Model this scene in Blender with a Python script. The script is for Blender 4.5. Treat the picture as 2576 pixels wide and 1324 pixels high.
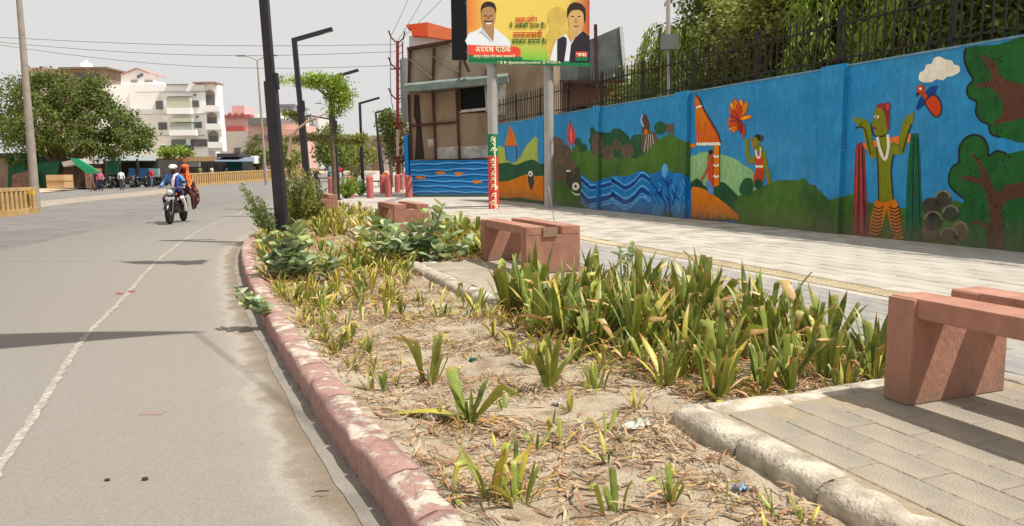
import bpy, math, random
import numpy as np
from mathutils import Vector, Matrix

for o in list(bpy.data.objects):
    bpy.data.objects.remove(o, do_unlink=True)
SC = bpy.context.scene
COL = SC.collection
rnd = random.Random(7)
nr = np.random.RandomState(7)

# ------------------------------------------------------------------ camera
FPX, CX, CY = 1900.0, 1288.0, 662.0            # focal length and centre, on a 2576 x 1324 picture
PIT, ROL, CH = math.atan(237/1900.0), math.radians(0.6), 1.3
_f = Vector((0, math.cos(PIT), -math.sin(PIT)))
_u0 = Vector((0, math.sin(PIT), math.cos(PIT)))
_r0 = Vector((1, 0, 0))
_r = _r0*math.cos(ROL) - _u0*math.sin(ROL)
_u = _u0*math.cos(ROL) + _r0*math.sin(ROL)
CAMP = Vector((0, 0, CH))
cam = bpy.data.cameras.new('camera')
camo = bpy.data.objects.new('camera', cam)
COL.objects.link(camo)
M = Matrix((_r, _u, -_f)).transposed().to_4x4()
M.translation = CAMP
camo.matrix_world = M
cam.sensor_width = 36.0
cam.lens = 36.0*FPX/2576.0
cam.clip_start = 0.05
cam.clip_end = 3000
SC.camera = camo

# ------------------------------------------------------------------ sky, sun, exposure
SUN = Vector((0.53, -0.18, 1.0)).normalized()   # towards the sun
world = bpy.data.worlds.new("World")
SC.world = world
world.use_nodes = True
wn = world.node_tree
wn.nodes.clear()
w_out = wn.nodes.new('ShaderNodeOutputWorld')
w_bg = wn.nodes.new('ShaderNodeBackground')
w_sky = wn.nodes.new('ShaderNodeTexSky')
w_sky.sky_type = 'NISHITA'
w_sky.sun_disc = False
w_sky.sun_elevation = math.asin(SUN.z)
w_sky.sun_rotation = math.atan2(SUN.x, SUN.y)
w_sky.air_density = 1.3
w_sky.dust_density = 6.0
w_sky.ozone_density = 1.0
w_mix = wn.nodes.new('ShaderNodeMixRGB')
w_mix.inputs[0].default_value = 0.87            # thin white haze over the whole sky
w_mix.inputs[2].default_value = (7.35, 7.22, 7.1, 1)
wn.links.new(w_sky.outputs[0], w_mix.inputs[1])
wn.links.new(w_mix.outputs[0], w_bg.inputs[0])
w_bg.inputs[1].default_value = 0.1
wn.links.new(w_bg.outputs[0], w_out.inputs[0])
sl = bpy.data.lights.new('sun', 'SUN')
sl.energy = 4.9
sl.angle = math.radians(0.6)
sl.color = (1.0, 0.96, 0.90)
so = bpy.data.objects.new('sun', sl)
COL.objects.link(so)
so.rotation_euler = (-SUN).to_track_quat('-Z', 'Y').to_euler()
so.location = (20, -10, 40)
SC.view_settings.view_transform = 'Standard'
SC.view_settings.look = 'None'
SC.view_settings.exposure = 0.16
SC.view_settings.gamma = 1.0
SC.view_settings.use_curve_mapping = False
SC.cycles.max_bounces = 6
SC.cycles.transparent_max_bounces = 8

# ------------------------------------------------------------------ helpers
def ray(x, y):
    return _f*FPX + _r*(x-CX) - _u*(y-CY)
def G(x, y, z=0.0):                      # picture point on the horizontal plane z
    d = ray(x, y); t = (z-CH)/d.z
    return CAMP + d*t
def D(x, y, Y):                          # picture point at depth Y
    d = ray(x, y); return CAMP + d*(Y/d.y)
def onplane(x, y, P0, n):
    d = ray(x, y); t = (P0-CAMP).dot(n)/d.dot(n)
    return CAMP + d*t
AX = Vector((-0.359, 0.933, 0)).normalized()     # along the wall, away from the camera
WX = Vector((AX.y, -AX.x, 0))                    # across the footpath, towards the wall
def L(s, t, z=0.0):
    v = AX*s + WX*t; v.z = z; return v
def ST(p): return p.dot(AX), p.dot(WX)
RZ = math.atan2(-AX.y, -AX.x)                    # frame with x towards the camera, y towards the wall
def rise(Y): return 0.0 if Y < 60 else 0.015*(min(Y, 130)-60)
ROADZ = -0.17

def worldloc(o):
    v = Vector((0, 0, 0))
    while o is not None:
        v = v + o.location; o = o.parent
    return v
def tag(o, label=None, cat=None, group=None, kind=None):
    if label: o['label'] = label
    if cat: o['category'] = cat
    if group: o['group'] = group
    if kind: o['kind'] = kind
    return o
def empty(name, loc=(0, 0, 0), label=None, cat=None, group=None, rz=0.0):
    o = bpy.data.objects.new(name, None)
    COL.objects.link(o); o.location = loc; o.rotation_euler = (0, 0, rz)
    o.empty_display_size = 0.2
    return tag(o, label, cat, group)
def link(name, me, parent=None, loc=None):
    o = bpy.data.objects.new(name, me)
    COL.objects.link(o)
    if parent is not None: o.parent = parent
    if loc is not None: o.location = loc
    return o
KIDS = {}
def children(o): return list(o.children)
def copy_tree(o, parent=None, loc=None, rz=None):
    c = o.copy(); COL.objects.link(c)
    if parent is not None: c.parent = parent
    if loc is not None: c.location = loc
    if rz is not None: c.rotation_euler = (0, 0, rz)
    for ch in children(o): copy_tree(ch, c)
    return c

class MB:
    def __init__(self): self.v = []; self.f = []; self.m = []; self.sm = []; self.c = None
    def add(self, vs, fs, mi=0, smooth=False):
        b = len(self.v); self.v += [tuple(p) for p in vs]
        for f in fs:
            self.f.append(tuple(i+b for i in f)); self.m.append(mi); self.sm.append(smooth)
    def box(self, x0, x1, y0, y1, z0, z1, mi=0, T=None):
        vs = [Vector((x, y, z)) for z in (z0, z1) for y in (y0, y1) for x in (x0, x1)]
        if T: vs = [T(p) for p in vs]
        self.add(vs, [(0, 2, 3, 1), (4, 5, 7, 6), (0, 1, 5, 4), (2, 6, 7, 3), (0, 4, 6, 2), (1, 3, 7, 5)], mi)
    def lbox(self, s0, s1, t0, t1, z0, z1, mi=0):      # box in the wall's frame
        self.box(t0, t1, s0, s1, z0, z1, mi, T=lambda p: L(p.y, p.x, p.z))
    def bar(self, a, b, w, h=None, mi=0, up=None):     # square bar from a to b
        a = Vector(a); b = Vector(b); h = h or w
        d = (b-a).normalized()
        up = Vector(up) if up else (Vector((0, 0, 1)) if abs(d.z) < 0.9 else Vector((0, 1, 0)))
        x = d.cross(up).normalized()*w/2; y = x.cross(d).normalized()*h/2
        vs = [p+sx*x+sy*y for p in (a, b) for sx, sy in ((-1, -1), (1, -1), (1, 1), (-1, 1))]
        self.add(vs, [(3, 2, 1, 0), (4, 5, 6, 7), (0, 1, 5, 4), (1, 2, 6, 5), (2, 3, 7, 6), (3, 0, 4, 7)], mi)
    def tube(self, pts, r, n=8, mi=0, cap=True, smooth=True):
        pts = [Vector(p) for p in pts]; k = len(pts)
        rr = r if isinstance(r, (list, tuple)) else [r]*k
        ref = Vector((0.13, 0.27, 0.95)); vs = []
        for i, p in enumerate(pts):
            d = (pts[min(i+1, k-1)]-pts[max(i-1, 0)]).normalized()
            if abs(d.dot(ref.normalized())) > 0.97: ref = Vector((0.9, 0.3, 0.1))
            x = d.cross(ref).normalized(); y = x.cross(d).normalized()
            for j in range(n):
                a = 2*math.pi*j/n
                vs.append(p + (x*math.cos(a)+y*math.sin(a))*rr[i])
        fs = [(i*n+j, i*n+(j+1) % n, (i+1)*n+(j+1) % n, (i+1)*n+j) for i in range(k-1) for j in range(n)]
        self.add(vs, fs, mi, smooth)
        if cap:
            self.add(vs[:n], [tuple(reversed(range(n)))], mi); self.add(vs[-n:], [tuple(range(n))], mi)
    def lathe(self, c, prof, n=16, axis='z', mi=0, smooth=True):   # prof = [(radius, height)]
        c = Vector(c); vs = []
        for (r, h) in prof:
            for j in range(n):
                a = 2*math.pi*j/n; p = (r*math.cos(a), r*math.sin(a), h)
                if axis == 'x': p = (p[2], p[0], p[1])
                if axis == 'y': p = (p[0], p[2], p[1])
                vs.append(c+Vector(p))
        k = len(prof)
        self.add(vs, [(i*n+j, i*n+(j+1) % n, (i+1)*n+(j+1) % n, (i+1)*n+j) for i in range(k-1) for j in range(n)], mi, smooth)
        self.add(vs[:n], [tuple(reversed(range(n)))], mi); self.add(vs[-n:], [tuple(range(n))], mi)
    def prism(self, poly, z0, z1, mi=0, T=None):
        n = len(poly)
        vs = [Vector((p[0], p[1], z0)) for p in poly]+[Vector((p[0], p[1], z1)) for p in poly]
        if T: vs = [T(p) for p in vs]
        self.add(vs, [tuple(reversed(range(n))), tuple(range(n, 2*n))]+[(i, (i+1) % n, n+(i+1) % n, n+i) for i in range(n)], mi)
    def ell(self, c, r, n=12, k=8, mi=0, R=None):
        c = Vector(c); vs = []
        for i in range(k+1):
            a = math.pi*i/k
            for j in range(n):
                b = 2*math.pi*j/n
                p = Vector((math.sin(a)*math.cos(b)*r[0], math.sin(a)*math.sin(b)*r[1], -math.cos(a)*r[2]))
                if R is not None: p = R @ p
                vs.append(c+p)
        self.add(vs, [(i*n+j, i*n+(j+1) % n, (i+1)*n+(j+1) % n, (i+1)*n+j) for i in range(k) for j in range(n)], mi, True)
    def build(self, name, mats, parent=None, org=None, local=False, bevel=0.0):
        if not isinstance(mats, (list, tuple)): mats = [mats]
        off = Vector((0, 0, 0))
        if not local:
            if parent is not None: off = worldloc(parent)
            elif org is not None: off = Vector(org)
        me = bpy.data.meshes.new(name)
        me.from_pydata([(p[0]-off.x, p[1]-off.y, p[2]-off.z) for p in self.v], [], self.f)
        for m in mats: me.materials.append(m)
        me.polygons.foreach_set('material_index', self.m)
        me.polygons.foreach_set('use_smooth', self.sm)
        if self.c is not None:
            ca = me.color_attributes.new('col', 'FLOAT_COLOR', 'POINT')
            ca.data.foreach_set('color', np.array(self.c, dtype=np.float32).ravel())
        me.update()
        o = link(name, me, parent)
        if parent is None and org is not None: o.location = off
        if bevel:
            b = o.modifiers.new('bevel', 'BEVEL'); b.width = bevel; b.segments = 2; b.limit_method = 'ANGLE'
        return o

# ------------------------------------------------------------------ materials
MATS = {}
def S(r, g, b):                                   # sRGB 0-255 to linear
    f = lambda c: (c/255/12.92) if c/255 <= 0.04045 else ((c/255+0.055)/1.055)**2.4
    return (f(r), f(g), f(b))
def mat(name, col, col2=None, scale=3.0, rough=0.85, bump=0.0, bscale=None, attr=False, var=0.18,
        metal=0.0, detail=6, trans=0.0, rand=0.0, spec=0.3, thr=None, grain=0.0, gscale=120, col3=None, scale3=0.6, amt3=0.5, wave=None, stretch=None):
    if name in MATS: return MATS[name]
    painted = name.startswith('paint_') or name.startswith('mural')
    if not (painted or name.startswith('print') or name.startswith('white_') or name.startswith('leaf') or attr or name.startswith('cloth')):
        q = .84; col = tuple(c*q for c in col); col2 = tuple(c*q for c in col2) if col2 else None; col3 = tuple(c*q for c in col3) if col3 else None
    m = bpy.data.materials.new(name); m.use_nodes = True
    nt = m.node_tree; N = nt.nodes; K = nt.links
    bs = N['Principled BSDF']
    tc = N.new('ShaderNodeTexCoord'); src = tc.outputs['Object']
    if stretch:
        mp = N.new('ShaderNodeMapping'); mp.inputs['Scale'].default_value = stretch
        K.new(src, mp.inputs[0]); src = mp.outputs[0]
    nz = N.new('ShaderNodeTexNoise'); nz.inputs['Scale'].default_value = scale
    nz.inputs['Detail'].default_value = detail; nz.inputs['Roughness'].default_value = 0.6
    K.new(src, nz.inputs['Vector'])
    mx = N.new('ShaderNodeMixRGB')
    if col2 is None:
        a = tuple(c*(1-var) for c in col); b = tuple(min(1, c*(1+var)) for c in col)
    else: a, b = col, col2
    mx.inputs[1].default_value = (*a, 1); mx.inputs[2].default_value = (*b, 1)
    rp = N.new('ShaderNodeValToRGB')
    lo, hi = thr if thr else (0.32, 0.68)
    rp.color_ramp.elements[0].position = lo; rp.color_ramp.elements[1].position = hi
    K.new(nz.outputs['Fac'], rp.inputs[0]); K.new(rp.outputs[0], mx.inputs[0])
    out = mx.outputs[0]
    if col3 is not None:
        n3 = N.new('ShaderNodeTexNoise'); n3.inputs['Scale'].default_value = scale3; n3.inputs['Detail'].default_value = 8
        K.new(src, n3.inputs['Vector'])
        r3 = N.new('ShaderNodeValToRGB'); r3.color_ramp.elements[0].position = 0.45; r3.color_ramp.elements[1].position = 0.7
        r3.color_ramp.elements[1].color = (amt3, amt3, amt3, 1)
        K.new(n3.outputs['Fac'], r3.inputs[0])
        m3 = N.new('ShaderNodeMixRGB'); m3.inputs[2].default_value = (*col3, 1)
        K.new(r3.outputs[0], m3.inputs[0]); K.new(out, m3.inputs[1]); out = m3.outputs[0]
    if grain:
        n5 = N.new('ShaderNodeTexNoise'); n5.inputs['Scale'].default_value = gscale; n5.inputs['Detail'].default_value = 6; n5.inputs['Roughness'].default_value = .8
        K.new(src, n5.inputs['Vector']); m5 = N.new('ShaderNodeMapRange'); m5.inputs['From Min'].default_value = .32; m5.inputs['From Max'].default_value = .68
        m5.inputs['To Min'].default_value = 1-grain; m5.inputs['To Max'].default_value = 1+grain*.8; K.new(n5.outputs['Fac'], m5.inputs['Value'])
        h5 = N.new('ShaderNodeHueSaturation'); K.new(m5.outputs[0], h5.inputs['Value']); K.new(out, h5.inputs['Color']); out = h5.outputs[0]
    if attr:
        at = N.new('ShaderNodeAttribute'); at.attribute_name = 'col'
        mu = N.new('ShaderNodeMixRGB'); mu.blend_type = 'MULTIPLY'; mu.inputs[0].default_value = 1
        K.new(out, mu.inputs[1]); K.new(at.outputs['Color'], mu.inputs[2]); out = mu.outputs[0]
    grimy = name.startswith('pink_painted')
    if painted or grimy:                                  # brushy coverage, faded patches, dirt splashed up the foot of the wall
        n4 = N.new('ShaderNodeTexNoise'); n4.inputs['Scale'].default_value = 9; n4.inputs['Detail'].default_value = 12; n4.inputs['Roughness'].default_value = .7
        mp4 = N.new('ShaderNodeMapping'); mp4.inputs['Scale'].default_value = (1, 1, .45)
        ge = N.new('ShaderNodeNewGeometry'); K.new(ge.outputs['Position'], mp4.inputs[0]); K.new(mp4.outputs[0], n4.inputs['Vector'])
        m4 = N.new('ShaderNodeMapRange'); m4.inputs['From Min'].default_value = .3; m4.inputs['From Max'].default_value = .7
        m4.inputs['To Min'].default_value = .92; m4.inputs['To Max'].default_value = 1.42; K.new(n4.outputs['Fac'], m4.inputs['Value'])
        h4 = N.new('ShaderNodeHueSaturation'); h4.inputs['Saturation'].default_value = 1.04; K.new(m4.outputs[0], h4.inputs['Value']); K.new(out, h4.inputs['Color'])
        s4 = N.new('ShaderNodeSeparateXYZ'); K.new(ge.outputs['Position'], s4.inputs[0])
        a4 = N.new('ShaderNodeMath'); a4.operation = 'MULTIPLY_ADD'; K.new(n4.outputs['Fac'], a4.inputs[0]); a4.inputs[1].default_value = -1.1; K.new(s4.outputs['Z'], a4.inputs[2])
        r4 = N.new('ShaderNodeMapRange'); r4.inputs['From Min'].default_value = -.62; r4.inputs['From Max'].default_value = -.05
        if grimy: m4.inputs['To Min'].default_value = .86; m4.inputs['To Max'].default_value = 1.14; mp4.inputs['Scale'].default_value = (1.6, 1.6, .9); r4.inputs['From Max'].default_value = -.36
        r4.inputs['To Min'].default_value = .62; r4.inputs['To Max'].default_value = 0; K.new(a4.outputs[0], r4.inputs['Value'])
        x4 = N.new('ShaderNodeMixRGB'); x4.inputs[2].default_value = (*S(112, 104, 86), 1); K.new(r4.outputs[0], x4.inputs[0]); K.new(h4.outputs['Color'], x4.inputs[1]); out = x4.outputs[0]
    if rand:
        oi = N.new('ShaderNodeObjectInfo'); mr = N.new('ShaderNodeMapRange')
        mr.inputs['To Min'].default_value = 1-rand; mr.inputs['To Max'].default_value = 1+rand
        K.new(oi.outputs['Random'], mr.inputs['Value'])
        hs = N.new('ShaderNodeHueSaturation'); K.new(mr.outputs[0], hs.inputs['Value']); K.new(out, hs.inputs['Color']); out = hs.outputs[0]
    K.new(out, bs.inputs['Base Color'])
    bs.inputs['Roughness'].default_value = rough; bs.inputs['Metallic'].default_value = metal
    bs.inputs['Specular IOR Level'].default_value = spec
    if bump:
        nb = N.new('ShaderNodeTexNoise'); nb.inputs['Scale'].default_value = bscale or scale*6; nb.inputs['Detail'].default_value = 6
        K.new(src, nb.inputs['Vector'])
        bp = N.new('ShaderNodeBump'); bp.inputs['Strength'].default_value = bump; bp.inputs['Distance'].default_value = 0.02
        K.new(nb.outputs['Fac'], bp.inputs['Height']); K.new(bp.outputs[0], bs.inputs['Normal'])
    if trans:
        tr = N.new('ShaderNodeBsdfTranslucent'); K.new(out, tr.inputs['Color'])
        ms = N.new('ShaderNodeMixShader'); ms.inputs[0].default_value = trans
        o_ = N['Material Output']
        K.new(bs.outputs[0], ms.inputs[1]); K.new(tr.outputs[0], ms.inputs[2]); K.new(ms.outputs[0], o_.inputs['Surface'])
    MATS[name] = m
    return m
def flat(name, r, g, b, rough=0.8, var=0.1, scale=4, **k):
    return mat(name, S(r, g, b), rough=rough, var=var, scale=scale, **k)

def smooth_poly(pts, closed=True, k=5):            # Catmull-Rom through the points
    n = len(pts); out = []
    R = range(n) if closed else range(n-1)
    for i in R:
        if closed: p0, p1, p2, p3 = pts[(i-1) % n], pts[i], pts[(i+1) % n], pts[(i+2) % n]
        else: p0, p1, p2, p3 = pts[max(i-1, 0)], pts[i], pts[i+1], pts[min(i+2, n-1)]
        for j in range(k):
            t = j/k
            out.append(tuple(0.5*((2*p1[a])+(-p0[a]+p2[a])*t+(2*p0[a]-5*p1[a]+4*p2[a]-p3[a])*t*t+(-p0[a]+3*p1[a]-3*p2[a]+p3[a])*t**3) for a in range(len(p1))))
    if not closed: out.append(tuple(pts[-1]))
    return out
def noise1(x, seed=0):
    from mathutils import noise
    return noise.noise(Vector((x, seed*7.3, seed*1.7)))
from mathutils import noise as mnoise
# ================================================================== ground, road, kerb, footpath
M_earth = mat('dusty_earth', S(176, 158, 130), S(205, 188, 160), scale=0.6, bump=0.3, bscale=8)
M_soil = mat('planter_soil', S(172, 156, 132), S(200, 185, 160), scale=2.2, bump=1.0, bscale=60, col3=S(134, 108, 82), scale3=7, amt3=0.75, detail=10, grain=.2, gscale=160)
M_road = mat('worn_asphalt', S(132, 128, 123), S(149, 144, 138), scale=0.45, bump=0.9, bscale=160, col3=S(116, 110, 103), scale3=1.9, amt3=0.5, detail=12, rough=0.9, grain=.22, gscale=70)
M_shoulder = mat('dusty_shoulder', S(158, 147, 131), S(176, 164, 147), scale=0.9, bump=0.5, bscale=110, col3=S(142, 129, 112), scale3=2.4, amt3=0.4, detail=12, rough=0.95)
M_line = mat('worn_white_line', S(158, 150, 138), S(196, 189, 178), scale=20, thr=(0.46, 0.66), bump=0.2, detail=10)
M_sand = mat('drifted_sand', S(150, 132, 108), S(172, 153, 127), scale=3, bump=0.5, bscale=90, col3=S(172, 160, 142), scale3=2.5, amt3=0.9)
M_gutter = mat('gutter_concrete', S(130, 124, 114), S(156, 148, 136), scale=4, bump=0.6, bscale=60)
M_conc = mat('footpath_concrete', S(176, 168, 156), S(198, 190, 178), scale=1.2, bump=0.3, bscale=50)
M_joint = mat('joint_sand', S(120, 108, 92), var=0.15)

# ground sheet: flat near by, rising slightly with the road beyond 60 m
ys = [-60, -20, 0, 20, 40, 60, 80, 100, 130, 200, 500, 1500, 2600]
xs = [-1800, -400, -150, -60, -20, 0, 20, 60, 150, 400, 1800]
g = MB()
vs = [(x, y, ROADZ-0.03+rise(y)) for y in ys for x in xs]
nx = len(xs)
g.add(vs, [(j*nx+i, j*nx+i+1, (j+1)*nx+i+1, (j+1)*nx+i) for j in range(len(ys)-1) for i in range(nx-1)])
tag(g.build('ground', M_earth), kind='structure')

# kerb line (outer face) in world coordinates
kerb_st = [(-4, 1.25), (-2, 0.98), (0, .80), (1.5, .70), (2.96, .60), (3.6, .54), (4.6, .47), (6.92, .35), (8.95, .29), (11.5, .26), (14.3, .32), (16.2, .50), (17.6, .74)]
kerb_w = [L(s, t) for s, t in kerb_st]+[Vector((-6.45, 21, 0)), Vector((-7.2, 26, 0)), Vector((-8.2, 33, 0)), Vector((-9.7, 42, 0)), Vector((-12.3, 60, 0)), Vector((-17, 90, 0)), Vector((-23, 130, 0))]
kerb_line = [Vector((p[0], p[1], 0)) for p in smooth_poly([tuple(p) for p in kerb_w], closed=False, k=8)]
def arclen(pl):
    d = [0.0]
    for a, b in zip(pl, pl[1:]): d.append(d[-1]+(b-a).length)
    return d
kd = arclen(kerb_line)
def kerb_at(d):
    import bisect
    i = max(0, min(len(kd)-2, bisect.bisect_right(kd, d)-1))
    t = (d-kd[i])/(kd[i+1]-kd[i])
    p = kerb_line[i].lerp(kerb_line[i+1], t)
    tn = (kerb_line[i+1]-kerb_line[i]).normalized()
    if 0 < i < len(kd)-2:
        t0 = (kerb_line[i]-kerb_line[i-1]).normalized(); t1 = (kerb_line[i+2]-kerb_line[i+1]).normalized()
        tn = (t0*(1-t)+t1*t+tn).normalized()
    return p, tn, Vector((tn.y, -tn.x, 0))        # point, tangent, normal towards the footpath
def kerb_t(s):                                     # t of the outer kerb face at s (near part)
    import bisect
    S_ = [a for a, b in kerb_st]
    i = max(0, min(len(S_)-2, bisect.bisect_right(S_, s)-1)); k = (s-S_[i])/(S_[i+1]-S_[i])
    return kerb_st[i][1]*(1-k)+kerb_st[i+1][1]*k
def strip(name, mat_, a, b, z, kind='structure', wob=0.0, d0=0.0, d1=None, step=0.35, seed=3, parent=None):
    """sheet parallel to the kerb from offset a to b (negative = towards the road)"""
    d1 = d1 or kd[-1]; m = MB(); vs = []; d = d0; n = 0
    while d <= d1+1e-6:
        p, tn, nn = kerb_at(min(d, d1))
        wa = wob*(mnoise.noise(Vector((d*.9, seed, 0)))+0.25*mnoise.noise(Vector((d*3.1, seed, 2)))+.3*mnoise.noise(Vector((d*9.0, seed, 5)))) if wob else 0
        for o_ in (a+wa, b): 
            q = p+nn*o_; vs.append((q.x, q.y, z+rise(q.y)))
        d += step if p.y < 20 else 2.0; n += 1
    m.add(vs, [(2*i, 2*i+1, 2*i+3, 2*i+2) for i in range(n-1)])
    o = m.build(name, mat_, parent)
    if kind and parent is None: tag(o, kind=kind)
    return o
# carriageways: one wide sheet west of the kerb
far_edge = [Vector((-16, -60, 0)), Vector((-22, 0, 0)), Vector((-29, 30, 0)), G(93, 487, ROADZ), G(250, 475, ROADZ), G(417, 463, ROADZ), Vector((-41, 100, 0)), Vector((-46, 130, 0))]
def far_x(Y):
    for a, b in zip(far_edge, far_edge[1:]):
        if a.y <= Y <= b.y: return a.x+(b.x-a.x)*(Y-a.y)/(b.y-a.y)
    return far_edge[-1].x-(Y-130)*0.12
r_ = MB(); vs = []; n = 0; dd = 0.0
pts = []
while dd <= kd[-1]:
    p, tn, nn = kerb_at(dd); pts.append(p+nn*0.05); dd += 0.5 if p.y < 20 else 2.0
for p in pts:
    fx = far_x(p.y)
    for k in range(5):
        x = p.x+(fx-p.x)*k/4; vs.append((x, p.y, ROADZ+rise(p.y)))
r_.add(vs, [(5*i+k, 5*i+5+k, 5*i+6+k, 5*i+1+k) for i in range(len(pts)-1) for k in range(4)])
tag(r_.build('road', M_road), kind='structure')
def shoulder_mat():
    m = bpy.data.materials.new('dusty_road_edge'); m.use_nodes = True; N = m.node_tree.nodes; K = m.node_tree.links; bs = N['Principled BSDF']
    at = N.new('ShaderNodeAttribute'); at.attribute_name = 'off'; ge = N.new('ShaderNodeNewGeometry')
    n1 = N.new('ShaderNodeTexNoise'); n1.inputs['Scale'].default_value = 3.2; n1.inputs['Detail'].default_value = 12; n1.inputs['Roughness'].default_value = .62; K.new(ge.outputs['Position'], n1.inputs['Vector'])
    ma = N.new('ShaderNodeMath'); ma.operation = 'MULTIPLY_ADD'; K.new(n1.outputs['Fac'], ma.inputs[0]); ma.inputs[1].default_value = .10; K.new(at.outputs['Fac'], ma.inputs[2])
    sb = N.new('ShaderNodeMath'); sb.operation = 'SUBTRACT'; K.new(ma.outputs[0], sb.inputs[0]); sb.inputs[1].default_value = .05
    rp = N.new('ShaderNodeValToRGB'); e = rp.color_ramp.elements
    q = lambda c: (*[v*.84 for v in S(*c)], 1)
    e[0].position = 0.0; e[0].color = q((137, 132, 124)); e[1].position = 1.0; e[1].color = q((128, 114, 97))
    for pos, c in ((.30, (141, 136, 130)), (.58, (148, 142, 133)), (0.888, (152, 145, 135)), (0.9268, (159, 152, 141)), (0.9354, (171, 163, 151)), (0.9461, (165, 157, 143)), (0.9548, (148, 137, 122)), (0.9742, (137, 124, 107))):
        k = e.new(pos); k.color = q(c)
    K.new(sb.outputs[0], rp.inputs[0])
    n2 = N.new('ShaderNodeTexNoise'); n2.inputs['Scale'].default_value = 70; n2.inputs['Detail'].default_value = 8; n2.inputs['Roughness'].default_value = .75; K.new(ge.outputs['Position'], n2.inputs['Vector'])
    mr = N.new('ShaderNodeMapRange'); mr.inputs['From Min'].default_value = .3; mr.inputs['From Max'].default_value = .7; mr.inputs['To Min'].default_value = .76; mr.inputs['To Max'].default_value = 1.16; K.new(n2.outputs['Fac'], mr.inputs['Value'])
    hs = N.new('ShaderNodeHueSaturation'); K.new(mr.outputs[0], hs.inputs['Value']); K.new(rp.outputs[0], hs.inputs['Color']); K.new(hs.outputs[0], bs.inputs['Base Color'])
    bs.inputs['Roughness'].default_value = .92; bs.inputs['Specular IOR Level'].default_value = .2
    bp = N.new('ShaderNodeBump'); bp.inputs['Strength'].default_value = .5; bp.inputs['Distance'].default_value = .01; K.new(n2.outputs['Fac'], bp.inputs['Height']); K.new(bp.outputs[0], bs.inputs['Normal'])
    return m
so_ = strip('road_shoulder', shoulder_mat(), -4.5, -0.02, ROADZ+0.004)
fa = so_.data.attributes.new('off', 'FLOAT', 'POINT'); fa.data.foreach_set('value', [float(i % 2) for i in range(len(so_.data.vertices))])
gt = strip('gutter', M_gutter, -0.11, 0.0, ROADZ+0.008, wob=0.03, d1=34, seed=5, step=0.1)
# worn white edge line
ln = [L(s, t) for s, t in [(-3, -1.35), (0, -1.2), (2.5, -1.1), (4.9, -1.12), (7.46, -1.2), (9.6, -1.13), (14.3, -1.0), (20.7, -.5), (27.8, .57)]]+[Vector((-11.4, 34, 0)), Vector((-15.2, 60, 0)), Vector((-20.2, 90, 0))]
lp = [Vector((p[0], p[1], 0)) for p in smooth_poly([tuple(p) for p in ln], closed=False, k=24)]
m = MB(); vs = []
for i, p in enumerate(lp):
    tn = (lp[min(i+1, len(lp)-1)]-lp[max(i-1, 0)]).normalized(); nn = Vector((tn.y, -tn.x, 0))
    w0 = .026+.03*mnoise.noise(Vector((i*.9, 1, 0))); w1 = .026+.03*mnoise.noise(Vector((i*.9, 5, 0)))
    for o_ in (-w0, w1):
        q = p+nn*o_; vs.append((q.x, q.y, ROADZ+0.008+rise(q.y)))
m.add(vs, [(2*i, 2*i+1, 2*i+3, 2*i+2) for i in range(len(lp)-1)])
tag(m.build('edge_line', M_line), kind='structure')
# pale dusty band along the gap in the median, and the sandy verge beyond
m = MB()
a = [(45, 512), (200, 497), (350, 484), (480, 474)]; b = [(480, 481), (350, 494), (200, 509), (45, 530)]
q = [G(x, y, ROADZ) for x, y in a+b]
m.add([(p.x, p.y, ROADZ+0.006+rise(p.y)) for p in q], [tuple(range(8))])
tag(m.build('dusty_median_strip', M_shoulder), kind='structure')
m = MB(); vs = []
fy = [-60, 0, 30, 45, 60, 75, 90, 110, 130, 200]
for y in fy:
    for w in (0, -90): vs.append((far_x(y)+w-(0 if w else 0.0), y, ROADZ+0.05+rise(y)))
m.add(vs, [(2*i, 2*i+2, 2*i+3, 2*i+1) for i in range(len(fy)-1)])
tag(m.build('sandy_verge', mat('verge_sand', S(196, 176, 146), S(222, 203, 172), scale=0.5, bump=0.3, bscale=9)), kind='structure')

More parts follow.
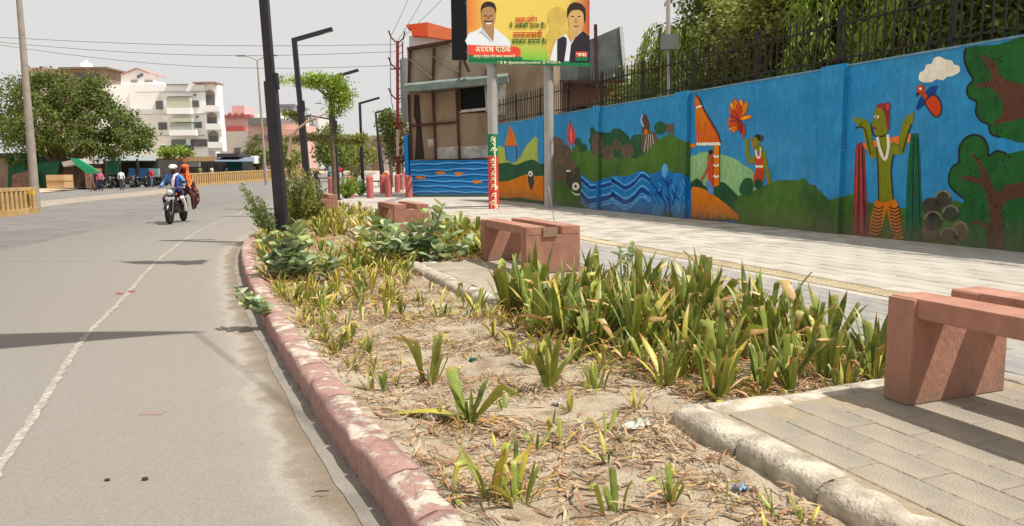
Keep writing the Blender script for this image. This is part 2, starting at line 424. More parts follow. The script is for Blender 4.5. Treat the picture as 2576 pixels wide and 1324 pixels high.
# kerb stones, painted pink with the paint worn white on top
def kerb_material():
    m = bpy.data.materials.new('painted_kerb'); m.use_nodes = True
    N = m.node_tree.nodes; K = m.node_tree.links; bs = N['Principled BSDF']
    tc = N.new('ShaderNodeTexCoord'); geo = N.new('ShaderNodeNewGeometry')
    n1 = N.new('ShaderNodeTexNoise'); n1.inputs['Scale'].default_value = 8; n1.inputs['Detail'].default_value = 12; n1.inputs['Roughness'].default_value = 0.62
    K.new(geo.outputs['Position'], n1.inputs['Vector'])
    sx = N.new('ShaderNodeSeparateXYZ'); K.new(geo.outputs['Normal'], sx.inputs[0])
    mz = N.new('ShaderNodeMapRange'); mz.inputs['From Min'].default_value = 0.2; mz.inputs['From Max'].default_value = 0.95
    mz.inputs['To Min'].default_value = -0.28; mz.inputs['To Max'].default_value = 0.025
    K.new(sx.outputs['Z'], mz.inputs['Value'])
    ad = N.new('ShaderNodeMath'); ad.operation = 'ADD'; K.new(n1.outputs['Fac'], ad.inputs[0]); K.new(mz.outputs[0], ad.inputs[1])
    oi = N.new('ShaderNodeObjectInfo'); mr = N.new('ShaderNodeMapRange'); mr.inputs['To Min'].default_value = -0.06; mr.inputs['To Max'].default_value = 0.06
    K.new(oi.outputs['Random'], mr.inputs['Value'])
    ad2 = N.new('ShaderNodeMath'); K.new(ad.outputs[0], ad2.inputs[0]); K.new(mr.outputs[0], ad2.inputs[1])
    rp = N.new('ShaderNodeValToRGB'); rp.color_ramp.elements[0].position = 0.50; rp.color_ramp.elements[1].position = 0.59
    K.new(ad2.outputs[0], rp.inputs[0])
    n2 = N.new('ShaderNodeTexNoise'); n2.inputs['Scale'].default_value = 22; n2.inputs['Detail'].default_value = 8; K.new(geo.outputs['Position'], n2.inputs['Vector'])
    pk = N.new('ShaderNodeMixRGB'); pk.inputs[1].default_value = (*S(136, 102, 94), 1); pk.inputs[2].default_value = (*S(176, 142, 132), 1); K.new(n2.outputs['Fac'], pk.inputs[0])
    wh = N.new('ShaderNodeMixRGB'); wh.inputs[1].default_value = (*S(168, 150, 136), 1); wh.inputs[2].default_value = (*S(204, 194, 178), 1); K.new(n2.outputs['Fac'], wh.inputs[0])
    mx = N.new('ShaderNodeMixRGB'); K.new(rp.outputs[0], mx.inputs[0]); K.new(pk.outputs[0], mx.inputs[1]); K.new(wh.outputs[0], mx.inputs[2])
    K.new(mx.outputs[0], bs.inputs['Base Color']); bs.inputs['Roughness'].default_value = 0.9; bs.inputs['Specular IOR Level'].default_value = 0.2
    bp = N.new('ShaderNodeBump'); bp.inputs['Strength'].default_value = 0.7; bp.inputs['Distance'].default_value = 0.012
    ad3 = N.new('ShaderNodeMath'); K.new(n2.outputs['Fac'], ad3.inputs[0]); K.new(rp.outputs[0], ad3.inputs[1])
    K.new(ad3.outputs[0], bp.inputs['Height']); K.new(bp.outputs[0], bs.inputs['Normal'])
    return m
M_kerb = kerb_material()
def stone_block(m, P, d, W=0.2, z0=-0.2, z1=0.0, rnd_top=0.03, jit=0.004, seg=3):
    """rounded kerb block: P(u, o) gives the point at length u and cross offset o"""
    r = rnd_top
    prof = [(0.0, z0), (0.0, z1-r*1.3), (r*.3, z1-r*.4), (r, z1-.004), (W*.5, z1+.004), (W-r*.6, z1-.002), (W-.004, z1-r*.5), (W, z1-r*1.3), (W, z0)]
    n = len(prof); vs = []
    us = [0, .012]+[d*i/seg for i in range(1, seg)]+[d-.012, d]
    for iu, u in enumerate(us):
        end = iu in (0, len(us)-1)
        for k, (o_, z) in enumerate(prof):
            sh = 0.012 if end else 0.0
            oo = o_+(sh if k < 3 else (-sh if k > 5 else 0)); zz = z-(sh if 2 <= k <= 6 else 0)
            q = P(u, oo)
            j = jit*mnoise.noise(Vector((q.x*9, q.y*9, zz*9)))*2
            vs.append((q.x+j, q.y+j, zz+j))
    fs = [(i*n+k, i*n+k+1, (i+1)*n+k+1, (i+1)*n+k) for i in range(len(us)-1) for k in range(n-1)]
    m.add(vs, fs, 0, True)
    m.add(vs[:n], [tuple(reversed(range(n)))]); m.add(vs[-n:], [tuple(range(n))])
kerb_root = empty('kerb', kerb_at(3)[0]); tag(kerb_root, kind='structure')
kl = 0.42; d = 0.0; i = 0
while d < 30:
    m = MB(); d0 = d
    def P(u, o_, d0=d0):
        p, tn, nn = kerb_at(d0+.004+u); return p+nn*o_
    stone_block(m, P, kl-.016, W=.18, z1=rnd.uniform(-.010, .006), z0=ROADZ-.02, jit=.007)
    m.build('kerb_stone', M_kerb, kerb_root)
    d += kl
m = MB()
while d < kd[-1]-2:
    d0 = d
    def P(u, o_, d0=d0):
        p, tn, nn = kerb_at(d0+u); q = p+nn*o_; return q
    p0 = kerb_at(d)[0]
    stone_block(m, lambda u, o_: P(u, o_), 1.9, W=.18, z1=rise(p0.y), z0=ROADZ-.05+rise(p0.y), jit=0)
    d += 2
tag(m.build('far_kerb_stone', M_kerb, kerb_root), kind='stuff')

# planter soil between kerb and footpath
PL_T = 4.42                                         # t of the footpath edge
def soil_z(s, t):
    p = L(s, t)
    z = -0.10+0.035*mnoise.noise(Vector((p.x*.9, p.y*.9, 0)))+0.022*mnoise.noise(Vector((p.x*3.1, p.y*3.1, 4)))+0.012*mnoise.noise(Vector((p.x*9, p.y*9, 8)))
    edge = t-kerb_t(s)-0.2
    if edge < .35: z += 0.06*(1-max(edge, 0)/.35)
    return z
m = MB(); ns, nt_ = 330, 90; vs = []
for i in range(ns+1):
    u = i/ns; s = -2.0+25.0*u**1.35
    t0 = kerb_t(s)+0.17
    for j in range(nt_+1):
        t = t0+(PL_T+.03-t0)*j/nt_
        z = soil_z(s, t)+0.006*mnoise.noise(Vector((s*40, t*40, 1)))+0.004*mnoise.noise(Vector((s*90, t*90, 6)))
        vs.append(L(s, t, z))
w_ = nt_+1
m.add(vs, [(i*w_+j, i*w_+j+1, (i+1)*w_+j+1, (i+1)*w_+j) for i in range(ns) for j in range(nt_)], 0, True)
tag(m.build('planter_soil', M_soil), kind='structure')

# footpath base, and the plaza beyond the planter
m = MB()
poly = [L(-6, PL_T), L(23.0, PL_T)]
dd = 0
far_k = []
while dd < kd[-1]:
    p, tn, nn = kerb_at(dd)
    if ST(p)[0] > 23.2 and p.y > 20: far_k.append(p+nn*.19)
    dd += 1.5
vs = []
rows = [(-8, PL_T, 11.4)]+[(s, PL_T, 11.4) for s in range(-6, 23, 2)]+[(23.0, PL_T, 11.4)]
for s, a, b in rows:
    for k in range(5): vs.append(L(s, a+(b-a)*k/4, -0.012))
m.add(vs, [(5*i+k, 5*i+k+1, 5*i+6+k, 5*i+5+k) for i in range(len(rows)-1) for k in range(4)])
vs = []
for p in far_k:
    e = max(p.x+1, 14-0.36*(p.y-20)) if p.y < 60 else p.x+16
    for k in range(3): vs.append((p.x+(e-p.x)*k/2, p.y, -0.012+rise(p.y)))
m.add(vs, [(3*i+k, 3*i+k+1, 3*i+4+k, 3*i+3+k) for i in range(len(far_k)-1) for k in range(2)])
path = tag(m.build('footpath', M_conc), kind='structure')

M_pav_grey = mat('grey_paver', S(146, 143, 140), S(170, 166, 160), scale=3, bump=0.5, bscale=90, rand=0.10, col3=S(178, 164, 140), scale3=4, amt3=0.6)
M_pav_cream = mat('cream_paver', S(182, 174, 160), S(208, 200, 186), scale=2, bump=0.4, bscale=70, rand=0.09, col3=S(138, 128, 112), scale3=1.7, amt3=0.75)
M_pav_yel = mat('tactile_paver', S(186, 170, 134), S(202, 188, 156), scale=3, bump=0.3, rand=0.07)
def paver_mesh(w, h, d=0.06, b=0.004, mt=None, studs=False):
    m = MB(); pr_ = [(w/2, -d), (w/2, -b), (w/2-b, 0)]
    vs = []
    for (k, z) in ((0, -d), (0, -b), (b, 0)):
        vs += [(-h/2+k, -w/2+k, z), (h/2-k, -w/2+k, z), (h/2-k, w/2-k, z), (-h/2+k, w/2-k, z)]
    m.add(vs, [(0, 1, 5, 4), (1, 2, 6, 5), (2, 3, 7, 6), (3, 0, 4, 7), (4, 5, 9, 8), (5, 6, 10, 9), (6, 7, 11, 10), (7, 4, 8, 11), (8, 9, 10, 11)])
    if studs:
        for k in range(4):
            y = -w/2+w*(k+.5)/4; m.box(-h/2+.02, h/2-.02, y-.014, y+.014, 0, .005)
    me = bpy.data.meshes.new('paver'); me.from_pydata(m.v, [], m.f); me.materials.append(mt)
    return me, m
def lay(name, parent, me, s, t, z=0.0, rz=0.0, tilt=0.004):
    o = link(name, me, parent)
    p = L(s, t, z)-worldloc(parent)
    o.location = p; o.rotation_euler = (rnd.gauss(0, tilt), rnd.gauss(0, tilt), RZ+rz+rnd.gauss(0, .006))
    return o
# grey pavers next to the planter: single ones near, one joined sheet beyond
me_g, mb_g = paver_mesh(.196, .394, mt=M_pav_grey)
me_c, mb_c = paver_mesh(.296, .594, mt=M_pav_cream)
me_y, mb_y = paver_mesh(.296, .296, mt=M_pav_yel, studs=True)
def pave(t0, t1, w, h, me, mb, s0, s1, smax, base, mt, zz=0.0):
    rest = MB(); row = 0; t = t0+w/2
    while t < t1-w*.3:
        s = s0+(h/2 if row % 2 else 0)
        while s < s1:
            if s < smax: lay('paver', base, me, s, t, zz+rnd.gauss(0, .0015))
            else:
                z = zz+rnd.gauss(0, .0015)
                a, b = h/2-.003, w/2-.003
                q = [L(s-a, t-b, z), L(s-a, t+b, z), L(s+a, t+b, z), L(s+a, t-b, z)]
                q2 = [Vector((p.x, p.y, p.z-.012)) for p in q]
                rest.add(q+q2, [(3, 2, 1, 0), (0, 1, 5, 4), (1, 2, 6, 5), (2, 3, 7, 6), (3, 0, 4, 7)])
            s += h
        row += 1; t += w
    if rest.v: tag(rest.build('distant_paver', mt, base), kind='stuff')
pave(PL_T+.16, 6.14, .2, .4, me_g, mb_g, 2.2, 22.6, 7.6, path, M_pav_grey)
pave(6.16, 6.46, .3, .3, me_y, mb_y, 2.2, 22.6, 11.5, path, M_pav_yel)
pave(6.5, 11.0, .3, .6, me_c, mb_c, 4.5, 30, 10.0, path, M_pav_cream)
# flush edging between planter and footpath
M_edge = mat('old_edging', S(150, 142, 130), S(172, 163, 150), scale=6, bump=0.5, bscale=40, rand=.06)
s = -3.0
edging = empty('footpath_edging', L(3, PL_T)); tag(edging, kind='structure')
while s < 23:
    m = MB()
    stone_block(m, lambda u, o_, s=s: L(s+u, PL_T-.02+o_), .59, W=.15, z0=-.2, z1=.006, rnd_top=.015, jit=.004)
    m.build('kerb_stone', M_edge, edging); s += .6

# ---- bench platforms: rounded whitewashed kerb stones round a paved top
M_pstone = mat('whitewashed_stone', S(170, 158, 138), S(216, 206, 186), scale=6, thr=(.34, .58), bump=.8, bscale=45, col3=S(120, 106, 88), scale3=4.5, amt3=.7, rand=.05, detail=10)
M_ptop = mat('platform_screed', S(158, 146, 128), S(184, 172, 152), scale=3, bump=.5, bscale=60, col3=S(140, 126, 108), scale3=2, amt3=.5)
M_pav_dust = mat('dusty_paver', S(150, 141, 127), S(168, 158, 142), scale=4, bump=.6, bscale=80, rand=.025, col3=S(178, 162, 136), scale3=1.6, amt3=.8)
M_jdust = mat('joint_dust', S(150, 136, 112), S(170, 154, 128), scale=20)
def platform(s0, s1, t0, t1, paved, zt=0.0, W=.2, slen=.5):
    root = empty('bench_platform', L((s0+s1)/2, (t0+t1)/2)); tag(root, kind='structure')
    m = MB(); m.lbox(s0+.1, s1-.1, t0+.1, t1, -.22, zt-.006); m.build('platform_core', M_jdust if paved else M_ptop, root)
    # left edge (facing the road)
    n = round((s1-s0)/slen); q = (s1-s0)/n
    for i in range(n):
        m = MB(); a = s0+i*q
        jt = rnd.uniform(-.012, .012)
        stone_block(m, lambda u, o_: L(a+.005+u, t0+jt+o_), q-.01, W=W, z0=-.24, z1=zt+rnd.uniform(-.006, .008), rnd_top=.045, jit=.005, seg=6)
        m.build('kerb_stone', M_pstone, root)
    # far and near edges
    for ss, sg in ((s1, -1), (s0, 1)):
        k = round((t1-t0-W)/slen); qq = (t1-t0-W)/k
        for i in range(k):
            m = MB(); b = t0+W+i*qq
            stone_block(m, lambda u, o_: L(ss+sg*o_, b+.004+u), qq-.008, W=W, z0=-.24, z1=zt+rnd.uniform(-.005, .005), rnd_top=.03, jit=.006, seg=4)
            m.build('kerb_stone', M_pstone, root)
    if paved:
        row = 0; t = t0+W+.008+.1
        while t < t1-.05:
            s = s0+W+(.2 if row % 2 else 0.0)+.2
            while s < s1-W-.19:
                lay('paver', root, me_p, s, t, zt+rnd.gauss(0, .0009)); s += .4
            row += 1; t += .2
    else:
        m = MB(); a0, a1, b0, b1 = s0+W, s1-W, t0+W, t1; nn_ = 24; vs = []
        for i in range(nn_+1):
            for j in range(nn_+1):
                s = a0+(a1-a0)*i/nn_; t = b0+(b1-b0)*j/nn_
                vs.append(L(s, t, zt-.004+.005*mnoise.noise(Vector((s*5, t*5, 1)))))
        m.add(vs, [(i*(nn_+1)+j, i*(nn_+1)+j+1, (i+1)*(nn_+1)+j+1, (i+1)*(nn_+1)+j) for i in range(nn_) for j in range(nn_)], 0, True)
        m.build('screed_top', M_ptop, root)
    return root
me_p, mb_p = paver_mesh(.195, .395, mt=M_pav_dust)
platform(0.2, 3.42, 2.24, PL_T-.03, True)
platform(7.12, 10.45, 2.42, PL_T-.03, False)
platform(14.1, 17.3, 2.5, PL_T-.03, False)
platform(21.0, 22.9, 2.6, PL_T-.03, False)
# ================================================================== boundary wall with the mural, railing on top
WT = 11.05; WH = 3.13
M_blue = mat('mural_blue', S(44, 122, 172), S(58, 138, 188), scale=1.1, bump=.25, bscale=30, col3=S(74, 140, 180), scale3=.5, amt3=.5, detail=10, rough=.75)
M_blue2 = mat('mural_blue_pillar', S(26, 128, 206), S(38, 142, 218), scale=1.5, bump=.2, bscale=30, rough=.7)
wall = empty('boundary_wall', L(18, WT), 'long blue boundary wall painted with a village mural of hills, river, huts and people', 'wall')
m = MB()
for a, b in ((-3, 6), (6, 14), (14, 22), (22, 30.6)):
    m.lbox(a, b, WT, WT+.24, -.05, WH, 0)
m.lbox(-3, 30.6, WT-.02, WT+.26, WH+.0, WH+.035, 1)
m.build('wall_panel', [M_blue, mat('wall_coping', S(90, 140, 170), S(140, 170, 185), scale=5)], wall)
PILL = [(6.3, 6.85), (11.17, 11.75), (16.24, 16.8), (20.95, 21.5), (25.2, 25.7)]
PD = 0.10
for a, b in PILL:
    m = MB(); m.lbox(a, b, WT-PD, WT-.001, -.05, WH+.05)
    m.build('pillar', M_blue, wall)

def c3(x, y): return ((1150+x/2.0065)*.83854, (40+y/2.0065)*.83854)
def c4(x, y): return ((1850+x/2.0065)*.83854, (40+y/2.0065)*.83854)
def c5(x, y): return ((2400+x/1.742)*.83854, (40+y/1.742)*.83854)
def cm(x, y): return ((1490+x/3.485)*.83854, (300+y/3.485)*.83854)
def cn(x, y): return ((2030+x/2.943)*.83854, (250+y/2.943)*.83854)
def onwall(p):
    q = onplane(p[0], p[1], L(10, WT), WX); return (q.dot(AX), q.z)
def clip(poly, a, b):
    def half(P, c, sg):
        out = []
        for i in range(len(P)):
            p, q = P[i], P[(i+1) % len(P)]
            pi, qi = sg*(p[0]-c) >= 0, sg*(q[0]-c) >= 0
            if pi: out.append(p)
            if pi != qi:
                k = (c-p[0])/(q[0]-p[0]); out.append((c, p[1]+(q[1]-p[1])*k))
        return out
    r = half(poly, a, 1)
    if len(r) > 2: r = half(r, b, -1)
    return r if len(r) > 2 else []
SEG = []; _c = -3.0
for a, b in PILL:
    SEG.append((_c, a, 0.0)); SEG.append((a, b, PD)); _c = b
SEG.append((_c, 30.6, 0.0))
from mathutils.geometry import tessellate_polygon
class Paint:
    """flat paint on the wall: each shape is a thin layer of colour lying on the plaster"""
    def __init__(self): self.mbs = {}; self.layer = 0
    def _mb(self, part, mt):
        if part not in self.mbs: self.mbs[part] = (MB(), [])
        mb, ms = self.mbs[part]
        if mt not in ms: ms.append(mt)
        return mb, ms.index(mt)
    def poly_sz(self, part, pts, mt, lay, lift=0.0):
        mb, mi = self._mb(part, mt)
        pts = [(s, max(-.02, min(WH-.004, z))) for s, z in pts]
        for a, b, off in SEG:
            c = clip(pts, a, b)
            if not c: continue
            tri = tessellate_polygon([[Vector((s, z, 0)) for s, z in c]])
            mb.add([L(s, WT-off-.0012*lay-.001-lift, z) for s, z in c], tri, mi)
            if off:      # wrap the colour round the pillar's near side
                e = [z for s, z in c if abs(s-a) < 1e-4]
                if len(e) >= 2 and max(e)-min(e) > .02:
                    z0, z1 = min(e), max(e); x = a-.0012*lay-.001
                    mb.add([L(x, WT-off, z0), L(x, WT-.002, z0), L(x, WT-.002, z1), L(x, WT-off, z1)], [(0, 1, 2, 3)], mi)
    def poly(self, part, pts, mt, lay, cv=None, sm=0):
        if cv: pts = [cv(*p) for p in pts]
        if sm: pts = smooth_poly(pts, True, sm)
        self.poly_sz(part, [onwall(p) for p in pts], mt, lay)
    def line(self, part, pts, w, mt, lay, cv=None, sm=4, closed=False, taper=False):
        if cv: pts = [cv(*p) for p in pts]
        if sm: pts = smooth_poly(pts, closed, sm)
        if closed: pts = pts+[pts[0]]
        q = [Vector(onwall(p)) for p in pts]; n = len(q)
        mb, mi = self._mb(part, mt)
        sd = []
        for i, p in enumerate(q):
            d = (q[min(i+1, n-1)]-q[max(i-1, 0)])
            if d.length < 1e-6: d = Vector((1, 0))
            d.normalize(); nn = Vector((-d.y, d.x))
            ww = w/2*(1 if not taper else max(.12, 1-i/(n-1)))
            sd.append((p+nn*ww, p-nn*ww))
        for i in range(n-1):
            s = (q[i].x+q[i+1].x)/2
            off = next((o for a, b, o in SEG if a <= s < b), 0.0)
            mb.add([L(v.x, WT-off-.0012*lay-.001, max(-.02, min(WH-.003, v.y))) for v in (sd[i][0], sd[i][1], sd[i+1][1], sd[i+1][0])], [(0, 1, 2, 3)], mi)
    def ell(self, part, c, rx, ry, mt, lay, cv=None, n=20, rot=0):
        c = cv(*c) if cv else c
        sc = {c3: .83854/2.0065, c4: .83854/2.0065, c5: .83854/1.742, cm: .83854/3.485, cn: .83854/2.943, None: 1}[cv]
        pts = []
        for i in range(n):
            a = 2*math.pi*i/n; x, y = rx*sc*math.cos(a), ry*sc*math.sin(a)
            pts.append((c[0]+x*math.cos(rot)-y*math.sin(rot), c[1]+x*math.sin(rot)+y*math.cos(rot)))
        self.poly(part, pts, mt, lay)
        return pts
    def done(self, parent):
        for k, (mb, ms) in self.mbs.items(): mb.build(k, ms, parent)
P = Paint()
C_dk = flat('paint_outline', 34, 34, 30, var=.2)
C_g1 = flat('paint_hill_green', 72, 108, 40, scale=1.2, var=.22, col3=S(46, 78, 42), scale3=.9, amt3=.8)
C_g2 = flat('paint_dark_green', 34, 78, 48, scale=1.5, var=.25)
C_g3 = flat('paint_pale_green', 134, 176, 122, scale=1.2, var=.12)
C_g4 = flat('paint_leaf_green', 34, 88, 40, scale=2, var=.2, col3=S(20, 74, 34), scale3=2.5, amt3=.6)
C_yg = flat('paint_yellow_green', 158, 172, 80, scale=2, var=.1)
C_or = flat('paint_orange', 206, 122, 40, scale=2, var=.12, col3=S(200, 105, 28), scale3=1.5, amt3=.6)
C_red = flat('paint_brick_red', 190, 74, 48, scale=3, var=.12)
C_mar = flat('paint_maroon', 130, 52, 58, scale=4, var=.2, stretch=(8, 8, 1))
C_grn = flat('paint_bottle_green', 22, 92, 66, scale=4, var=.25, stretch=(8, 8, 1))
C_skin = flat('paint_olive_skin', 118, 122, 30, scale=2, var=.1)
C_skin2 = flat('paint_brown_skin', 156, 84, 52, scale=3, var=.1)
C_wh = flat('paint_cream_white', 222, 216, 200, scale=3, var=.06)
C_br = flat('paint_bark_brown', 84, 54, 40, scale=3, var=.15)
C_rk = flat('paint_rock_brown', 92, 78, 62, scale=3, var=.25)
C_fr = flat('paint_grey_fringe', 150, 138, 118, var=.25, scale=12)
C_rk2 = flat('paint_rock_dark', 60, 62, 50, scale=3, var=.25)
C_wb = flat('paint_water_blue', 30, 108, 172, scale=1.3, var=.2, col3=S(70, 142, 190), scale3=2, amt3=.6)
C_wl = flat('paint_water_light', 96, 166, 222, scale=2, var=.12)
C_wd = flat('paint_water_dark', 18, 66, 130, scale=2, var=.15)
C_pk = flat('paint_rose', 206, 84, 84, scale=3, var=.1)
C_yl = flat('paint_amber', 236, 164, 44, scale=3, var=.08)
C_bl = flat('paint_cloth_blue', 96, 130, 180, scale=5, var=.2)

# --- far section, between the posted pillar and the white post: orange field, hills, hut
P.poly('painted_hills', [(0, 490), (40, 480), (80, 500), (100, 620), (160, 670), (250, 600), (310, 480), (405, 380), (425, 400), (425, 560), (440, 700), (440, 720), (0, 720)], C_yg, 1, cm)
P.poly('painted_hills', [(0, 690), (40, 665), (120, 655), (200, 680), (300, 640), (380, 625), (430, 650), (500, 670), (560, 690), (560, 900), (0, 900)], C_g2, 2, cm, sm=3)
P.poly('painted_field', [(-20, 860), (120, 850), (200, 820), (260, 795), (330, 775), (420, 800), (560, 790), (560, 1075), (480, 1065), (-20, 1040)], C_or, 3, cm)
P.poly('painted_hut', [(140, 262), (158, 300), (190, 370), (212, 478), (90, 478), (100, 420), (118, 350)], C_or, 4, cm)
for a in ((95, 480, 100, 640), (205, 480, 212, 650)): P.line('painted_hut', [(a[0], a[1]), (a[2], a[3])], .09, C_br, 4, cm, sm=0)
P.line('painted_hut', [(86, 478), (216, 478)], .05, C_red, 5, cm, sm=0)
for k in (112, 130, 150, 168, 188): P.line('painted_hut', [(142, 290), (k, 470)], .02, C_red, 5, cm, sm=0)
P.poly('painted_fish', [(335, 760), (360, 745), (385, 780), (395, 850), (385, 900), (362, 940), (338, 890), (328, 820)], C_rk2, 5, cm, sm=3)
P.ell('painted_fish', (356, 772), 24, 30, C_wh, 6, cm); P.ell('painted_fish', (353, 775), 9, 12, C_dk, 7, cm)
# --- rocks, rocket-like lotus bud, river
P.poly('painted_hills', [(560, 640), (700, 560), (800, 500), (880, 460), (960, 520), (1060, 560), (1200, 600), (1300, 600), (1480, 590), (1560, 540), (1700, 420), (1810, 350), (1880, 355), (1920, 400), (2020, 440), (2026, 440), (2026, 900), (1500, 900), (1100, 1180), (560, 1090)], C_g1, 2, cm)
P.poly('painted_rocks', [(590, 420), (640, 390), (690, 420), (700, 470), (740, 470), (790, 560), (760, 640), (800, 640), (840, 690), (870, 800), (880, 900), (740, 920), (720, 840), (590, 830)], C_rk, 3, cm, sm=3)
P.poly('painted_rocks', [(1000, 360), (1010, 300), (1030, 280), (1060, 310), (1090, 335), (1190, 340), (1220, 300), (1290, 305), (1340, 340), (1380, 380), (1400, 420), (1430, 380), (1480, 365), (1530, 380), (1560, 600), (1300, 605), (1160, 600), (1040, 580), (1000, 480), (960, 430)], C_g2, 3, cm, sm=3)
for c, rx, ry in (((1370, 540), 70, 78), ((1170, 560), 60, 90), ((1260, 470), 40, 60), ((1600, 450), 95, 130), ((650, 720), 60, 100), ((1070, 470), 46, 120)):
    P.ell('painted_rocks', c, rx, ry, C_rk, 4, cm)
    for dx in (-.6, -.2, .2, .6): P.line('painted_rocks', [(c[0]+dx*rx*.5, c[1]-ry*.7), (c[0]+dx*rx, c[1]+ry*.75)], .022, C_rk2 if rx < 80 else C_wh, 5, cm, sm=0)
for c, r in (((1710, 295), 62), ((1460, 430), 60), ((850, 440), 38), ((905, 500), 40)):
    P.ell('painted_bushes', c, r, r*1.15, C_g2, 5, cm)
P.poly('painted_hills', [(1560, 560), (1640, 470), (1720, 400), (1810, 350), (1880, 355), (1920, 400), (2026, 440), (2026, 760), (1480, 740), (1480, 600)], C_g1, 6, cm)
for x in (1790, 1825, 1860): P.line('painted_fort', [(x, 340), (x, 250)], .16, C_rk, 5, cm, sm=0)
P.poly('painted_bud', [(775, 230), (800, 290), (825, 350), (822, 420), (790, 480), (750, 450), (735, 370), (745, 290)], C_pk, 5, cm, sm=3)
P.line('painted_bud', [(775, 220), (775, 300)], .05, C_rk2, 6, cm, sm=0); P.line('painted_bud', [(778, 300), (786, 540)], .02, C_wh, 6, cm)
for dx in (-22, 22): P.line('painted_bud', [(775+dx*.4, 290), (775+dx*1.4, 380), (785, 470)], .03, C_mar, 6, cm)
P.poly('painted_heron', [(1535, 160), (1560, 150), (1580, 190), (1600, 270), (1585, 350), (1550, 370), (1520, 330), (1540, 260), (1530, 200)], C_br, 7, cm, sm=3)
P.poly('painted_heron', [(1545, 310), (1575, 305), (1585, 350), (1550, 368)], C_or, 8, cm)
P.line('painted_heron', [(1530, 160), (1512, 210), (1540, 280)], .03, C_wh, 8, cm)
P.poly('painted_fish', [(735, 740), (780, 730), (800, 800), (790, 900), (760, 940), (730, 860)], C_rk2, 5, cm, sm=3)
P.poly('painted_fish', [(820, 720), (860, 700), (880, 800), (878, 960), (850, 1000), (800, 960), (800, 820)], C_rk2, 5, cm, sm=3)
P.ell('painted_fish', (828, 905), 38, 42, C_wh, 6, cm); P.ell('painted_fish', (828, 903), 14, 16, C_dk, 7, cm)
P.ell('painted_fish', (752, 742), 24, 12, C_wh, 6, cm); P.line('painted_fish', [(790, 960), (830, 990), (870, 985)], .05, C_wh, 6, cm)
P.poly('painted_river', [(885, 780), (930, 810), (1030, 860), (1080, 850), (1130, 815), (1200, 810), (1260, 790), (1320, 800), (1400, 790), (1480, 745), (1530, 742), (1600, 775), (1680, 750), (1740, 740), (1762, 670), (1795, 735), (1880, 765), (1960, 765), (2010, 800), (2030, 870), (2030, 1260), (1880, 1230), (1800, 1220), (1400, 1190), (1000, 1135), (950, 1060), (910, 960)], C_wb, 7, cm, sm=3)
for k, (dy, w, c) in enumerate([(10, .05, C_wl), (42, .12, C_wd), (70, .03, C_wl), (150, .06, C_wl), (190, .13, C_wd), (262, .06, C_wl), (230, .03, C_wl)]):
    P.line('painted_river', [(890, 790+dy), (960, 850+dy*1.1), (1040, 880+dy*.9), (1230, 830+dy*.9), (1200, 795+dy), (1280, 840+dy), (1350, 880+dy), (1440, 830+dy), (1520, 750+dy), (1600, 800+dy)], w, c, 8+k, cm, sm=5)
P.line('painted_river', [(1180, 1040), (1240, 1050), (1320, 1100), (1420, 1080), (1500, 1020), (1580, 1010), (1620, 1070)], .05, C_wl, 8, cm)
P.ell('painted_river', (1762, 740), 34, 72, C_wl, 9, cm)
for pts in ([(1760, 1200), (1770, 1090), (1720, 1000), (1650, 900), (1600, 840)], [(1810, 1220), (1810, 1060), (1790, 900), (1775, 740)], [(1740, 1010), (1680, 960), (1660, 1020)], [(1790, 880), (1730, 820)], [(1800, 900), (1840, 820)], [(1860, 1170), (1900, 1000), (1940, 860)], [(1900, 990), (1880, 970), (1885, 930)], [(1720, 1000), (1730, 900)], [(1810, 1060), (1760, 980)], [(1900, 1010), (1950, 1040)]):
    P.line('painted_coral', pts, .10, C_wd, 15, cm, taper=True)
for x0, y0, h in ((1650, 1000, 160), (1700, 870, 90), (1840, 880, 120), (1880, 900, 150), (1960, 860, 160), (1990, 1000, 150), (1840, 1080, 110), (1930, 1090, 110), (1640, 1100, 90), (1980, 840, 90)):
    P.line('painted_coral', [(x0, y0), (x0+26, y0+h*.5), (x0-8, y0+h)], .03, C_wl, 14, cm)
P.poly('painted_grass', [(1730, 1215), (1760, 1170), (1800, 1190), (1850, 1165), (1900, 1230)], C_g2, 16, cm)

# --- section with the thatched hut and the flower
P.poly('painted_hills', [(122, 660), (170, 640), (210, 612), (300, 608), (420, 635), (520, 670), (600, 730), (680, 790), (700, 1000), (540, 1060), (125, 1000)], C_g3, 2, cn, sm=3)
P.poly('painted_hills', [(120, 900), (160, 850), (200, 850), (240, 900), (330, 920), (400, 870), (470, 920), (560, 1020), (600, 1100), (560, 1180), (130, 1000)], C_g2, 3, cn, sm=3)
for i in range(46):
    x = 128+i*4.2 if i < 26 else 385+(i-26)*8
    y = 890 if i < 26 else 930+(x-385)*.5
    P.line('painted_grass', [(x, y+40), (x+rnd.uniform(-6, 6), y-rnd.uniform(10, 60))], .035, C_g2, 4, cn, sm=0, taper=True)
P.poly('painted_hills', [(530, 1020), (600, 980), (700, 940), (780, 900), (880, 862), (980, 855), (1080, 860), (1160, 880), (1160, 1320), (530, 1250)], C_g1, 4, cn, sm=3)
P.poly('painted_hills', [(930, 1035), (1000, 1008), (1100, 1005), (1140, 1030), (1200, 1035), (1240, 1060), (1304, 1125), (1304, 1330), (930, 1330)], C_g1, 5, c4)
P.poly('painted_field', [(132, 935), (180, 920), (230, 930), (320, 980), (430, 1060), (520, 1140), (552, 1170), (530, 1212), (400, 1208), (132, 1190)], C_or, 6, cn, sm=3)
for i in range(34):
    x = 145+i*11.3
    P.line('painted_grass', [(x, 1212), (x+rnd.uniform(-4, 4), 1212-rnd.uniform(30, 110)*(1-i/60))], .05, C_g2 if i % 3 else C_br, 7, cn, sm=0, taper=True)
P.poly('painted_hut', [(165, 95), (200, 120), (215, 190), (160, 215)], C_red, 8, cn)
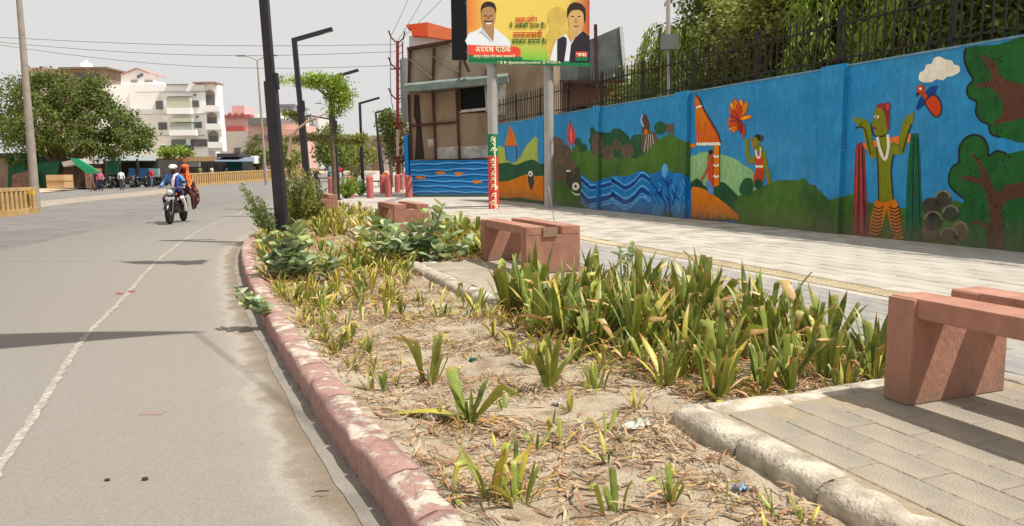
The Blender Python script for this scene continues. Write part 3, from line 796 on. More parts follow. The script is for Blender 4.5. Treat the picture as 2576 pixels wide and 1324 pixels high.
P.poly('painted_hut', [(165, 215), (225, 205), (300, 330), (360, 430), (392, 530), (180, 545), (172, 400)], C_red, 8, cn)
for i in range(9):
    P.line('painted_hut', [(172+i*6, 220), (190+i*23, 528)], .035, C_or, 9, cn, sm=0)
for i in range(5): P.line('painted_hut', [(172, 110), (166+i*11, 200)], .02, C_or, 9, cn, sm=0)
P.line('painted_hut', [(175, 215), (225, 200)], .05, C_wh, 10, cn, sm=0)
P.line('painted_hut', [(178, 538), (392, 535)], .07, C_wh, 10, cn, sm=0)
P.line('painted_hut', [(168, 100), (210, 150), (240, 225), (320, 360), (370, 450), (395, 540)], .03, C_dk, 10, cn)
P.poly('painted_hut', [(122, 535), (165, 535), (175, 565), (125, 568)], C_or, 8, cn)
P.poly('painted_hut', [(326, 550), (380, 548), (382, 900), (330, 915)], C_or, 8, cn)
P.line('painted_hut', [(381, 550), (383, 900)], .03, C_br, 9, cn, sm=0); P.line('painted_hut', [(328, 550), (330, 905)], .02, C_br, 9, cn, sm=0)
for y in (645, 725, 822): P.line('painted_hut', [(328, y-6), (352, y+5), (378, y-4)], .05, C_wh, 10, cn)
# seated figure in the hut
P.poly('painted_woman', [(285, 640), (320, 620), (330, 700), (325, 880), (330, 920), (290, 880), (275, 760)], C_red, 9, cn, sm=3)
P.ell('painted_woman', (300, 655), 26, 42, C_skin2, 10, cn); P.ell('painted_woman', (303, 610), 20, 22, C_dk, 11, cn)
P.line('painted_woman', [(280, 740), (255, 800), (222, 852)], .07, C_skin2, 10, cn)
P.poly('painted_woman', [(262, 880), (300, 870), (332, 940), (325, 985), (290, 970)], C_bl, 11, cn, sm=3)
P.line('painted_woman', [(298, 690), (310, 760), (322, 850)], .03, C_pk, 11, cn)
# flower
import math as _m
def petal(a, r, w, mt, lay, c=(550, 320)):
    ca, sa = _m.cos(a), _m.sin(a)
    pts = [(0, 0), (.45, w), (.8, w*.7), (1, 0), (.8, -w*.7), (.45, -w)]
    pts = [(c[0]+r*(x*ca-y*sa*1.0), c[1]+r*(x*sa+y*ca)) for x, y in pts]
    P.poly('painted_flower', pts, mt, lay, cn)
    P.line('painted_flower', pts, .018, C_red if mt is not C_red else C_mar, lay+1, cn, sm=0, closed=True)
for i, (a, r) in enumerate([(-2.3, 130), (-2.0, 170), (-1.75, 190), (-1.45, 185), (-1.1, 180), (-.25, 125), (2.7, 115), (2.3, 130), (1.9, 120), (2.0, 130), (3.1, 100)]):
    petal(a, r, .16, C_yl if i % 2 else C_or, 6+2*(i % 3))
for a, r in ((-1.55, 150), (-2.2, 110), (2.9, 90), (2.45, 110), (1.2, 150), (1.35, 130), (-2.7, 90)):
    petal(a, r, .2, C_red if r > 105 else C_mar, 13)
P.line('painted_flower', [(590, 440), (590, 490)], .04, C_red, 14, cn, sm=0)
# woman reaching for the flower
P.poly('painted_dancer', [(690, 650), (720, 620), (760, 640), (770, 740), (768, 870), (700, 900), (680, 850), (700, 740)], C_red, 8, cn, sm=3)
P.poly('painted_dancer', [(690, 560), (700, 600), (690, 660), (720, 620), (745, 570), (780, 600), (760, 560), (735, 545)], C_skin, 9, cn)
P.ell('painted_dancer', (707, 515), 30, 58, C_skin, 9, cn); P.ell('painted_dancer', (722, 480), 36, 28, C_dk, 10, cn); P.ell('painted_dancer', (752, 488), 15, 28, C_rk2, 11, cn)
P.ell('painted_dancer', (700, 520), 24, 46, C_skin, 12, cn)
P.line('painted_dancer', [(700, 660), (655, 690), (635, 650), (622, 560), (628, 490)], .13, C_skin, 7, cn)
P.line('painted_dancer', [(690, 600), (672, 520), (660, 480)], .05, C_skin2, 8, cn)
P.line('painted_dancer', [(765, 600), (785, 700), (805, 800), (830, 890)], .13, C_skin, 7, cn)
P.line('painted_dancer', [(700, 590), (715, 650), (740, 650), (745, 570)], .05, C_wh, 10, cn)
P.line('painted_dancer', [(700, 735), (768, 735)], .05, C_wh, 10, cn, sm=0)
for k in range(3): P.line('painted_dancer', [(715+k*18, 760), (705+k*24, 860)], .02, C_mar, 10, cn, sm=0)
P.poly('painted_bushes', [(570, 890), (600, 845), (640, 835), (672, 860), (680, 930), (640, 985), (580, 985), (556, 940)], C_g2, 9, cn, sm=3)
P.poly('painted_bushes', [(690, 870), (730, 845), (765, 870), (750, 910), (700, 930)], C_g2, 11, cn, sm=3)

# --- nearest section: man with cloth pole, bird, cloud, rocks, trees
P.poly('painted_hills', [(-10, 880), (60, 900), (120, 930), (160, 965), (180, 975), (240, 955), (290, 945), (330, 980), (520, 1020), (700, 1000), (860, 1000), (900, 1300), (-10, 1200)], C_g1, 2, c5, sm=3)
P.poly('painted_man', [(405, 630), (450, 640), (480, 690), (490, 740), (478, 820), (480, 900), (490, 980), (410, 985), (414, 900), (405, 800), (402, 700)], C_skin, 6, c5, sm=3)
P.poly('painted_man', [(395, 490), (430, 475), (460, 510), (465, 600), (455, 630), (420, 645), (395, 640), (390, 610), (383, 600), (372, 578), (385, 550)], C_skin, 8, c5)
P.poly('painted_man', [(400, 490), (425, 470), (455, 480), (470, 520), (470, 600), (458, 610), (448, 540), (430, 500)], C_mar, 9, c5, sm=3)
P.ell('painted_man', (461, 490), 14, 26, C_mar, 10, c5); P.ell('painted_man', (461, 490), 9, 18, C_red, 11, c5)
P.ell('painted_man', (404, 542), 13, 8, C_wh, 10, c5); P.ell('painted_man', (401, 543), 5, 5, C_dk, 11, c5)
P.line('painted_man', [(384, 595), (402, 605)], .04, C_mar, 10, c5, sm=0)
P.line('painted_man', [(430, 700), (385, 735), (365, 680), (345, 590), (310, 570)], .17, C_skin, 7, c5)
P.line('painted_man', [(325, 585), (290, 560), (286, 545)], .07, C_skin, 7, c5, sm=0); P.line('painted_man', [(320, 575), (283, 542)], .05, C_skin, 8, c5, sm=0)
P.line('painted_man', [(475, 690), (525, 715), (545, 640), (560, 580), (580, 545)], .17, C_skin, 7, c5)
P.poly('painted_man', [(560, 590), (555, 560), (575, 530), (600, 512), (592, 560), (585, 585)], C_skin, 8, c5)
for pts in ([(375, 575), (390, 640), (450, 640)], [(402, 700), (410, 800), (414, 980)], [(492, 740), (478, 820), (490, 975)], [(372, 740), (360, 680), (336, 600), (290, 600)], [(540, 725), (560, 650), (585, 580)]):
    P.line('painted_man', pts, .022, C_dk, 12, c5)
P.line('painted_man', [(408, 645), (420, 710), (448, 765), (465, 700), (462, 635)], .06, C_wh, 12, c5)
P.poly('painted_man', [(395, 975), (440, 990), (500, 970), (515, 1000), (530, 1080), (545, 1178), (490, 1180), (470, 1090), (456, 1020), (440, 1090), (420, 1168), (362, 1165), (372, 1080)], C_or, 9, c5)
for k in range(9):
    y = 1010+k*18
    P.line('painted_man', [(388-k*2.5, y), (412-k*1.5, y+12), (440-k*2, y+2)], .03, C_br, 10, c5); P.line('painted_man', [(468+k*2, y+2), (496+k*2, y+12), (520+k*3, y)], .03, C_br, 10, c5)
P.poly('painted_cloth_pole', [(330, 680), (470, 650), (580, 630), (590, 670), (470, 690), (335, 712)], flat('paint_salmon', 226, 120, 76), 4, c5)
P.poly('painted_cloth_pole', [(300, 680), (325, 675), (338, 700), (345, 850), (360, 1165), (275, 1160), (285, 850), (290, 720)], C_mar, 5, c5)
P.poly('painted_cloth_pole', [(580, 630), (620, 628), (628, 760), (645, 1190), (550, 1185), (560, 850)], C_grn, 5, c5)
for k in range(4):
    P.line('painted_cloth_pole', [(303+k*8, 700), (288+k*18, 1150)], .025, C_dk if k % 2 else C_red, 6, c5, sm=0)
    P.line('painted_cloth_pole', [(585+k*10, 650), (566+k*22, 1175)], .025, C_dk if k % 2 else C_g4, 6, c5, sm=0)
P.poly('painted_cloud', [(622, 330), (630, 310), (652, 295), (662, 270), (690, 262), (700, 238), (728, 226), (755, 238), (770, 243), (795, 248), (808, 268), (832, 275), (838, 300), (825, 315), (795, 330), (770, 332), (750, 350), (715, 345), (690, 360), (650, 362), (625, 350)], C_wh, 5, c5, sm=4)
P.poly('painted_bird', [(665, 450), (695, 425), (730, 450), (742, 500), (730, 535), (705, 540), (680, 510), (655, 470)], C_red, 6, c5, sm=3)
P.ell('painted_bird', (634, 400), 22, 26, C_red, 7, c5); P.poly('painted_bird', [(615, 410), (605, 438), (628, 422)], C_dk, 8, c5)
P.poly('painted_bird', [(655, 420), (680, 385), (722, 378), (705, 425), (680, 440)], C_wd, 8, c5); P.poly('painted_bird', [(640, 430), (660, 470), (625, 500), (606, 505), (620, 460)], C_wd, 8, c5)
P.line('painted_bird', [(640, 420), (665, 440)], .1, C_red, 7, c5, sm=0); P.ell('painted_bird', (632, 395), 7, 7, C_wh, 9, c5)
P.line('painted_bird', [(665, 450), (695, 425), (730, 450), (742, 500), (730, 535), (705, 540), (680, 510), (655, 470)], .02, C_dk, 9, c5, closed=True)
for c, rx, ry in (((690, 1010), 55, 48), ((750, 968), 44, 44), ((790, 1045), 44, 44), ((698, 1082), 50, 50), ((680, 1150), 46, 44), ((840, 1140), 44, 54), ((780, 1165), 52, 48)):
    P.ell('painted_rocks', c, rx, ry, C_rk2 if c[0] % 20 else C_rk, 6, c5)
    for k in range(15):
        a = -3.0+k*.2
        if rx != 46: P.line('painted_rocks', [(c[0]+rx*.78*_m.cos(a), c[1]+ry*.78*_m.sin(a)), (c[0]+rx*1.0*_m.cos(a), c[1]+ry*1.0*_m.sin(a))], .016, C_fr if c[1] != 1010 else C_rk, 7, c5, sm=0)
P.poly('painted_tree', [(868, 182), (860, 240), (880, 300), (905, 345), (875, 390), (885, 440), (925, 465), (920, 520), (950, 565), (985, 580), (1000, 630), (1050, 648), (1230, 640), (1230, 150), (1030, 165)], C_g4, 4, c5, sm=4)
P.poly('painted_tree', [(940, 220), (980, 230), (1030, 270), (1060, 340), (1230, 400), (1230, 520), (1010, 580), (1060, 530), (1060, 470), (1010, 400), (950, 385), (905, 385), (960, 360), (1000, 350), (985, 280)], C_br, 5, c5, sm=3)
P.poly('painted_tree', [(860, 970), (790, 910), (780, 850), (800, 800), (830, 780), (835, 700), (870, 650), (920, 636), (965, 660), (985, 710), (985, 745), (1030, 720), (1080, 735), (1230, 760), (1230, 1250), (850, 1215), (870, 1150), (835, 1090), (830, 1020)], C_g4, 4, c5, sm=4)
P.poly('painted_tree', [(890, 730), (930, 760), (975, 820), (1000, 880), (1035, 940), (1080, 900), (1230, 880), (1230, 940), (1075, 990), (1060, 1080), (1070, 1245), (985, 1235), (975, 1130), (930, 1105), (880, 1100), (930, 1085), (985, 1100), (985, 1000), (960, 910), (900, 880), (835, 865), (880, 850), (950, 860), (930, 790)], C_br, 5, c5, sm=3)
for pts in ([(868, 182), (860, 240), (880, 300), (905, 345), (875, 390), (885, 440), (925, 465), (920, 520), (950, 565), (985, 580), (1000, 630), (1050, 648)], [(860, 970), (790, 910), (780, 850), (800, 800), (830, 780), (835, 700), (870, 650), (920, 636), (965, 660), (985, 710), (985, 745), (1030, 720), (1080, 735)]):
    P.line('painted_tree', pts, .03, C_dk, 7, c5)
for i in range(150):
    x = rnd.uniform(875, 1100); y = rnd.uniform(190, 1180)
    if 640 < y < 700 or (y < 640 and x < 905+.25*(y-200)) : continue
    P.line('painted_tree', [(x, y), (x+2, y+9)], .02, C_dk, 6, c5, sm=0)
# dark plinth smear and the painted foot of the wall
P.poly('painted_field', [(-20, 1020), (100, 1030), (240, 1018), (380, 1045), (560, 1060), (560, 1090), (-20, 1060)], C_g2, 5, cm)
# tiny white specks of thrown paint on the blue
for i in range(170):
    s = rnd.uniform(6.9, 16.2); z = rnd.uniform(.9, 3.0); a = .006+.006*rnd.random()
    P.poly_sz('paint_specks', [(s-a, z-a), (s+a, z-a), (s+a, z+a), (s-a, z+a)], C_wl, 2)
P.done(wall)

# railing
rail = empty('iron_railing', L(18, WT+.1, WH), 'black iron railing of spear pickets on top of the blue wall', 'railing')
M_iron = mat('black_iron', S(30, 28, 28), S(58, 50, 46), scale=8, rough=.6, metal=.2)
m = MB(); z = .0
m.box(-.012, .012, -.012, .012, 0, 1.02); m.add([(-.018, -.004, 1.02), (.018, -.004, 1.02), (.0, 0, 1.2), (.018, .004, 1.02), (-.018, .004, 1.02)], [(0, 1, 2), (3, 4, 2), (1, 3, 2), (4, 0, 2), (0, 4, 3, 1)])
me = bpy.data.meshes.new('picket'); me.from_pydata(m.v, [], m.f); me.materials.append(M_iron)
s = -1.0; k = 0
while s < 30.4:
    o = link('picket', me, rail); o.location = L(s, WT+.1, WH+.02)-worldloc(rail); o.rotation_euler = (rnd.gauss(0, .008), rnd.gauss(0, .012), RZ)
    s += .185; k += 1
for z in (.16, .80):
    m = MB(); m.lbox(-1.1, 30.5, WT+.085, WT+.115, WH+z, WH+z+.035); m.build('rail', M_iron, rail)
s = -.5
while s < 30.4:
    m = MB(); m.lbox(s-.022, s+.022, WT+.075, WT+.125, WH+.03, WH+1.1); m.build('rail_post', M_iron, rail); s += 2.4
# ================================================================== benches
M_bench = mat('pink_painted_concrete', S(170, 122, 104), S(192, 146, 126), scale=2.6, bump=.3, bscale=55, col3=S(142, 98, 82), scale3=5, amt3=.55, rough=.85, stretch=(1, 1, .5), detail=12)
M_chip = mat('bare_concrete_chip', S(140, 112, 92), S(160, 132, 108), scale=8, bump=.4)
def bench(s_far, t0, label, L_=1.74, H_=.585, W=.74, chip=False, name='concrete_bench', group='pink concrete benches along the footpath'):
    root = empty(name, L(s_far, t0), label, 'bench', group, rz=RZ)      # local x towards the camera, y towards the wall
    def slab(x0, x1):
        m = MB()
        m.prism([(0, 0), (W, 0), (W, H_-.002), (W-.262, H_-.002), (W-.262, H_-.11), (.262, H_-.11), (.262, H_-.002), (0, H_-.002)], x0, x1, T=lambda p: Vector((p.z, p.x, p.y)))
        m.build('end_slab', M_bench, root, local=True, bevel=.008)
    slab(0, .17); slab(L_-.17, L_)
    bw = .25
    for y0 in (.004, W-bw-.004):
        m = MB(); m.box(-.004, L_+.004, y0+(.02 if y0 < .1 else 0), y0+bw-(.02 if y0 > .1 else 0), H_-.105, H_+.004)
        m.build('seat_beam', M_bench, root, local=True, bevel=.008)
    if chip:
        m = MB(); m.box(L_-.0, L_+.022, .22, .42, H_-.13, H_-.012); m.build('bare_patch', M_chip, root, local=True, bevel=.006)
    return root
bench(3.10, 3.42, 'nearest pink concrete bench at the right edge, standing on the brick paved platform')
bench(10.30, 3.48, 'pink concrete bench with a chipped end in the middle, left of the dense lily bed', chip=True)
bench(17.25, 3.36, 'pink concrete bench half hidden behind the grey green milkweed bush')
bench(24.6, 2.55, 'farthest low pink concrete bench in front of the bollards', L_=1.6)

# ================================================================== black street lamps
M_black = mat('black_painted_steel', S(38, 37, 42), S(52, 50, 56), scale=3, rough=.5, spec=.4)
M_glass = mat('lamp_lens', S(200, 200, 195), rough=.3)
def lamp(base, lean, h, label, arm=1.2, w=.17, split=3.1):
    root = empty('street_lamp', base, label, 'street lamp', 'black angular street lamps along the kerb')
    b = Vector(base); d = Vector((lean[0], lean[1], 1.0)).normalized()
    top = b+d*h
    mid = b+d*split
    m = MB(); m.bar(b-Vector((0, 0, .05)), mid, w*1.1, w*1.1, up=(0, 1, 0)); m.build('pole', M_black, root, bevel=.006)
    m = MB(); m.bar(mid+d*.003, top, w*.82, w*.82, up=(0, 1, 0)); m.build('upper_pole', M_black, root, bevel=.006)
    m = MB(); m.bar(mid-d*.16+Vector((w*.62, -.01, 0)), mid+d*.16+Vector((w*.62, -.01, 0)), .07, .12, up=(0, 1, 0)); m.build('junction_box', M_black, root, bevel=.01)
    m = MB(); m.box(b.x-.17, b.x+.17, b.y-.17, b.y+.17, b.z-.04, b.z+.015); m.build('base_plate', M_black, root)
    e = top+Vector((arm*.985, .05, arm*.24))
    m = MB(); m.bar(top-Vector((w*.35, 0, .05)), e, w*.85, w*.7); m.build('arm', M_black, root, bevel=.006)
    q = top.lerp(e, .6)-Vector((0, 0, w*.37)); q2 = top.lerp(e, .97)-Vector((0, 0, w*.37))
    m = MB(); m.bar(q, q2, w*.6, .012); m.build('lens', M_glass, root)
    return root
def from_px(bx, by, Y, tx, ty):       # lamp foot and top given where they are seen
    b = D(bx, by, Y); t = D(tx, ty, Y); return b, t
def lamp_px(bx, Y, tx, ty, label, w=.17, arm=1.2):
    # base at ground level below (bx)
    z = rise(Y); d = D(bx, 500, Y); yb = 500
    for _ in range(4):
        p = D(bx, yb, Y); yb += (p.z-z)*FPX/Y
    b = D(bx, yb, Y); t = D(tx, ty, Y); h = (t-b).length
    lean = ((t.x-b.x)/(t.z-b.z), 0)
    return lamp((b.x, b.y, b.z), lean, h, label, arm=arm, w=w, split=h*.62)
lamp_px(712, 15.4, 661, -42, 'nearest black street lamp, thick pole rising out of the milkweed at the kerb', w=.2)
lamp_px(780, 24, 740, 98, 'second black street lamp, with its whole arm against the sky', w=.17)
lamp_px(850, 34, 834, 194, 'black street lamp whose head pokes out of the umbrella tree', w=.17)
lamp_px(914, 46, 905, 259, 'black street lamp standing alone behind the bollards', w=.17)
lamp_px(962, 60, 945, 283, 'black street lamp right of the lone one behind the bollards', w=.18)
lamp_px(968, 72, 949, 310, 'small distant black street lamp overlapping the taller one beside it', w=.16)
lamp_px(985, 84, 971, 330, 'most distant black street lamp in front of the dark trees', w=.16)

# ================================================================== bollards
M_boll = mat('pink_bollard_paint', S(186, 92, 92), S(206, 118, 114), scale=5, bump=.3, bscale=40)
bp = [(836, 497, 33, 'pink bollard left of the black lamp pole, beside the far bench'), (882, 478, 37, 'pink bollard by the leafy plants behind the far bench'), (931, 490, 36, 'tall pink bollard standing alone in the middle of the row'),
      (963, 473, 43, 'pink bollard leaning against the view of the distant lamp pole'), (978, 488, 37, 'pink bollard just left of the red and white pylon'), (1000, 471, 44, 'pink bollard at the foot of the red and white pylon'), (1029, 492, 36.2, 'dark pink bollard touching the corner of the blue fish wall')]
for x, y, Y, lb in bp:
    p = D(x, y, Y); p.z = 0
    m = MB(); m.lathe(p, [(.17, 0), (.17, .9), (.15, 1.0), (.12, 1.04), (.0, 1.05)], n=14)
    tag(m.build('bollard', M_boll, org=p), lb, 'bollard', 'pink bollards at the end of the footpath')
for i, (x, Y) in enumerate([(1012, 52), (1020, 60), (1004, 66), (1026, 50), (1016, 72)]):
    p = D(x, 450, Y); p.z = rise(Y)
    m = MB(); m.lathe(p, [(.17, 0), (.17, .9), (.15, 1.0), (.0, 1.04)], n=10)
    tag(m.build('bollard', M_boll, org=p), '%s of the small distant red bollards beyond the pylon' % ['second from the left', 'middle one', 'leftmost', 'rightmost', 'second from the right'][i], 'bollard', 'distant red bollards')

# ================================================================== billboard on two posts
BY = 25.0
b0 = D(1177, 100, 24.35); b1 = D(1483, 100, 25.6); bd = (b1-b0); bd.z = 0; bn = Vector((bd.y, -bd.x, 0)).normalized()   # faces the camera
BP0 = Vector((b0.x, b0.y, 0)); bd.normalize()
bb = empty('billboard', (b0.x+2, b0.y+.6, 0), 'election billboard with two men, green base band and Hindi slogans on two tall posts', 'billboard')
def cB(x, y): return ((1380+x/6.133)*.83854, (50+y/6.133)*.83854)
def onboard(p, k=0.0):
    q = onplane(p[0], p[1], BP0+bn*(.0), bn); return q+bn*(.002+.0022*k)
# corners of the panel on its plane
zb = onboard((1177, 158)).z; uT = (onboard((1483, 160))-BP0).dot(bd)
zt = zb+2.75
m = MB()
def BT(p): return BP0+bd*p.x-bn*p.y+Vector((0, 0, p.z))
m.box(0, uT, .0, .10, zb, zt, T=BT); m.build('panel', flat('board_frame', 190, 190, 188), bb)
m = MB()
for u in (.3, 1.2, 2.1, 3.0, 3.8): m.box(u, u+.06, .10, .18, zb+.02, zt-.02, T=BT)
m.box(-.02, uT+.02, .10, .2, zb+.3, zb+.38, T=BT); m.box(-.02, uT+.02, .10, .2, zb+1.8, zb+1.88, T=BT); m.build('back_frame', M_black, bb)
M_post = mat('galvanised_post', S(176, 172, 166), S(196, 192, 186), scale=1.5, rough=.45, metal=.1, spec=.5)
M_pgrn = flat('poster_green', 32, 132, 78, var=.15); M_pred = flat('poster_red', 226, 76, 62, var=.1)
for (px, Y, nm) in ((1240.5, 23.3, 0), (1378, 25.6, 1)):
    p = D(px, 430, Y); p.z = 0
    q = BP0+bd*((p-BP0).dot(bd))
    # the post stands just behind the panel
    foot = Vector((p.x, p.y, -.05)) if nm == 0 else Vector((q.x, q.y, -.05))-bn*.3
    if nm == 0: foot = Vector((D(1240.5, 430, 24.75).x, 24.75+.15, -.05))
    m = MB(); m.tube([foot, Vector((foot.x, foot.y, zb+1.0))], .165 if nm == 0 else .16, n=20)
    m.build('post', M_post, bb)
    if nm == 0:
        m = MB(); m.tube([foot+Vector((0, 0, .0)), Vector((foot.x, foot.y, 1.72))], .169, n=20, cap=False); m.build('red_wrap', M_pred, bb)
        m = MB(); m.tube([Vector((foot.x, foot.y, 1.722)), Vector((foot.x, foot.y, 2.42))], .169, n=20, cap=False); m.build('green_wrap', M_pgrn, bb)
        FOOT = foot
# printed poster: gradient ground, figures, bands, lettering
def grad_mat():
    m = bpy.data.materials.new('poster_ground'); m.use_nodes = True; N = m.node_tree.nodes; K = m.node_tree.links
    at = N.new('ShaderNodeAttribute'); at.attribute_name = 'col'; K.new(at.outputs['Color'], N['Principled BSDF'].inputs['Base Color'])
    N['Principled BSDF'].inputs['Roughness'].default_value = .5; return m
m = MB(); cols = []; NU, NZ = 24, 18; vs = []
cOr, cYe, cGr, cRd = S(224, 120, 40), S(236, 206, 92), S(120, 196, 60), S(196, 70, 50)
for j in range(NZ+1):
    for i in range(NU+1):
        u = i/NU; v = j/NZ
        p = BP0+bd*(u*uT)+Vector((0, 0, zb+.14+(zt-zb-.16)*v))+bn*.001
        vs.append(p)
        base = [cYe[k]*(1-max(0, 1-v*3.2))+cGr[k]*max(0, 1-v*3.2) for k in range(3)]
        w = max(0, (abs(u-.5)-.30)/.2)*min(1, v*2.6); w = min(1, w)
        tgt = cOr if u < .5 else cRd
        cols.append([base[k]*(1-w)+tgt[k]*w for k in range(3)]+[1])
m.add(vs, [(j*(NU+1)+i, j*(NU+1)+i+1, (j+1)*(NU+1)+i+1, (j+1)*(NU+1)+i) for j in range(NZ) for i in range(NU)])
m.c = cols; m.build('poster', grad_mat(), bb)
PMB = {}
def ppoly(part, pts, mt, k, sm=0):
    pts = [cB(*p) for p in pts]
    if sm: pts = smooth_poly(pts, True, sm)
    mb = PMB.setdefault(part, (MB(), []))
    if mt not in mb[1]: mb[1].append(mt)
    q = [onboard(p, k) for p in pts]
    uv = [Vector(((p-BP0).dot(bd), p.z, 0)) for p in q]
    mb[0].add(q, tessellate_polygon([uv]), mb[1].index(mt))
c_shirt = flat('print_white_shirt', 230, 236, 240, var=.04); c_sk = flat('print_skin', 178, 134, 88, var=.1); c_sk2 = flat('print_light_skin', 214, 172, 110, var=.08)
c_vest = flat('print_black_vest', 46, 40, 50); c_col = flat('print_collar', 206, 214, 224); c_hair = flat('print_hair', 52, 38, 30); c_ghost = flat('print_ghost_yellow', 214, 184, 88, var=.15)
ppoly('printed_man', [(150, 330), (250, 280), (340, 240), (390, 200), (640, 210), (700, 270), (800, 340), (870, 410), (910, 550), (150, 560)], c_shirt, 1, 2)
ppoly('printed_man', [(400, 215), (430, 120), (620, 120), (630, 260), (612, 460), (520, 350)], c_sk, 2)
ppoly('printed_man', [(385, -40), (400, -150), (450, -220), (530, -240), (610, -215), (650, -130), (655, 0), (640, 110), (590, 190), (520, 215), (450, 185), (400, 90)], c_sk, 3, 3)
ppoly('printed_man', [(385, -60), (390, -190), (450, -260), (540, -275), (630, -240), (665, -140), (660, -60), (630, -140), (560, -180), (470, -170), (410, -130)], c_hair, 4, 2)
ppoly('printed_man', [(440, 72), (520, 88), (610, 72), (600, 96), (520, 108), (450, 96)], c_hair, 4); ppoly('printed_man', [(470, 118), (580, 116), (560, 146), (490, 148)], c_shirt, 5)
for x in (470, 570): ppoly('printed_man', [(x-28, -20), (x+28, -20), (x+22, -4), (x-22, -4)], c_hair, 5)
ppoly('printed_man', [(505, -10), (540, -10), (556, 50), (494, 50)], flat('print_shade', 150, 108, 70), 4)
ppoly('printed_man', [(395, 215), (420, 225), (600, 460), (560, 440), (400, 290), (350, 290)], c_col, 6)
ppoly('printed_ghost', [(1600, 60), (1640, -100), (1760, -180), (1900, -150), (1960, 0), (1940, 180), (1990, 300), (1800, 400), (1650, 830), (1600, 700), (1560, 420), (1640, 220)], c_ghost, 1, 3)
ppoly('printed_leader', [(1650, 830), (1700, 620), (1780, 420), (1940, 320), (2040, 480), (2100, 380), (2240, 260), (2380, 360), (2380, 850), (1650, 835)], c_shirt, 2)
ppoly('printed_leader', [(1785, 835), (1785, 560), (1790, 420), (1900, 360), (1960, 400), (1965, 480), (1915, 840)], c_vest, 3)
ppoly('printed_leader', [(2005, 845), (2040, 520), (2110, 400), (2250, 265), (2384, 365), (2384, 850)], c_vest, 3)
ppoly('printed_leader', [(2000, 300), (2010, 180), (2240, 180), (2180, 320), (2040, 470)], c_sk2, 4)
ppoly('printed_leader', [(1990, 40), (2000, -120), (2070, -200), (2180, -200), (2270, -120), (2285, 60), (2260, 190), (2200, 290), (2120, 305), (2040, 240), (2000, 140)], c_sk2, 5, 3)
ppoly('printed_leader', [(1975, 20), (1975, -150), (2060, -250), (2190, -250), (2300, -150), (2310, 60), (2275, 120), (2270, -40), (2200, -120), (2060, -110), (2005, -40)], c_hair, 6, 2)
for x in (2070, 2190): ppoly('printed_leader', [(x-30, -10), (x+30, -10), (x+22, 10), (x-22, 10)], c_hair, 6)
ppoly('printed_leader', [(2080, 170), (2190, 170), (2170, 195), (2100, 195)], flat('print_lips', 150, 84, 60), 6)
ppoly('printed_leader', [(2110, 30), (2140, 30), (2160, 120), (2100, 120)], flat('print_shade2', 186, 140, 84), 6)
ppoly('printed_emblem', [(2120, 645), (2345, 645), (2345, 745), (2120, 745)], M_pred, 7); ppoly('printed_emblem', [(2120, 745), (2345, 745), (2345, 818), (2120, 818)], M_pgrn, 7)
ppoly('name_band', [(140, 520), (400, 535), (1040, 555), (1100, 590), (1118, 690), (1080, 742), (150, 708)], flat('print_band_red', 232, 78, 60), 8)
for k, (mb, ms) in PMB.items(): mb.build(k, ms, bb)
m = MB(); m.box(0, uT, -.008, 0, zb, zb+.15, T=BT); m.build('green_band', M_pgrn, bb)
ppts = [cB(150, 700), cB(1145, 745), cB(1150, 800), cB(150, 800)]
m = MB(); q = [onboard(p, 6) for p in ppts]; m.add(q, [(0, 1, 2, 3)]); m.build('green_title_band', M_pgrn, bb)

def text_mesh(txt, size, mt, name, parent, origin, ux, uy, sx=1.0, bold=0.0, center=False, lift=None):
    cu = bpy.data.curves.new(name, 'FONT'); cu.body = txt; cu.size = size; cu.offset = bold
    cu.resolution_u = 3
    if center: cu.align_x = 'CENTER'
    o = bpy.data.objects.new('tmp', cu); COL.objects.link(o)
    dg = bpy.context.evaluated_depsgraph_get(); me = bpy.data.meshes.new_from_object(o.evaluated_get(dg))
    bpy.data.objects.remove(o); bpy.data.curves.remove(cu)
    off = worldloc(parent)
    for v in me.vertices:
        x, y = v.co.x*sx, v.co.y
        q = (lift(x, y) if lift else origin+ux*x+uy*y)-off
        v.co = q
    me.materials.clear(); me.materials.append(mt)
    me.update()
    return link(name, me, parent)
Z = Vector((0, 0, 1))
c_tg = flat('print_dark_green', 30, 88, 46); c_tw = flat('print_cream', 250, 240, 200); c_tr = flat('print_text_red', 200, 50, 44)
def bt(txt, x0, y0, x1, h, mt, k=10, name='lettering', bold=.004):
    a = onboard(cB(x0, y0), k); b = onboard(cB(x1, y0), k); hh = h/6.133*.83854*25/FPX
    o = text_mesh(txt, hh, mt, name, bb, a, (b-a).normalized(), Z, bold=bold)
    # squeeze to the printed width
    off = worldloc(bb); us = [(v.co+off-a).dot(bd) for v in o.data.vertices]
    if us and max(us) > 0:
        f = (b-a).length/max(us)
        for v in o.data.vertices:
            w = v.co+off-a; u = w.dot(bd); v.co = v.co+bd*(u*(f-1))
    return o
bt('उत्तर प्रदेश', 1010, 105, 1420, 120, c_tr)
bt('ने अबकी ठाना है।', 905, 215, 1570, 120, c_tg)
bt('समाजवादी', 975, 395, 1510, 150, c_tr)
bt('सरकार बनाना है।', 950, 500, 1585, 115, c_tg)
bt('अवधेश पाठक', 275, 655, 930, 140, c_tw)
bt('आदर्श बिधूना विधानसभा, समाजवादी', 240, 755, 1010, 58, c_tw, bold=.001)
bt('f  ◎  ▶  @samajwadiparty.awadhesh  ☎ 9415280116', 690, 868, 1840, 60, c_tw, bold=.001)
bt('सपा', 2140, 735, 2320, 90, c_tw)
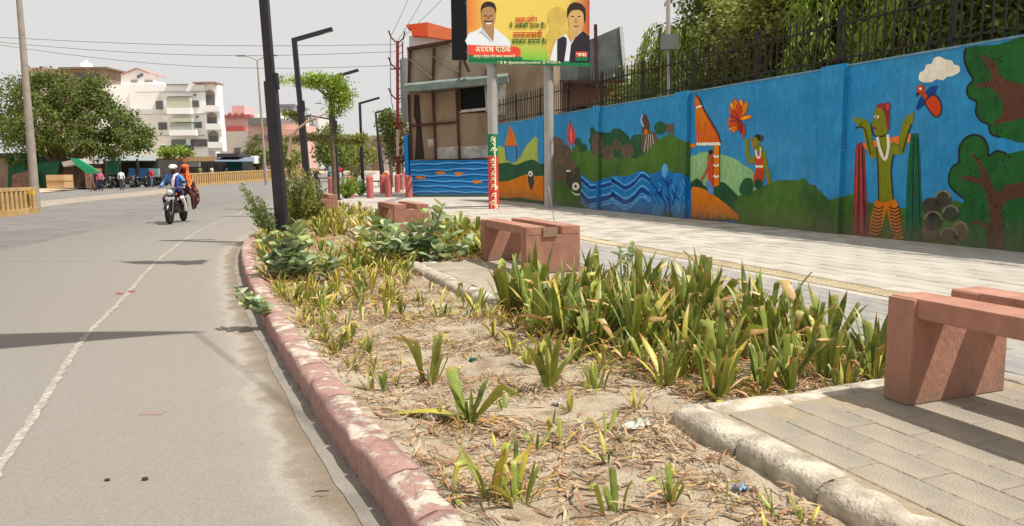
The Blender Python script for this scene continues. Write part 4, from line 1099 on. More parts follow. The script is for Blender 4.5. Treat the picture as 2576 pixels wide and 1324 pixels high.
# vertical lettering on the wrapped post
def post_text(txt, z0, size, mt, name):
    def lift(x, y):      # runs down the post, wrapped round its camera side
        a = -math.pi/2+(y-size*.35)/.172+.0
        return Vector((FOOT.x+.174*math.cos(a+.1), FOOT.y+.174*math.sin(a+.1), z0-x))
    return text_mesh(txt, size, mt, name, bb, None, None, None, bold=.006, lift=lift)
post_text('अवधेश', 2.36, .26, c_tw, 'post_lettering')
post_text('समाजवादी पार्टी', 1.66, .27, c_tw, 'post_lettering')

# ================================================================== fish wall and sheet metal shop behind it
def px_box(x0, x1, y0, y1, Y, dep):     # frontal box seen between these picture columns and rows at depth Y
    a = D(x0, y1, Y); b = D(x1, y0, Y); return a.x, b.x, a.z, b.z
shed = empty('shop_shed', (-3, 37.5, 0), 'two storey shed clad in stained brown sheets with a dark window and rusty frame', 'shed')
SY = 36.6
# the shop front runs from the corner next to the plaza to the boundary wall
SA, SB = Vector((D(1030, 430, 37.4).x, 37.4, 0)), Vector((D(1380, 430, 36.0).x, 36.0, 0))
sd = (SB-SA).normalized(); sn = Vector((sd.y, -sd.x, 0))
def onshed(x, y, off=0.0): return onplane(x, y, SA+sn*off, sn)+Vector((0, 0, 0))
def ST_(p): return Vector((0, 0, 0))+SA+sd*p.x-sn*p.y+Vector((0, 0, p.z))
LS = (SB-SA).length
def uz(x, y, off=0.0):
    q = onshed(x, y, off); return (q-SA).dot(sd), q.z
M_sheet = mat('stained_sheet', S(152, 130, 106), S(178, 156, 130), scale=1.1, col3=S(92, 74, 58), scale3=1.1, amt3=.7, bump=.2, stretch=(1, 1, .35), detail=9)
M_sheet2 = mat('pale_sheet', S(158, 142, 124), S(176, 160, 142), scale=1.4, col3=S(130, 112, 92), scale3=.8, amt3=.6, stretch=(1, 1, .35))
M_rust = mat('rusty_steel', S(74, 42, 34), S(98, 60, 48), scale=6)
M_teal = mat('teal_roof_edge', S(104, 130, 124), S(146, 152, 146), scale=2.5, col3=S(110, 96, 84), scale3=2, amt3=.5)
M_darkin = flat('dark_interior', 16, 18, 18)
M_white = mat('old_whitewash', S(188, 184, 172), S(216, 212, 202), scale=3, col3=S(140, 126, 108), scale3=2.4, amt3=.7)
def spoly(pts, mt, name, off=0.0, th=.04):
    q = [uz(x, y, off) for x, y in pts]
    m = MB(); n = len(q)
    fr = [ST_(Vector((u, -off, z))) for u, z in q]; bk = [ST_(Vector((u, -off+th, z))) for u, z in q]
    tri = tessellate_polygon([[Vector((u, z, 0)) for u, z in q]])
    m.add(fr+bk, list(tri)+[tuple(n+i for i in t[::-1]) for t in tri]+[(i, (i+1) % n, n+(i+1) % n, n+i) for i in range(n)])
    return m.build(name, mt, shed)
def cs(x, y): return ((1190+x/2.942)*.83854, (50+y/2.942)*.83854)
# lower storey panels (each sheet between the frame posts)
low = [((92, 680), (318, 672), (345, 1262), (128, 1275)), ((318, 672), (528, 650), (552, 1258), (345, 1262)), ((528, 860), (815, 852), (815, 1250), (552, 1258)), ((528, 650), (560, 640), (560, 862), (530, 864))]
for i, p in enumerate(low): spoly([cs(*q) for q in p], M_sheet, 'cladding_sheet', th=.05)
spoly([cs(785, 600), cs(960, 580), cs(960, 880), cs(785, 840)], M_white, 'cladding_sheet', th=.05)
upp = [((92, 290), (330, 255), (318, 580), (105, 600)), ((330, 255), (562, 235), (548, 560), (318, 580)), ((562, 235), (820, 250), (810, 540), (548, 560))]
for p in upp: spoly([cs(*q) for q in p], M_sheet2, 'cladding_sheet', th=.05)
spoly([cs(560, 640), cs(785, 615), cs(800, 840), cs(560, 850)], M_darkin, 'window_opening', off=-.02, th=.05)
for a, b in (((555, 838), (800, 815)), ((783, 610), (797, 822)), ((558, 640), (560, 840))):
    pa, pb = onshed(*cs(*a), .05), onshed(*cs(*b), .05); m = MB(); m.bar(pa, pb, .1, .12); m.build('window_trim', M_white if a[1] > 800 or a[0] > 700 else M_rust, shed)
spoly([cs(342, 1160), cs(545, 1145), cs(552, 1255), cs(350, 1258)], M_white, 'whitewash_patch', off=.012, th=.01)
spoly([cs(565, 1150), cs(810, 1135), cs(812, 1245), cs(565, 1252)], M_white, 'whitewash_patch', off=.012, th=.01)
spoly([cs(270, 1085), cs(325, 1083), cs(330, 1148), cs(276, 1148)], M_white, 'notice_board', off=.02, th=.02)
spoly([cs(155, 690), cs(200, 690), cs(215, 940), cs(245, 1260), cs(160, 1262), cs(175, 950), cs(150, 880)], flat('soot_stain', 58, 44, 36, var=.25), 'stained_sheet', off=.01, th=.008)
frames = [((104, 690), (130, 1270)), ((318, 675), (346, 1260)), ((528, 655), (554, 1258)), ((128, 965), (545, 932)), ((330, 280), (318, 575)), ((562, 390), (552, 550)), ((118, 300), (105, 600)), ((800, 440), (800, 520)), ((98, 292), (490, 222)), ((808, 860), (815, 1140))]
for a, b in frames:
    m = MB(); m.bar(onshed(*cs(*a), .06), onshed(*cs(*b), .06), .11, .1); m.build('frame_post', M_rust, shed)
for a, b in (((112, 375), (315, 545)), ((325, 355), (552, 488)), ((700, 410), (800, 462))):
    m = MB(); m.bar(onshed(*cs(*a), .12), onshed(*cs(*b), .12), .08, .05); m.build('brace', M_sheet2, shed)
m = MB()
a, b = onshed(*cs(60, 645), .9), onshed(*cs(985, 560), .7)
m.bar(a, b, .3, .26); m.build('roof_edge', M_teal, shed)
m = MB(); q = [a+Vector((0, .1, .15)), b+Vector((0, .1, .15)), b+Vector((0, 1.3, .5)), a+Vector((0, 1.5, .5))]; m.add(q+[p+Vector((0, 0, .05)) for p in q], [(3, 2, 1, 0), (4, 5, 6, 7), (0, 1, 5, 4), (1, 2, 6, 5), (2, 3, 7, 6), (3, 0, 4, 7)]); m.build('lean_to_roof', M_teal, shed)
m = MB(); m.bar(onshed(*cs(98, 288), .1), onshed(*cs(490, 218), .1), .25, .14); m.build('upper_roof_edge', M_rust, shed)
# body behind the sheets
m = MB()
m.prism([(0.02, .08), (LS, .08), (LS, 5.0), (0.02, 5.0)], 0, 6.6, T=ST_); m.build('shed_body', M_sheet, shed)
# blue side sheet at the corner
m = MB(); p = onshed(*cs(112, 1000), .0); m.box(SA.x-.22, SA.x-.04, 37.4, 39, 0, 3.0); m.build('blue_side_sheet', M_blue2, shed)

fw = empty('fish_wall', (SA.x, 36.9, 0), 'low blue wall painted with waves and four small orange fish, in front of the shed', 'wall')
FA = D(1033, 494, 36.75); FB = Vector((SB.x, SB.y-.55, 0)); fd = (FB-FA).normalized(); fn = Vector((fd.y, -fd.x, 0))
FA = Vector((FA.x, FA.y, 0)); FL = (FB-FA).length; fh = onplane(1040, 404, FA, fn).z
m = MB(); m.box(0, FL, 0, .3, -.05, fh, T=lambda p: FA+fd*p.x-fn*p.y+Z*p.z); m.build('wall_panel', flat('fish_wall_blue', 22, 118, 184, scale=1.2, var=.15, col3=S(40, 140, 200), scale3=.9, amt3=.6), fw)
mw = MB(); md = MB(); mf = MB()
def fpt(u, z, k): return FA+fd*u+fn*(.002+.002*k)+Z*z
for r in range(6):
    z0 = .2+r*.27
    for mb, dz, w, k in ((md, -.035, .05, 1), (mw, 0, .028, 2)):
        pr = None
        for i in range(91):
            u = .05+(FL-.1)*i/90; z = z0+dz+.055*abs(math.sin(u*2.3+r*1.3))+.03*math.sin(u*1.1+r)
            if pr: mb.add([fpt(pr[0], pr[1]-w, k), fpt(u, z-w, k), fpt(u, z+w, k), fpt(pr[0], pr[1]+w, k)], [(0, 1, 2, 3)])
            pr = (u, z)
md.build('painted_wave', C_wd, fw); mw.build('painted_wave', C_wl, fw)
for x, y in ((1057, 447), (1108, 435), (1155, 437), (1200, 457)):
    q = onplane(x, y, FA, fn); u = (q-FA).dot(fd); z = q.z; a = .26
    mf.add([fpt(u+a*k, z+a*j, 4) for k, j in ((-1, 0), (-.5, .28), (.2, .3), (.6, .05), (1, .3), (.95, -.3), (.6, -.05), (.2, -.3), (-.5, -.28))], [(0, 1, 2, 3, 6, 7, 8), (3, 4, 5, 6)])
mf.build('painted_fish', C_or, fw)
m = MB(); m.prism([(0, -.02), (FL, -.02), (FL, -.004), (0, -.004)], -.02, .1, T=lambda p: FA+fd*p.x-fn*p.y+Z*p.z); m.build('green_footing', C_g2, fw)

# boxes and hoardings on and behind the shed
m = MB(); x0, x1, z0, z1 = px_box(1137, 1176, -30, 150, 30, .3); m.box(x0, x1, 30, 30.25, z0, z1)
bk = empty('black_hoarding', ((x0+x1)/2, 33.5, 0), 'tall black hoarding seen edge on at the left of the election billboard', 'hoarding')
m.build('panel', flat('black_sheet', 22, 22, 26), bk)
m = MB(); m.bar((x0+.3, 30.3, 6.4), (x0+.3, 36.5, 6.4), .1); m.bar((x0+.3, 30.3, 5.9), (x0+.3, 36.5, 5.9), .1); m.build('bracket', M_rust, bk)
M_orange = flat('orange_box_side', 224, 88, 50, var=.08); M_white2 = flat('white_board', 205, 208, 206)
ob = empty('orange_sign_box', (D(1100, 80, 43).x, 43, 0), 'bright orange box sign on the roof of the brown shed', 'sign')
def zpoly(parent, pts, Y0, Y1, mt, name, skew=0.0):
    m = MB(); n = len(pts)
    fr = [D(x, y, Y0+skew*(x-pts[0][0])) for x, y in pts]; bk_ = [p+Vector((0, Y1-Y0, 0)) for p in fr]
    tri = tessellate_polygon([[Vector((p.x, p.z, 0)) for p in fr]])
    m.add(fr+bk_, list(tri)+[tuple(n+i for i in t[::-1]) for t in tri]+[(i, (i+1) % n, n+(i+1) % n, n+i) for i in range(n)])
    return m.build(name, mt, parent)
zpoly(ob, [cs(82, 72), cs(272, 50), cs(275, 176), cs(135, 168), cs(125, 105), cs(90, 95)], 43, 44, M_orange, 'side_panel')
zpoly(ob, [cs(272, 50), cs(560, 130), cs(560, 215), cs(275, 178)], 43.03, 44, flat('orange_box_front', 240, 128, 84), 'front_panel')
zpoly(ob, [cs(110, 170), cs(470, 215), cs(470, 240), cs(110, 262)], 43.5, 44, M_white2, 'white_panel')
m = MB()
for x in (165, 300, 440):
    a = D(*cs(x, 170), 43.7); m.bar(a, Vector((a.x, 43.7, 0)), .15)
m.build('post', M_rust, ob)
tk = D(*cs(92, 220), 43.2)
m = MB(); m.lathe((tk.x, 43.6, 0), [(.5, 4.0), (.5, 7.4), (.42, 7.5)], n=14); tag(m.build('steel_drum', flat('drum_grey', 130, 136, 132), org=(tk.x, 43.6, 0)), 'grey upright drum beside the roof of the brown shed', 'drum')
# grey sheeted hoarding behind the billboard and its frame
M_tarp = mat('grey_green_tarp', S(84, 94, 92), S(112, 120, 116), scale=1.2, col3=S(140, 146, 142), scale3=1.5, amt3=.35, bump=.4, bscale=4)
hg = empty('grey_hoarding', (D(1500, 400, 40).x, 40, 0), 'large hoarding covered in grey tarpaulin with a white right edge behind the billboard', 'hoarding')
zpoly(hg, [(1250, 165), (1484, 100), (1558, 68), (1574, 204), (1250, 205)], 40, 40.2, M_tarp, 'tarpaulin')
zpoly(hg, [(1558, 66), (1567, 68), (1579, 206), (1571, 206)], 39.95, 40.2, M_white2, 'edge_strip')
for x0_, x1_ in ((1250, 1265), (1296, 1290), (1512, 1500), (1352, 1362)):
    m = MB(); a = D(x0_ if x0_ != 1512 else 1498, 150 if x0_ != 1512 else 62, 39.8); m.bar(a, Vector((a.x+.2, 39.8, 0)), .16); m.build('support', M_rust, hg)
m = MB(); m.bar(D(1250, 205, 39.8), D(1574, 206, 39.8), .14); m.build('rail', M_rust, hg)
# salmon brick house behind the railings, with its sloped white eave
sh = empty('brick_house', (D(1480, 400, 44).x, 44, 0), 'low salmon brick house behind the railings under the grey hoarding', 'house')
M_salmon = mat('salmon_brick', S(170, 120, 100), S(198, 150, 128), scale=8, bump=.3)
zpoly(sh, [(1392, 205), (1570, 212), (1600, 236), (1600, 470), (1392, 470)], 44, 50, M_salmon, 'wall')
zpoly(sh, [(1270, 222), (1366, 196), (1372, 236), (1372, 470), (1240, 470), (1240, 235)], 43.5, 50, mat('cream_wall', S(178, 158, 118), S(200, 182, 142), scale=3), 'side_wall')
zpoly(sh, [(1372, 198), (1600, 212), (1600, 222), (1372, 208)], 43.2, 44, M_rust, 'eave')
zpoly(sh, [(1276, 222), (1366, 193), (1368, 202), (1278, 230)], 43.2, 43.5, M_rust, 'gable_edge')
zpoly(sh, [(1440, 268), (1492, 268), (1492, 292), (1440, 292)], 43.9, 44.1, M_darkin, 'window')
zpoly(sh, [(1330, 208), (1366, 200), (1368, 232)], 43.3, 43.45, flat('pink_gable', 214, 170, 158), 'gable_panel')

# ================================================================== red and white pylon with cross arms
M_rw = flat('pylon_red', 136, 54, 52, var=.2); M_rww = flat('pylon_white', 214, 190, 182, var=.12)
py = empty('electric_pylon', (D(1000, 455, 45).x, 45, 0), 'slim red and white pylon with stacked curved cross arms left of the shed', 'pylon')
pb, ptp = Vector((D(1000, 455, 45).x, 45, 0)), D(1000, 104, 45)
def pyl(k): return pb.lerp(ptp, k)
m = MB(); m.bar(pyl(0), pyl(.24), .16, mi=0); m.bar(pyl(.242), pyl(.42), .16, mi=1); m.bar(pyl(.422), pyl(1), .16, mi=0)
m.build('mast', [M_rw, M_rww], py)
m = MB()
for k in range(8): m.bar(pyl(k/8)+Vector((.28, .1, 0)), pyl((k+1)/8)+Vector((.28, .1, -.01)), .07, mi=k % 2)
m.build('second_leg', [M_rww, M_rw], py)
m = MB()
for k in range(22): m.bar(pyl(k/22), pyl((k+.5)/22)+Vector((.26, .05, 0)), .04)
m.build('lattice', M_rw, py)
for k in (.98, .78, .55, .36, .2):
    a = D(1000, 104+(455-104)*(1-k)*.95, 45)
    m = MB(); m.tube([a+Vector((-.5, 0, .75)), a+Vector((-.35, 0, .35)), a+Vector((0, 0, .02)), a+Vector((.35, 0, .3)), a+Vector((.45, 0, .7))], .045, n=6); m.build('cross_arm', M_rust, py)
m = MB(); a = D(982, 174, 45); m.bar(a, a+Vector((2.2, 0, 0)), .07); m.build('crossbar', M_rust, py)
m = MB(); m.tube([D(982, 96, 45), D(982, 190, 45), D(984, 250, 45), D(992, 292, 45)], .02, n=5); m.build('cable', M_black, py)

# ================================================================== solar lamp behind the wall, tall road lamps, poles, wires
M_pole = mat('weathered_pole', S(150, 140, 130), S(176, 164, 152), scale=4)
sp = D(1684, 240, 20.5)
sl_ = empty('solar_lamp', (sp.x, sp.y, 0), 'white solar lamp post with a small panel behind the railings', 'street lamp')
m = MB(); m.tube([(sp.x, sp.y, 0), (D(1680, 40, 20.5).x, sp.y, 6.2)], .06, n=10); m.build('pole', M_post, sl_)
m = MB(); a = D(1684, 110, 20.4); m.box(a.x-.22, a.x+.22, a.y-.1, a.y+.1, a.z-.16, a.z+.22); m.build('battery_box', flat('grey_box', 120, 124, 120), sl_)
m = MB(); a = D(1688, 100, 20.4); m.bar(a, D(1706, 82, 20.4), .035, .02); m.build('lamp_arm', M_post, sl_)
def tall_lamp(x, yb, Y, ytop, xt, label, two=True):
    b = D(x, yb, Y); b.z = rise(Y)+ROADZ; t = D(xt, ytop, Y)
    root = empty('tall_road_lamp', b, label, 'street lamp', 'tall galvanised road lamps')
    m = MB(); m.tube([b, t], [.14, .07], n=10); m.build('pole', M_pole, root)
    for s in ((-1, 1) if two else (-1,)):
        e = t+Vector((s*1.5, 0, .42))
        m = MB(); m.tube([t-Vector((0, 0, .05)), t+Vector((s*.6, 0, .28)), e], .04, n=6); m.build('arm', M_pole, root)
        m = MB(); m.box(e.x-.38, e.x+.38, e.y-.12, e.y+.12, e.z-.05, e.z+.05); m.build('lamp_head', flat('lamp_head_grey', 110, 110, 112), root)
tall_lamp(668, 425, 72, 152, 647, 'tall road lamp with double arms left of the thick black pole')
tall_lamp(842, 425, 105, 268, 829, 'tall pale lamp post behind the umbrella tree', False)
lp_ = D(80, 500, 30.5)
m = MB(); m.tube([(D(88, 490, 31).x, 31, ROADZ), (D(43, -60, 31).x, 31, D(43, -60, 31).z)], [.17, .10], n=12)
tag(m.build('utility_pole', M_pole, org=(D(88, 490, 31).x, 31, ROADZ)), 'leaning grey utility pole at the left edge behind the yellow barrier block', 'pole')
def wire(pts, r=.012, label=None):
    m = MB(); m.tube(pts, r, n=5, cap=False)
    tag(m.build('overhead_wire', mat('wire_grey', S(120, 116, 112)), org=pts[0]), label, 'wire', 'overhead wires across the sky')
def sag(x0, y0, x1, y1, Y, s=6):
    return [D(x0+(x1-x0)*k/12, y0+(y1-y0)*k/12+s*math.sin(math.pi*k/12), Y) for k in range(13)]
wire(sag(-40, 92, 1010, 112, 42, 12), .015, 'topmost thin overhead wire crossing the sky from the left pole')
wire(sag(-40, 103, 1000, 130, 43, 22), .015, 'second thin overhead wire, crossing the sky just under the topmost')
wire(sag(-40, 108, 1000, 165, 44, 30), .015, 'lowest of the thin overhead wires crossing the sky above the white building')
wire(sag(984, 90, 1040, -30, 45, 2), .014, 'wire rising steeply from the left arm of the pylon')
wire(sag(1000, 104, 1080, -30, 45, 2), .014, 'wire rising steeply from the top of the pylon mast')
wire(sag(1012, 96, 1140, -30, 45, 2), .014, 'wire rising rightwards from the pylon over the orange box sign')

m = MB(); m.tube([G(1395, 560, .55), D(1388, 520, 10.1), D(1380, 468, 10.15)], .006, n=5); tag(m.build('thin_rod', M_post, org=G(1395, 560, .55)), 'thin bent pale rod sticking up behind the middle bench', 'rod')
# ================================================================== far buildings
M_wwall = mat('white_building_plaster', S(240, 238, 236), S(248, 247, 245), scale=.4, rough=.9, spec=.1)
M_win = flat('window_glass_dark', 104, 104, 104, rough=.3)
M_band = flat('grey_band', 150, 148, 148)
M_green_w = flat('pale_green_panel', 206, 210, 188)
def frontal(parent, x0, x1, y0, y1, Y, dep, mt, name, dz=0):
    m = MB(); a, b, c, d = px_box(x0, x1, y0, y1, Y, dep); m.box(a, b, Y, Y+dep, c, d); return m.build(name, mt, parent)
def gable(parent, pts, Y, dep, mt, name): return zpoly(parent, pts, Y, Y+dep, mt, name)
BYd = 104.0
wb = empty('apartment_building', (D(460, 430, BYd).x, BYd, rise(BYd)), 'white four storey apartment building with arched corner balconies behind the shops', 'building')
def F(x0, x1, y0, y1, Y=BYd, dep=12, mt=M_wwall, name='wall', par=None): return frontal(par or wb, x0, x1, y0, y1, Y, dep, mt, name)
def cb(x, y): return ((340+x/3.1526)*.83854, (180+y/3.1526)*.83854)
def FB_(x0, x1, y0, y1, Y, dep, mt, name, par=None):
    a = cb(x0, y0); b = cb(x1, y1); return F(a[0], b[0], a[1], b[1], Y, dep, mt, name, par)
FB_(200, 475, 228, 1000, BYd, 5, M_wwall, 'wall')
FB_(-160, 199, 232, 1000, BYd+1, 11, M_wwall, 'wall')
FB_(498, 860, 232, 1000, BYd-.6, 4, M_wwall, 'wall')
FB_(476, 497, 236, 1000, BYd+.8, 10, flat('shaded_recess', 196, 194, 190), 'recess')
for y in (302, 512, 716): FB_(200, 860, y-5, y+5, BYd-.8, .4, M_band, 'floor_band')
for x0, x1, y0, y1 in ((402, 468, 385, 468), (742, 806, 382, 445), (426, 500, 590, 662), (772, 830, 585, 645), (755, 780, 322, 340), (776, 802, 528, 548)):
    FB_(x0, x1, y0, y1, BYd-.75, .2, M_band, 'window'); a = wb.children[-1]
    FB_(x0+5, x1-5, y0+5, y1-4, BYd-.8, .1, M_win, 'pane', a)
FB_(505, 722, 342, 350, BYd-1.6, 1, M_band, 'balcony_canopy'); FB_(505, 722, 352, 446, BYd-1.5, .9, M_green_w, 'balcony')
FB_(520, 740, 548, 590, BYd-1.6, 1, M_green_w, 'balcony_canopy'); FB_(540, 740, 596, 664, BYd-1.5, .9, flat('enclosed_balcony', 176, 182, 172), 'balcony')
FB_(530, 775, 662, 716, BYd-1.7, 1.1, M_wwall, 'balcony_parapet'); FB_(505, 725, 448, 512, BYd-1.7, 1.1, M_wwall, 'balcony_parapet')
FB_(550, 690, 752, 812, BYd-.8, .2, flat('shop_glass', 130, 140, 138), 'shop_window'); FB_(725, 880, 750, 820, BYd-.8, .2, flat('shop_grille', 120, 112, 110), 'shop_grille')
FB_(440, 730, 808, 860, BYd-2.5, 1, flat('dark_awning', 66, 78, 76), 'awning')
FB_(690, 725, 750, 830, BYd-1, .3, M_wwall, 'pier')
# corner bay with arched openings
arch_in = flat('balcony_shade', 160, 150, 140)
for (y0, y1, xo, ox) in ((285, 430, 0, 0), (500, 602, 18, 12), (672, 775, 34, 28)):
    FB_(850+xo, 985+xo, y0-50, y1+(62 if y1 < 700 else 90), BYd-.2, 1.6, M_wwall, 'corner_bay')
    x0, x1 = 855+xo, 962+xo
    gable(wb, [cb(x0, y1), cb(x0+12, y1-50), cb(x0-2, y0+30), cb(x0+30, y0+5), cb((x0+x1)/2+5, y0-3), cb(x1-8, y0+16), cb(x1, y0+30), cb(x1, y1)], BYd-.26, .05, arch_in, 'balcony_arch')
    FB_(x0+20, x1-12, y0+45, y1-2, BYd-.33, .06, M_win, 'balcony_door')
    FB_(860+xo, 1004+ox, y1, y1+58, BYd-1.5, 1.2, M_wwall, 'balcony_parapet')
FB_(750, 965, 206, 222, BYd-1, 3, flat('roof_slab_pink', 170, 140, 134), 'roof_slab'); FB_(848, 952, 222, 250, BYd-.3, 2, M_wwall, 'stair_head')
FB_(498, 700, 226, 236, BYd-.9, .6, M_band, 'coping')
# roof room with a pitched roof
gable(wb, [cb(70, 232), cb(75, 130), cb(150, 100), cb(218, 80), cb(300, 110), cb(300, 190), cb(375, 192), cb(375, 232)], BYd+1.5, 4, M_wwall, 'roof_room')
gable(wb, [cb(60, 134), cb(218, 72), cb(345, 122), cb(345, 132), cb(218, 86), cb(62, 146)], BYd+1.2, 5, flat('tile_pink', 186, 150, 140), 'roof')
gable(wb, [cb(222, 150), cb(275, 126), cb(278, 150), cb(222, 178)], BYd+1.3, .1, M_win, 'window')
FB_(165, 222, 190, 215, BYd+1.3, .1, arch_in, 'railing'); FB_(295, 372, 190, 212, BYd+1.3, .1, arch_in, 'railing')
# brown building behind the tree
bbd = empty('brown_building', (D(190, 430, 118).x, 118, 1), 'weathered brown unfinished building behind the big tree', 'building')
M_brown = mat('weathered_brown', S(150, 132, 112), S(178, 160, 140), scale=.5, col3=S(160, 96, 70), scale3=.3, amt3=.6)
frontal(bbd, 150, 265, 172, 420, 118, 10, M_brown, 'wall'); frontal(bbd, 146, 268, 168, 174, 117, 12, flat('slab_brown', 130, 112, 98), 'roof_slab')
frontal(bbd, 74, 150, 178, 420, 119, 10, mat('cream_plaster', S(206, 196, 180), S(224, 216, 202), scale=.6), 'wall')
frontal(bbd, 68, 120, 170, 178, 118, 10, flat('tile_pink', 186, 150, 140), 'roof_slab')
for x0, x1 in ((186, 200), (206, 222), (228, 244)): frontal(bbd, x0, x1, 184, 204, 117.8, .3, M_win, 'window')
m = MB(); t_ = D(190, 168, 119); m.lathe((t_.x, 122, t_.z-.4), [(.9, 0), (.9, 1.2), (.3, 1.5), (.3, 1.7)], n=14); tag(m.build('water_tank', M_wwall, org=(t_.x, 122, t_.z-.4)), 'round white water tank on the roof of the brown building', 'water tank')
# pink building
M_pink = mat('pink_plaster', S(232, 188, 182), S(242, 202, 196), scale=.5)  # plaster paled, distance haze is put into the colour
pk = empty('pink_building', (D(610, 430, 120).x, 120, 1), 'salmon pink building with a red parapet right of the white block', 'building')
frontal(pk, 563, 628, 292, 330, 120, 10, M_pink, 'wall'); frontal(pk, 560, 630, 288, 296, 119.5, 11, flat('parapet_red', 196, 116, 114), 'parapet')
frontal(pk, 584, 614, 266, 288, 121, 4, M_pink, 'stair_tower'); frontal(pk, 566, 612, 318, 330, 119.3, 1, flat('red_tile', 196, 96, 90), 'tiled_roof')
frontal(pk, 556, 640, 330, 420, 119, 10, flat('pale_wall', 214, 206, 196), 'wall')
for x in (574, 590, 606): frontal(pk, x, x+7, 284, 290, 119.4, .3, flat('parapet_red', 196, 116, 114), 'finial')
frontal(pk, 590, 604, 372, 390, 118.8, .2, M_win, 'window'); frontal(pk, 590, 604, 392, 402, 118.8, .2, M_win, 'window')
pk2 = empty('salmon_building', (D(720, 430, 100).x, 100, 1), 'long salmon building with a grey roof behind the black lamp pole', 'building')
M_sal = mat('salmon_plaster', S(226, 176, 160), S(238, 192, 178), scale=.4)  # salmon tone faded to carry the haze of distance
frontal(pk2, 628, 758, 312, 425, 108, 8, M_sal, 'wall'); frontal(pk2, 624, 700, 296, 314, 107.5, 10, flat('grey_roof', 132, 128, 122), 'roof')
frontal(pk2, 640, 698, 286, 297, 109, 5, M_wwall, 'stair_head'); frontal(pk2, 716, 756, 325, 425, 107, 1, flat('salmon_pier', 240, 186, 168), 'facade_panel')
for x in (722, 732, 742): frontal(pk2, x, x+5, 372, 420, 106.8, .15, flat('door_cream', 240, 216, 200), 'shutter')
for x in (640, 656, 672): frontal(pk2, x, x+8, 340, 356, 107.8, .15, M_win, 'window')
pk3 = empty('pale_house', (D(740, 430, 125).x, 125, 1), 'grey and white house rising behind the salmon building between the lamp poles', 'building')
frontal(pk3, 704, 738, 266, 320, 125, 8, flat('pale_blue_wall', 196, 204, 212), 'wall'); frontal(pk3, 702, 742, 262, 268, 124.5, 9, M_band, 'roof_slab'); frontal(pk3, 738, 770, 292, 330, 126, 8, M_wwall, 'wall')
for x in (710, 724): frontal(pk3, x, x+7, 276, 288, 124.7, .2, M_win, 'window')
pk4 = empty('white_tower_house', (D(783, 430, 128).x, 128, 1), 'narrow white house behind the second lamp pole', 'building')
frontal(pk4, 764, 800, 290, 425, 128, 8, flat('tower_white', 214, 212, 212), 'wall')
for y in (310, 335, 360, 385): frontal(pk4, 776, 790, y, y+10, 127.7, .3, M_band, 'window')
pk5 = empty('distant_pink_row', (D(900, 430, 150).x, 150, 1), 'row of hazy pinkish shops at the far end of the road', 'building')
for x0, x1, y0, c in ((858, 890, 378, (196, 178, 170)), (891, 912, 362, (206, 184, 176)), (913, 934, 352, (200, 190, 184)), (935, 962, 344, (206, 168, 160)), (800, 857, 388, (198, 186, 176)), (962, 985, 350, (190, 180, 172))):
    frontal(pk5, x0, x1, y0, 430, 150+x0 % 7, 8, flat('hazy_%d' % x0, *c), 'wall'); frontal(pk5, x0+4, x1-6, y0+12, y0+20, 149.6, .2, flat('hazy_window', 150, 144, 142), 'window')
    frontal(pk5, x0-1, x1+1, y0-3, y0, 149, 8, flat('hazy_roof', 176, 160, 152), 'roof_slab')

# roadside shops and stalls on the far side
def awn(parent, x0, x1, y0, y1, Y, mt, name='awning', dep=3.0):
    a = D(x0, y0, Y+dep); b = D(x1, y0, Y+dep); c = D(x1, y1, Y); d = D(x0, y1, Y)
    m = MB(); q = [a, b, c, d]; m.add(q+[p-Vector((0, 0, .06)) for p in q], [(0, 1, 2, 3), (7, 6, 5, 4), (0, 1, 5, 4), (1, 2, 6, 5), (2, 3, 7, 6), (3, 0, 4, 7)])
    return m.build(name, mt, parent)
M_netg = mat('green_shade_net', S(30, 84, 62), S(48, 112, 84), scale=1.2, var=.3)
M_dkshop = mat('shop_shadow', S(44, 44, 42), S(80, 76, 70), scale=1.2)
st = empty('tea_stall', (D(90, 460, 68).x, 68, ROADZ), 'stall draped in dark green netting beneath the big tree', 'stall')
zpoly(st, [(20, 389), (42, 390), (150, 400), (150, 408), (118, 440), (112, 470), (20, 472)], 70, 73, M_netg, 'netting')
zpoly(st, [(95, 412), (150, 405), (138, 470), (88, 472)], 68.5, 68.8, M_netg, 'netting')
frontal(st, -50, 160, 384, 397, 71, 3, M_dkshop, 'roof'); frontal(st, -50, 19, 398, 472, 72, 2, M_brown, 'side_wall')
zpoly(st, [(30, 440), (70, 430), (86, 474), (30, 478)], 67, 68, mat('brown_wares', S(90, 70, 60), S(140, 110, 96), scale=3), 'wares')
bx = empty('straw_bale', (D(145, 472, 62).x, 62, ROADZ), 'square tan bale wrapped in sacking standing by the road below the tree', 'bale')
frontal(bx, 118, 160, 440, 474, 62, 1.3, mat('sacking', S(196, 156, 110), S(220, 182, 134), scale=5, bump=.4), 'bale_body'); frontal(bx, 117, 161, 455, 457, 61.95, 1.4, flat('rope', 150, 112, 74), 'strap')
hut = empty('roadside_hut', (D(190, 470, 66).x, 66, ROADZ), 'dark thatched hut under a bright green sheet beside the tree trunk', 'hut')
zpoly(hut, [(160, 430), (175, 415), (200, 412), (212, 420), (215, 472), (165, 472)], 66, 69, mat('hut_dark', S(50, 38, 32), S(92, 68, 54), scale=3), 'wall')
zpoly(hut, [(212, 424), (232, 424), (236, 474), (216, 474)], 65.5, 67, mat('hut_tan', S(150, 110, 88), S(176, 140, 112), scale=3), 'wall')
zpoly(hut, [(176, 398), (196, 400), (220, 414), (250, 434), (244, 444), (218, 436), (190, 416)], 64.6, 64.8, flat('bright_green_sheet', 44, 164, 112), 'sheet')
zpoly(hut, [(155, 408), (192, 400), (196, 412), (160, 420)], 65, 67, flat('grey_sacks', 190, 182, 178), 'roof_sacks')
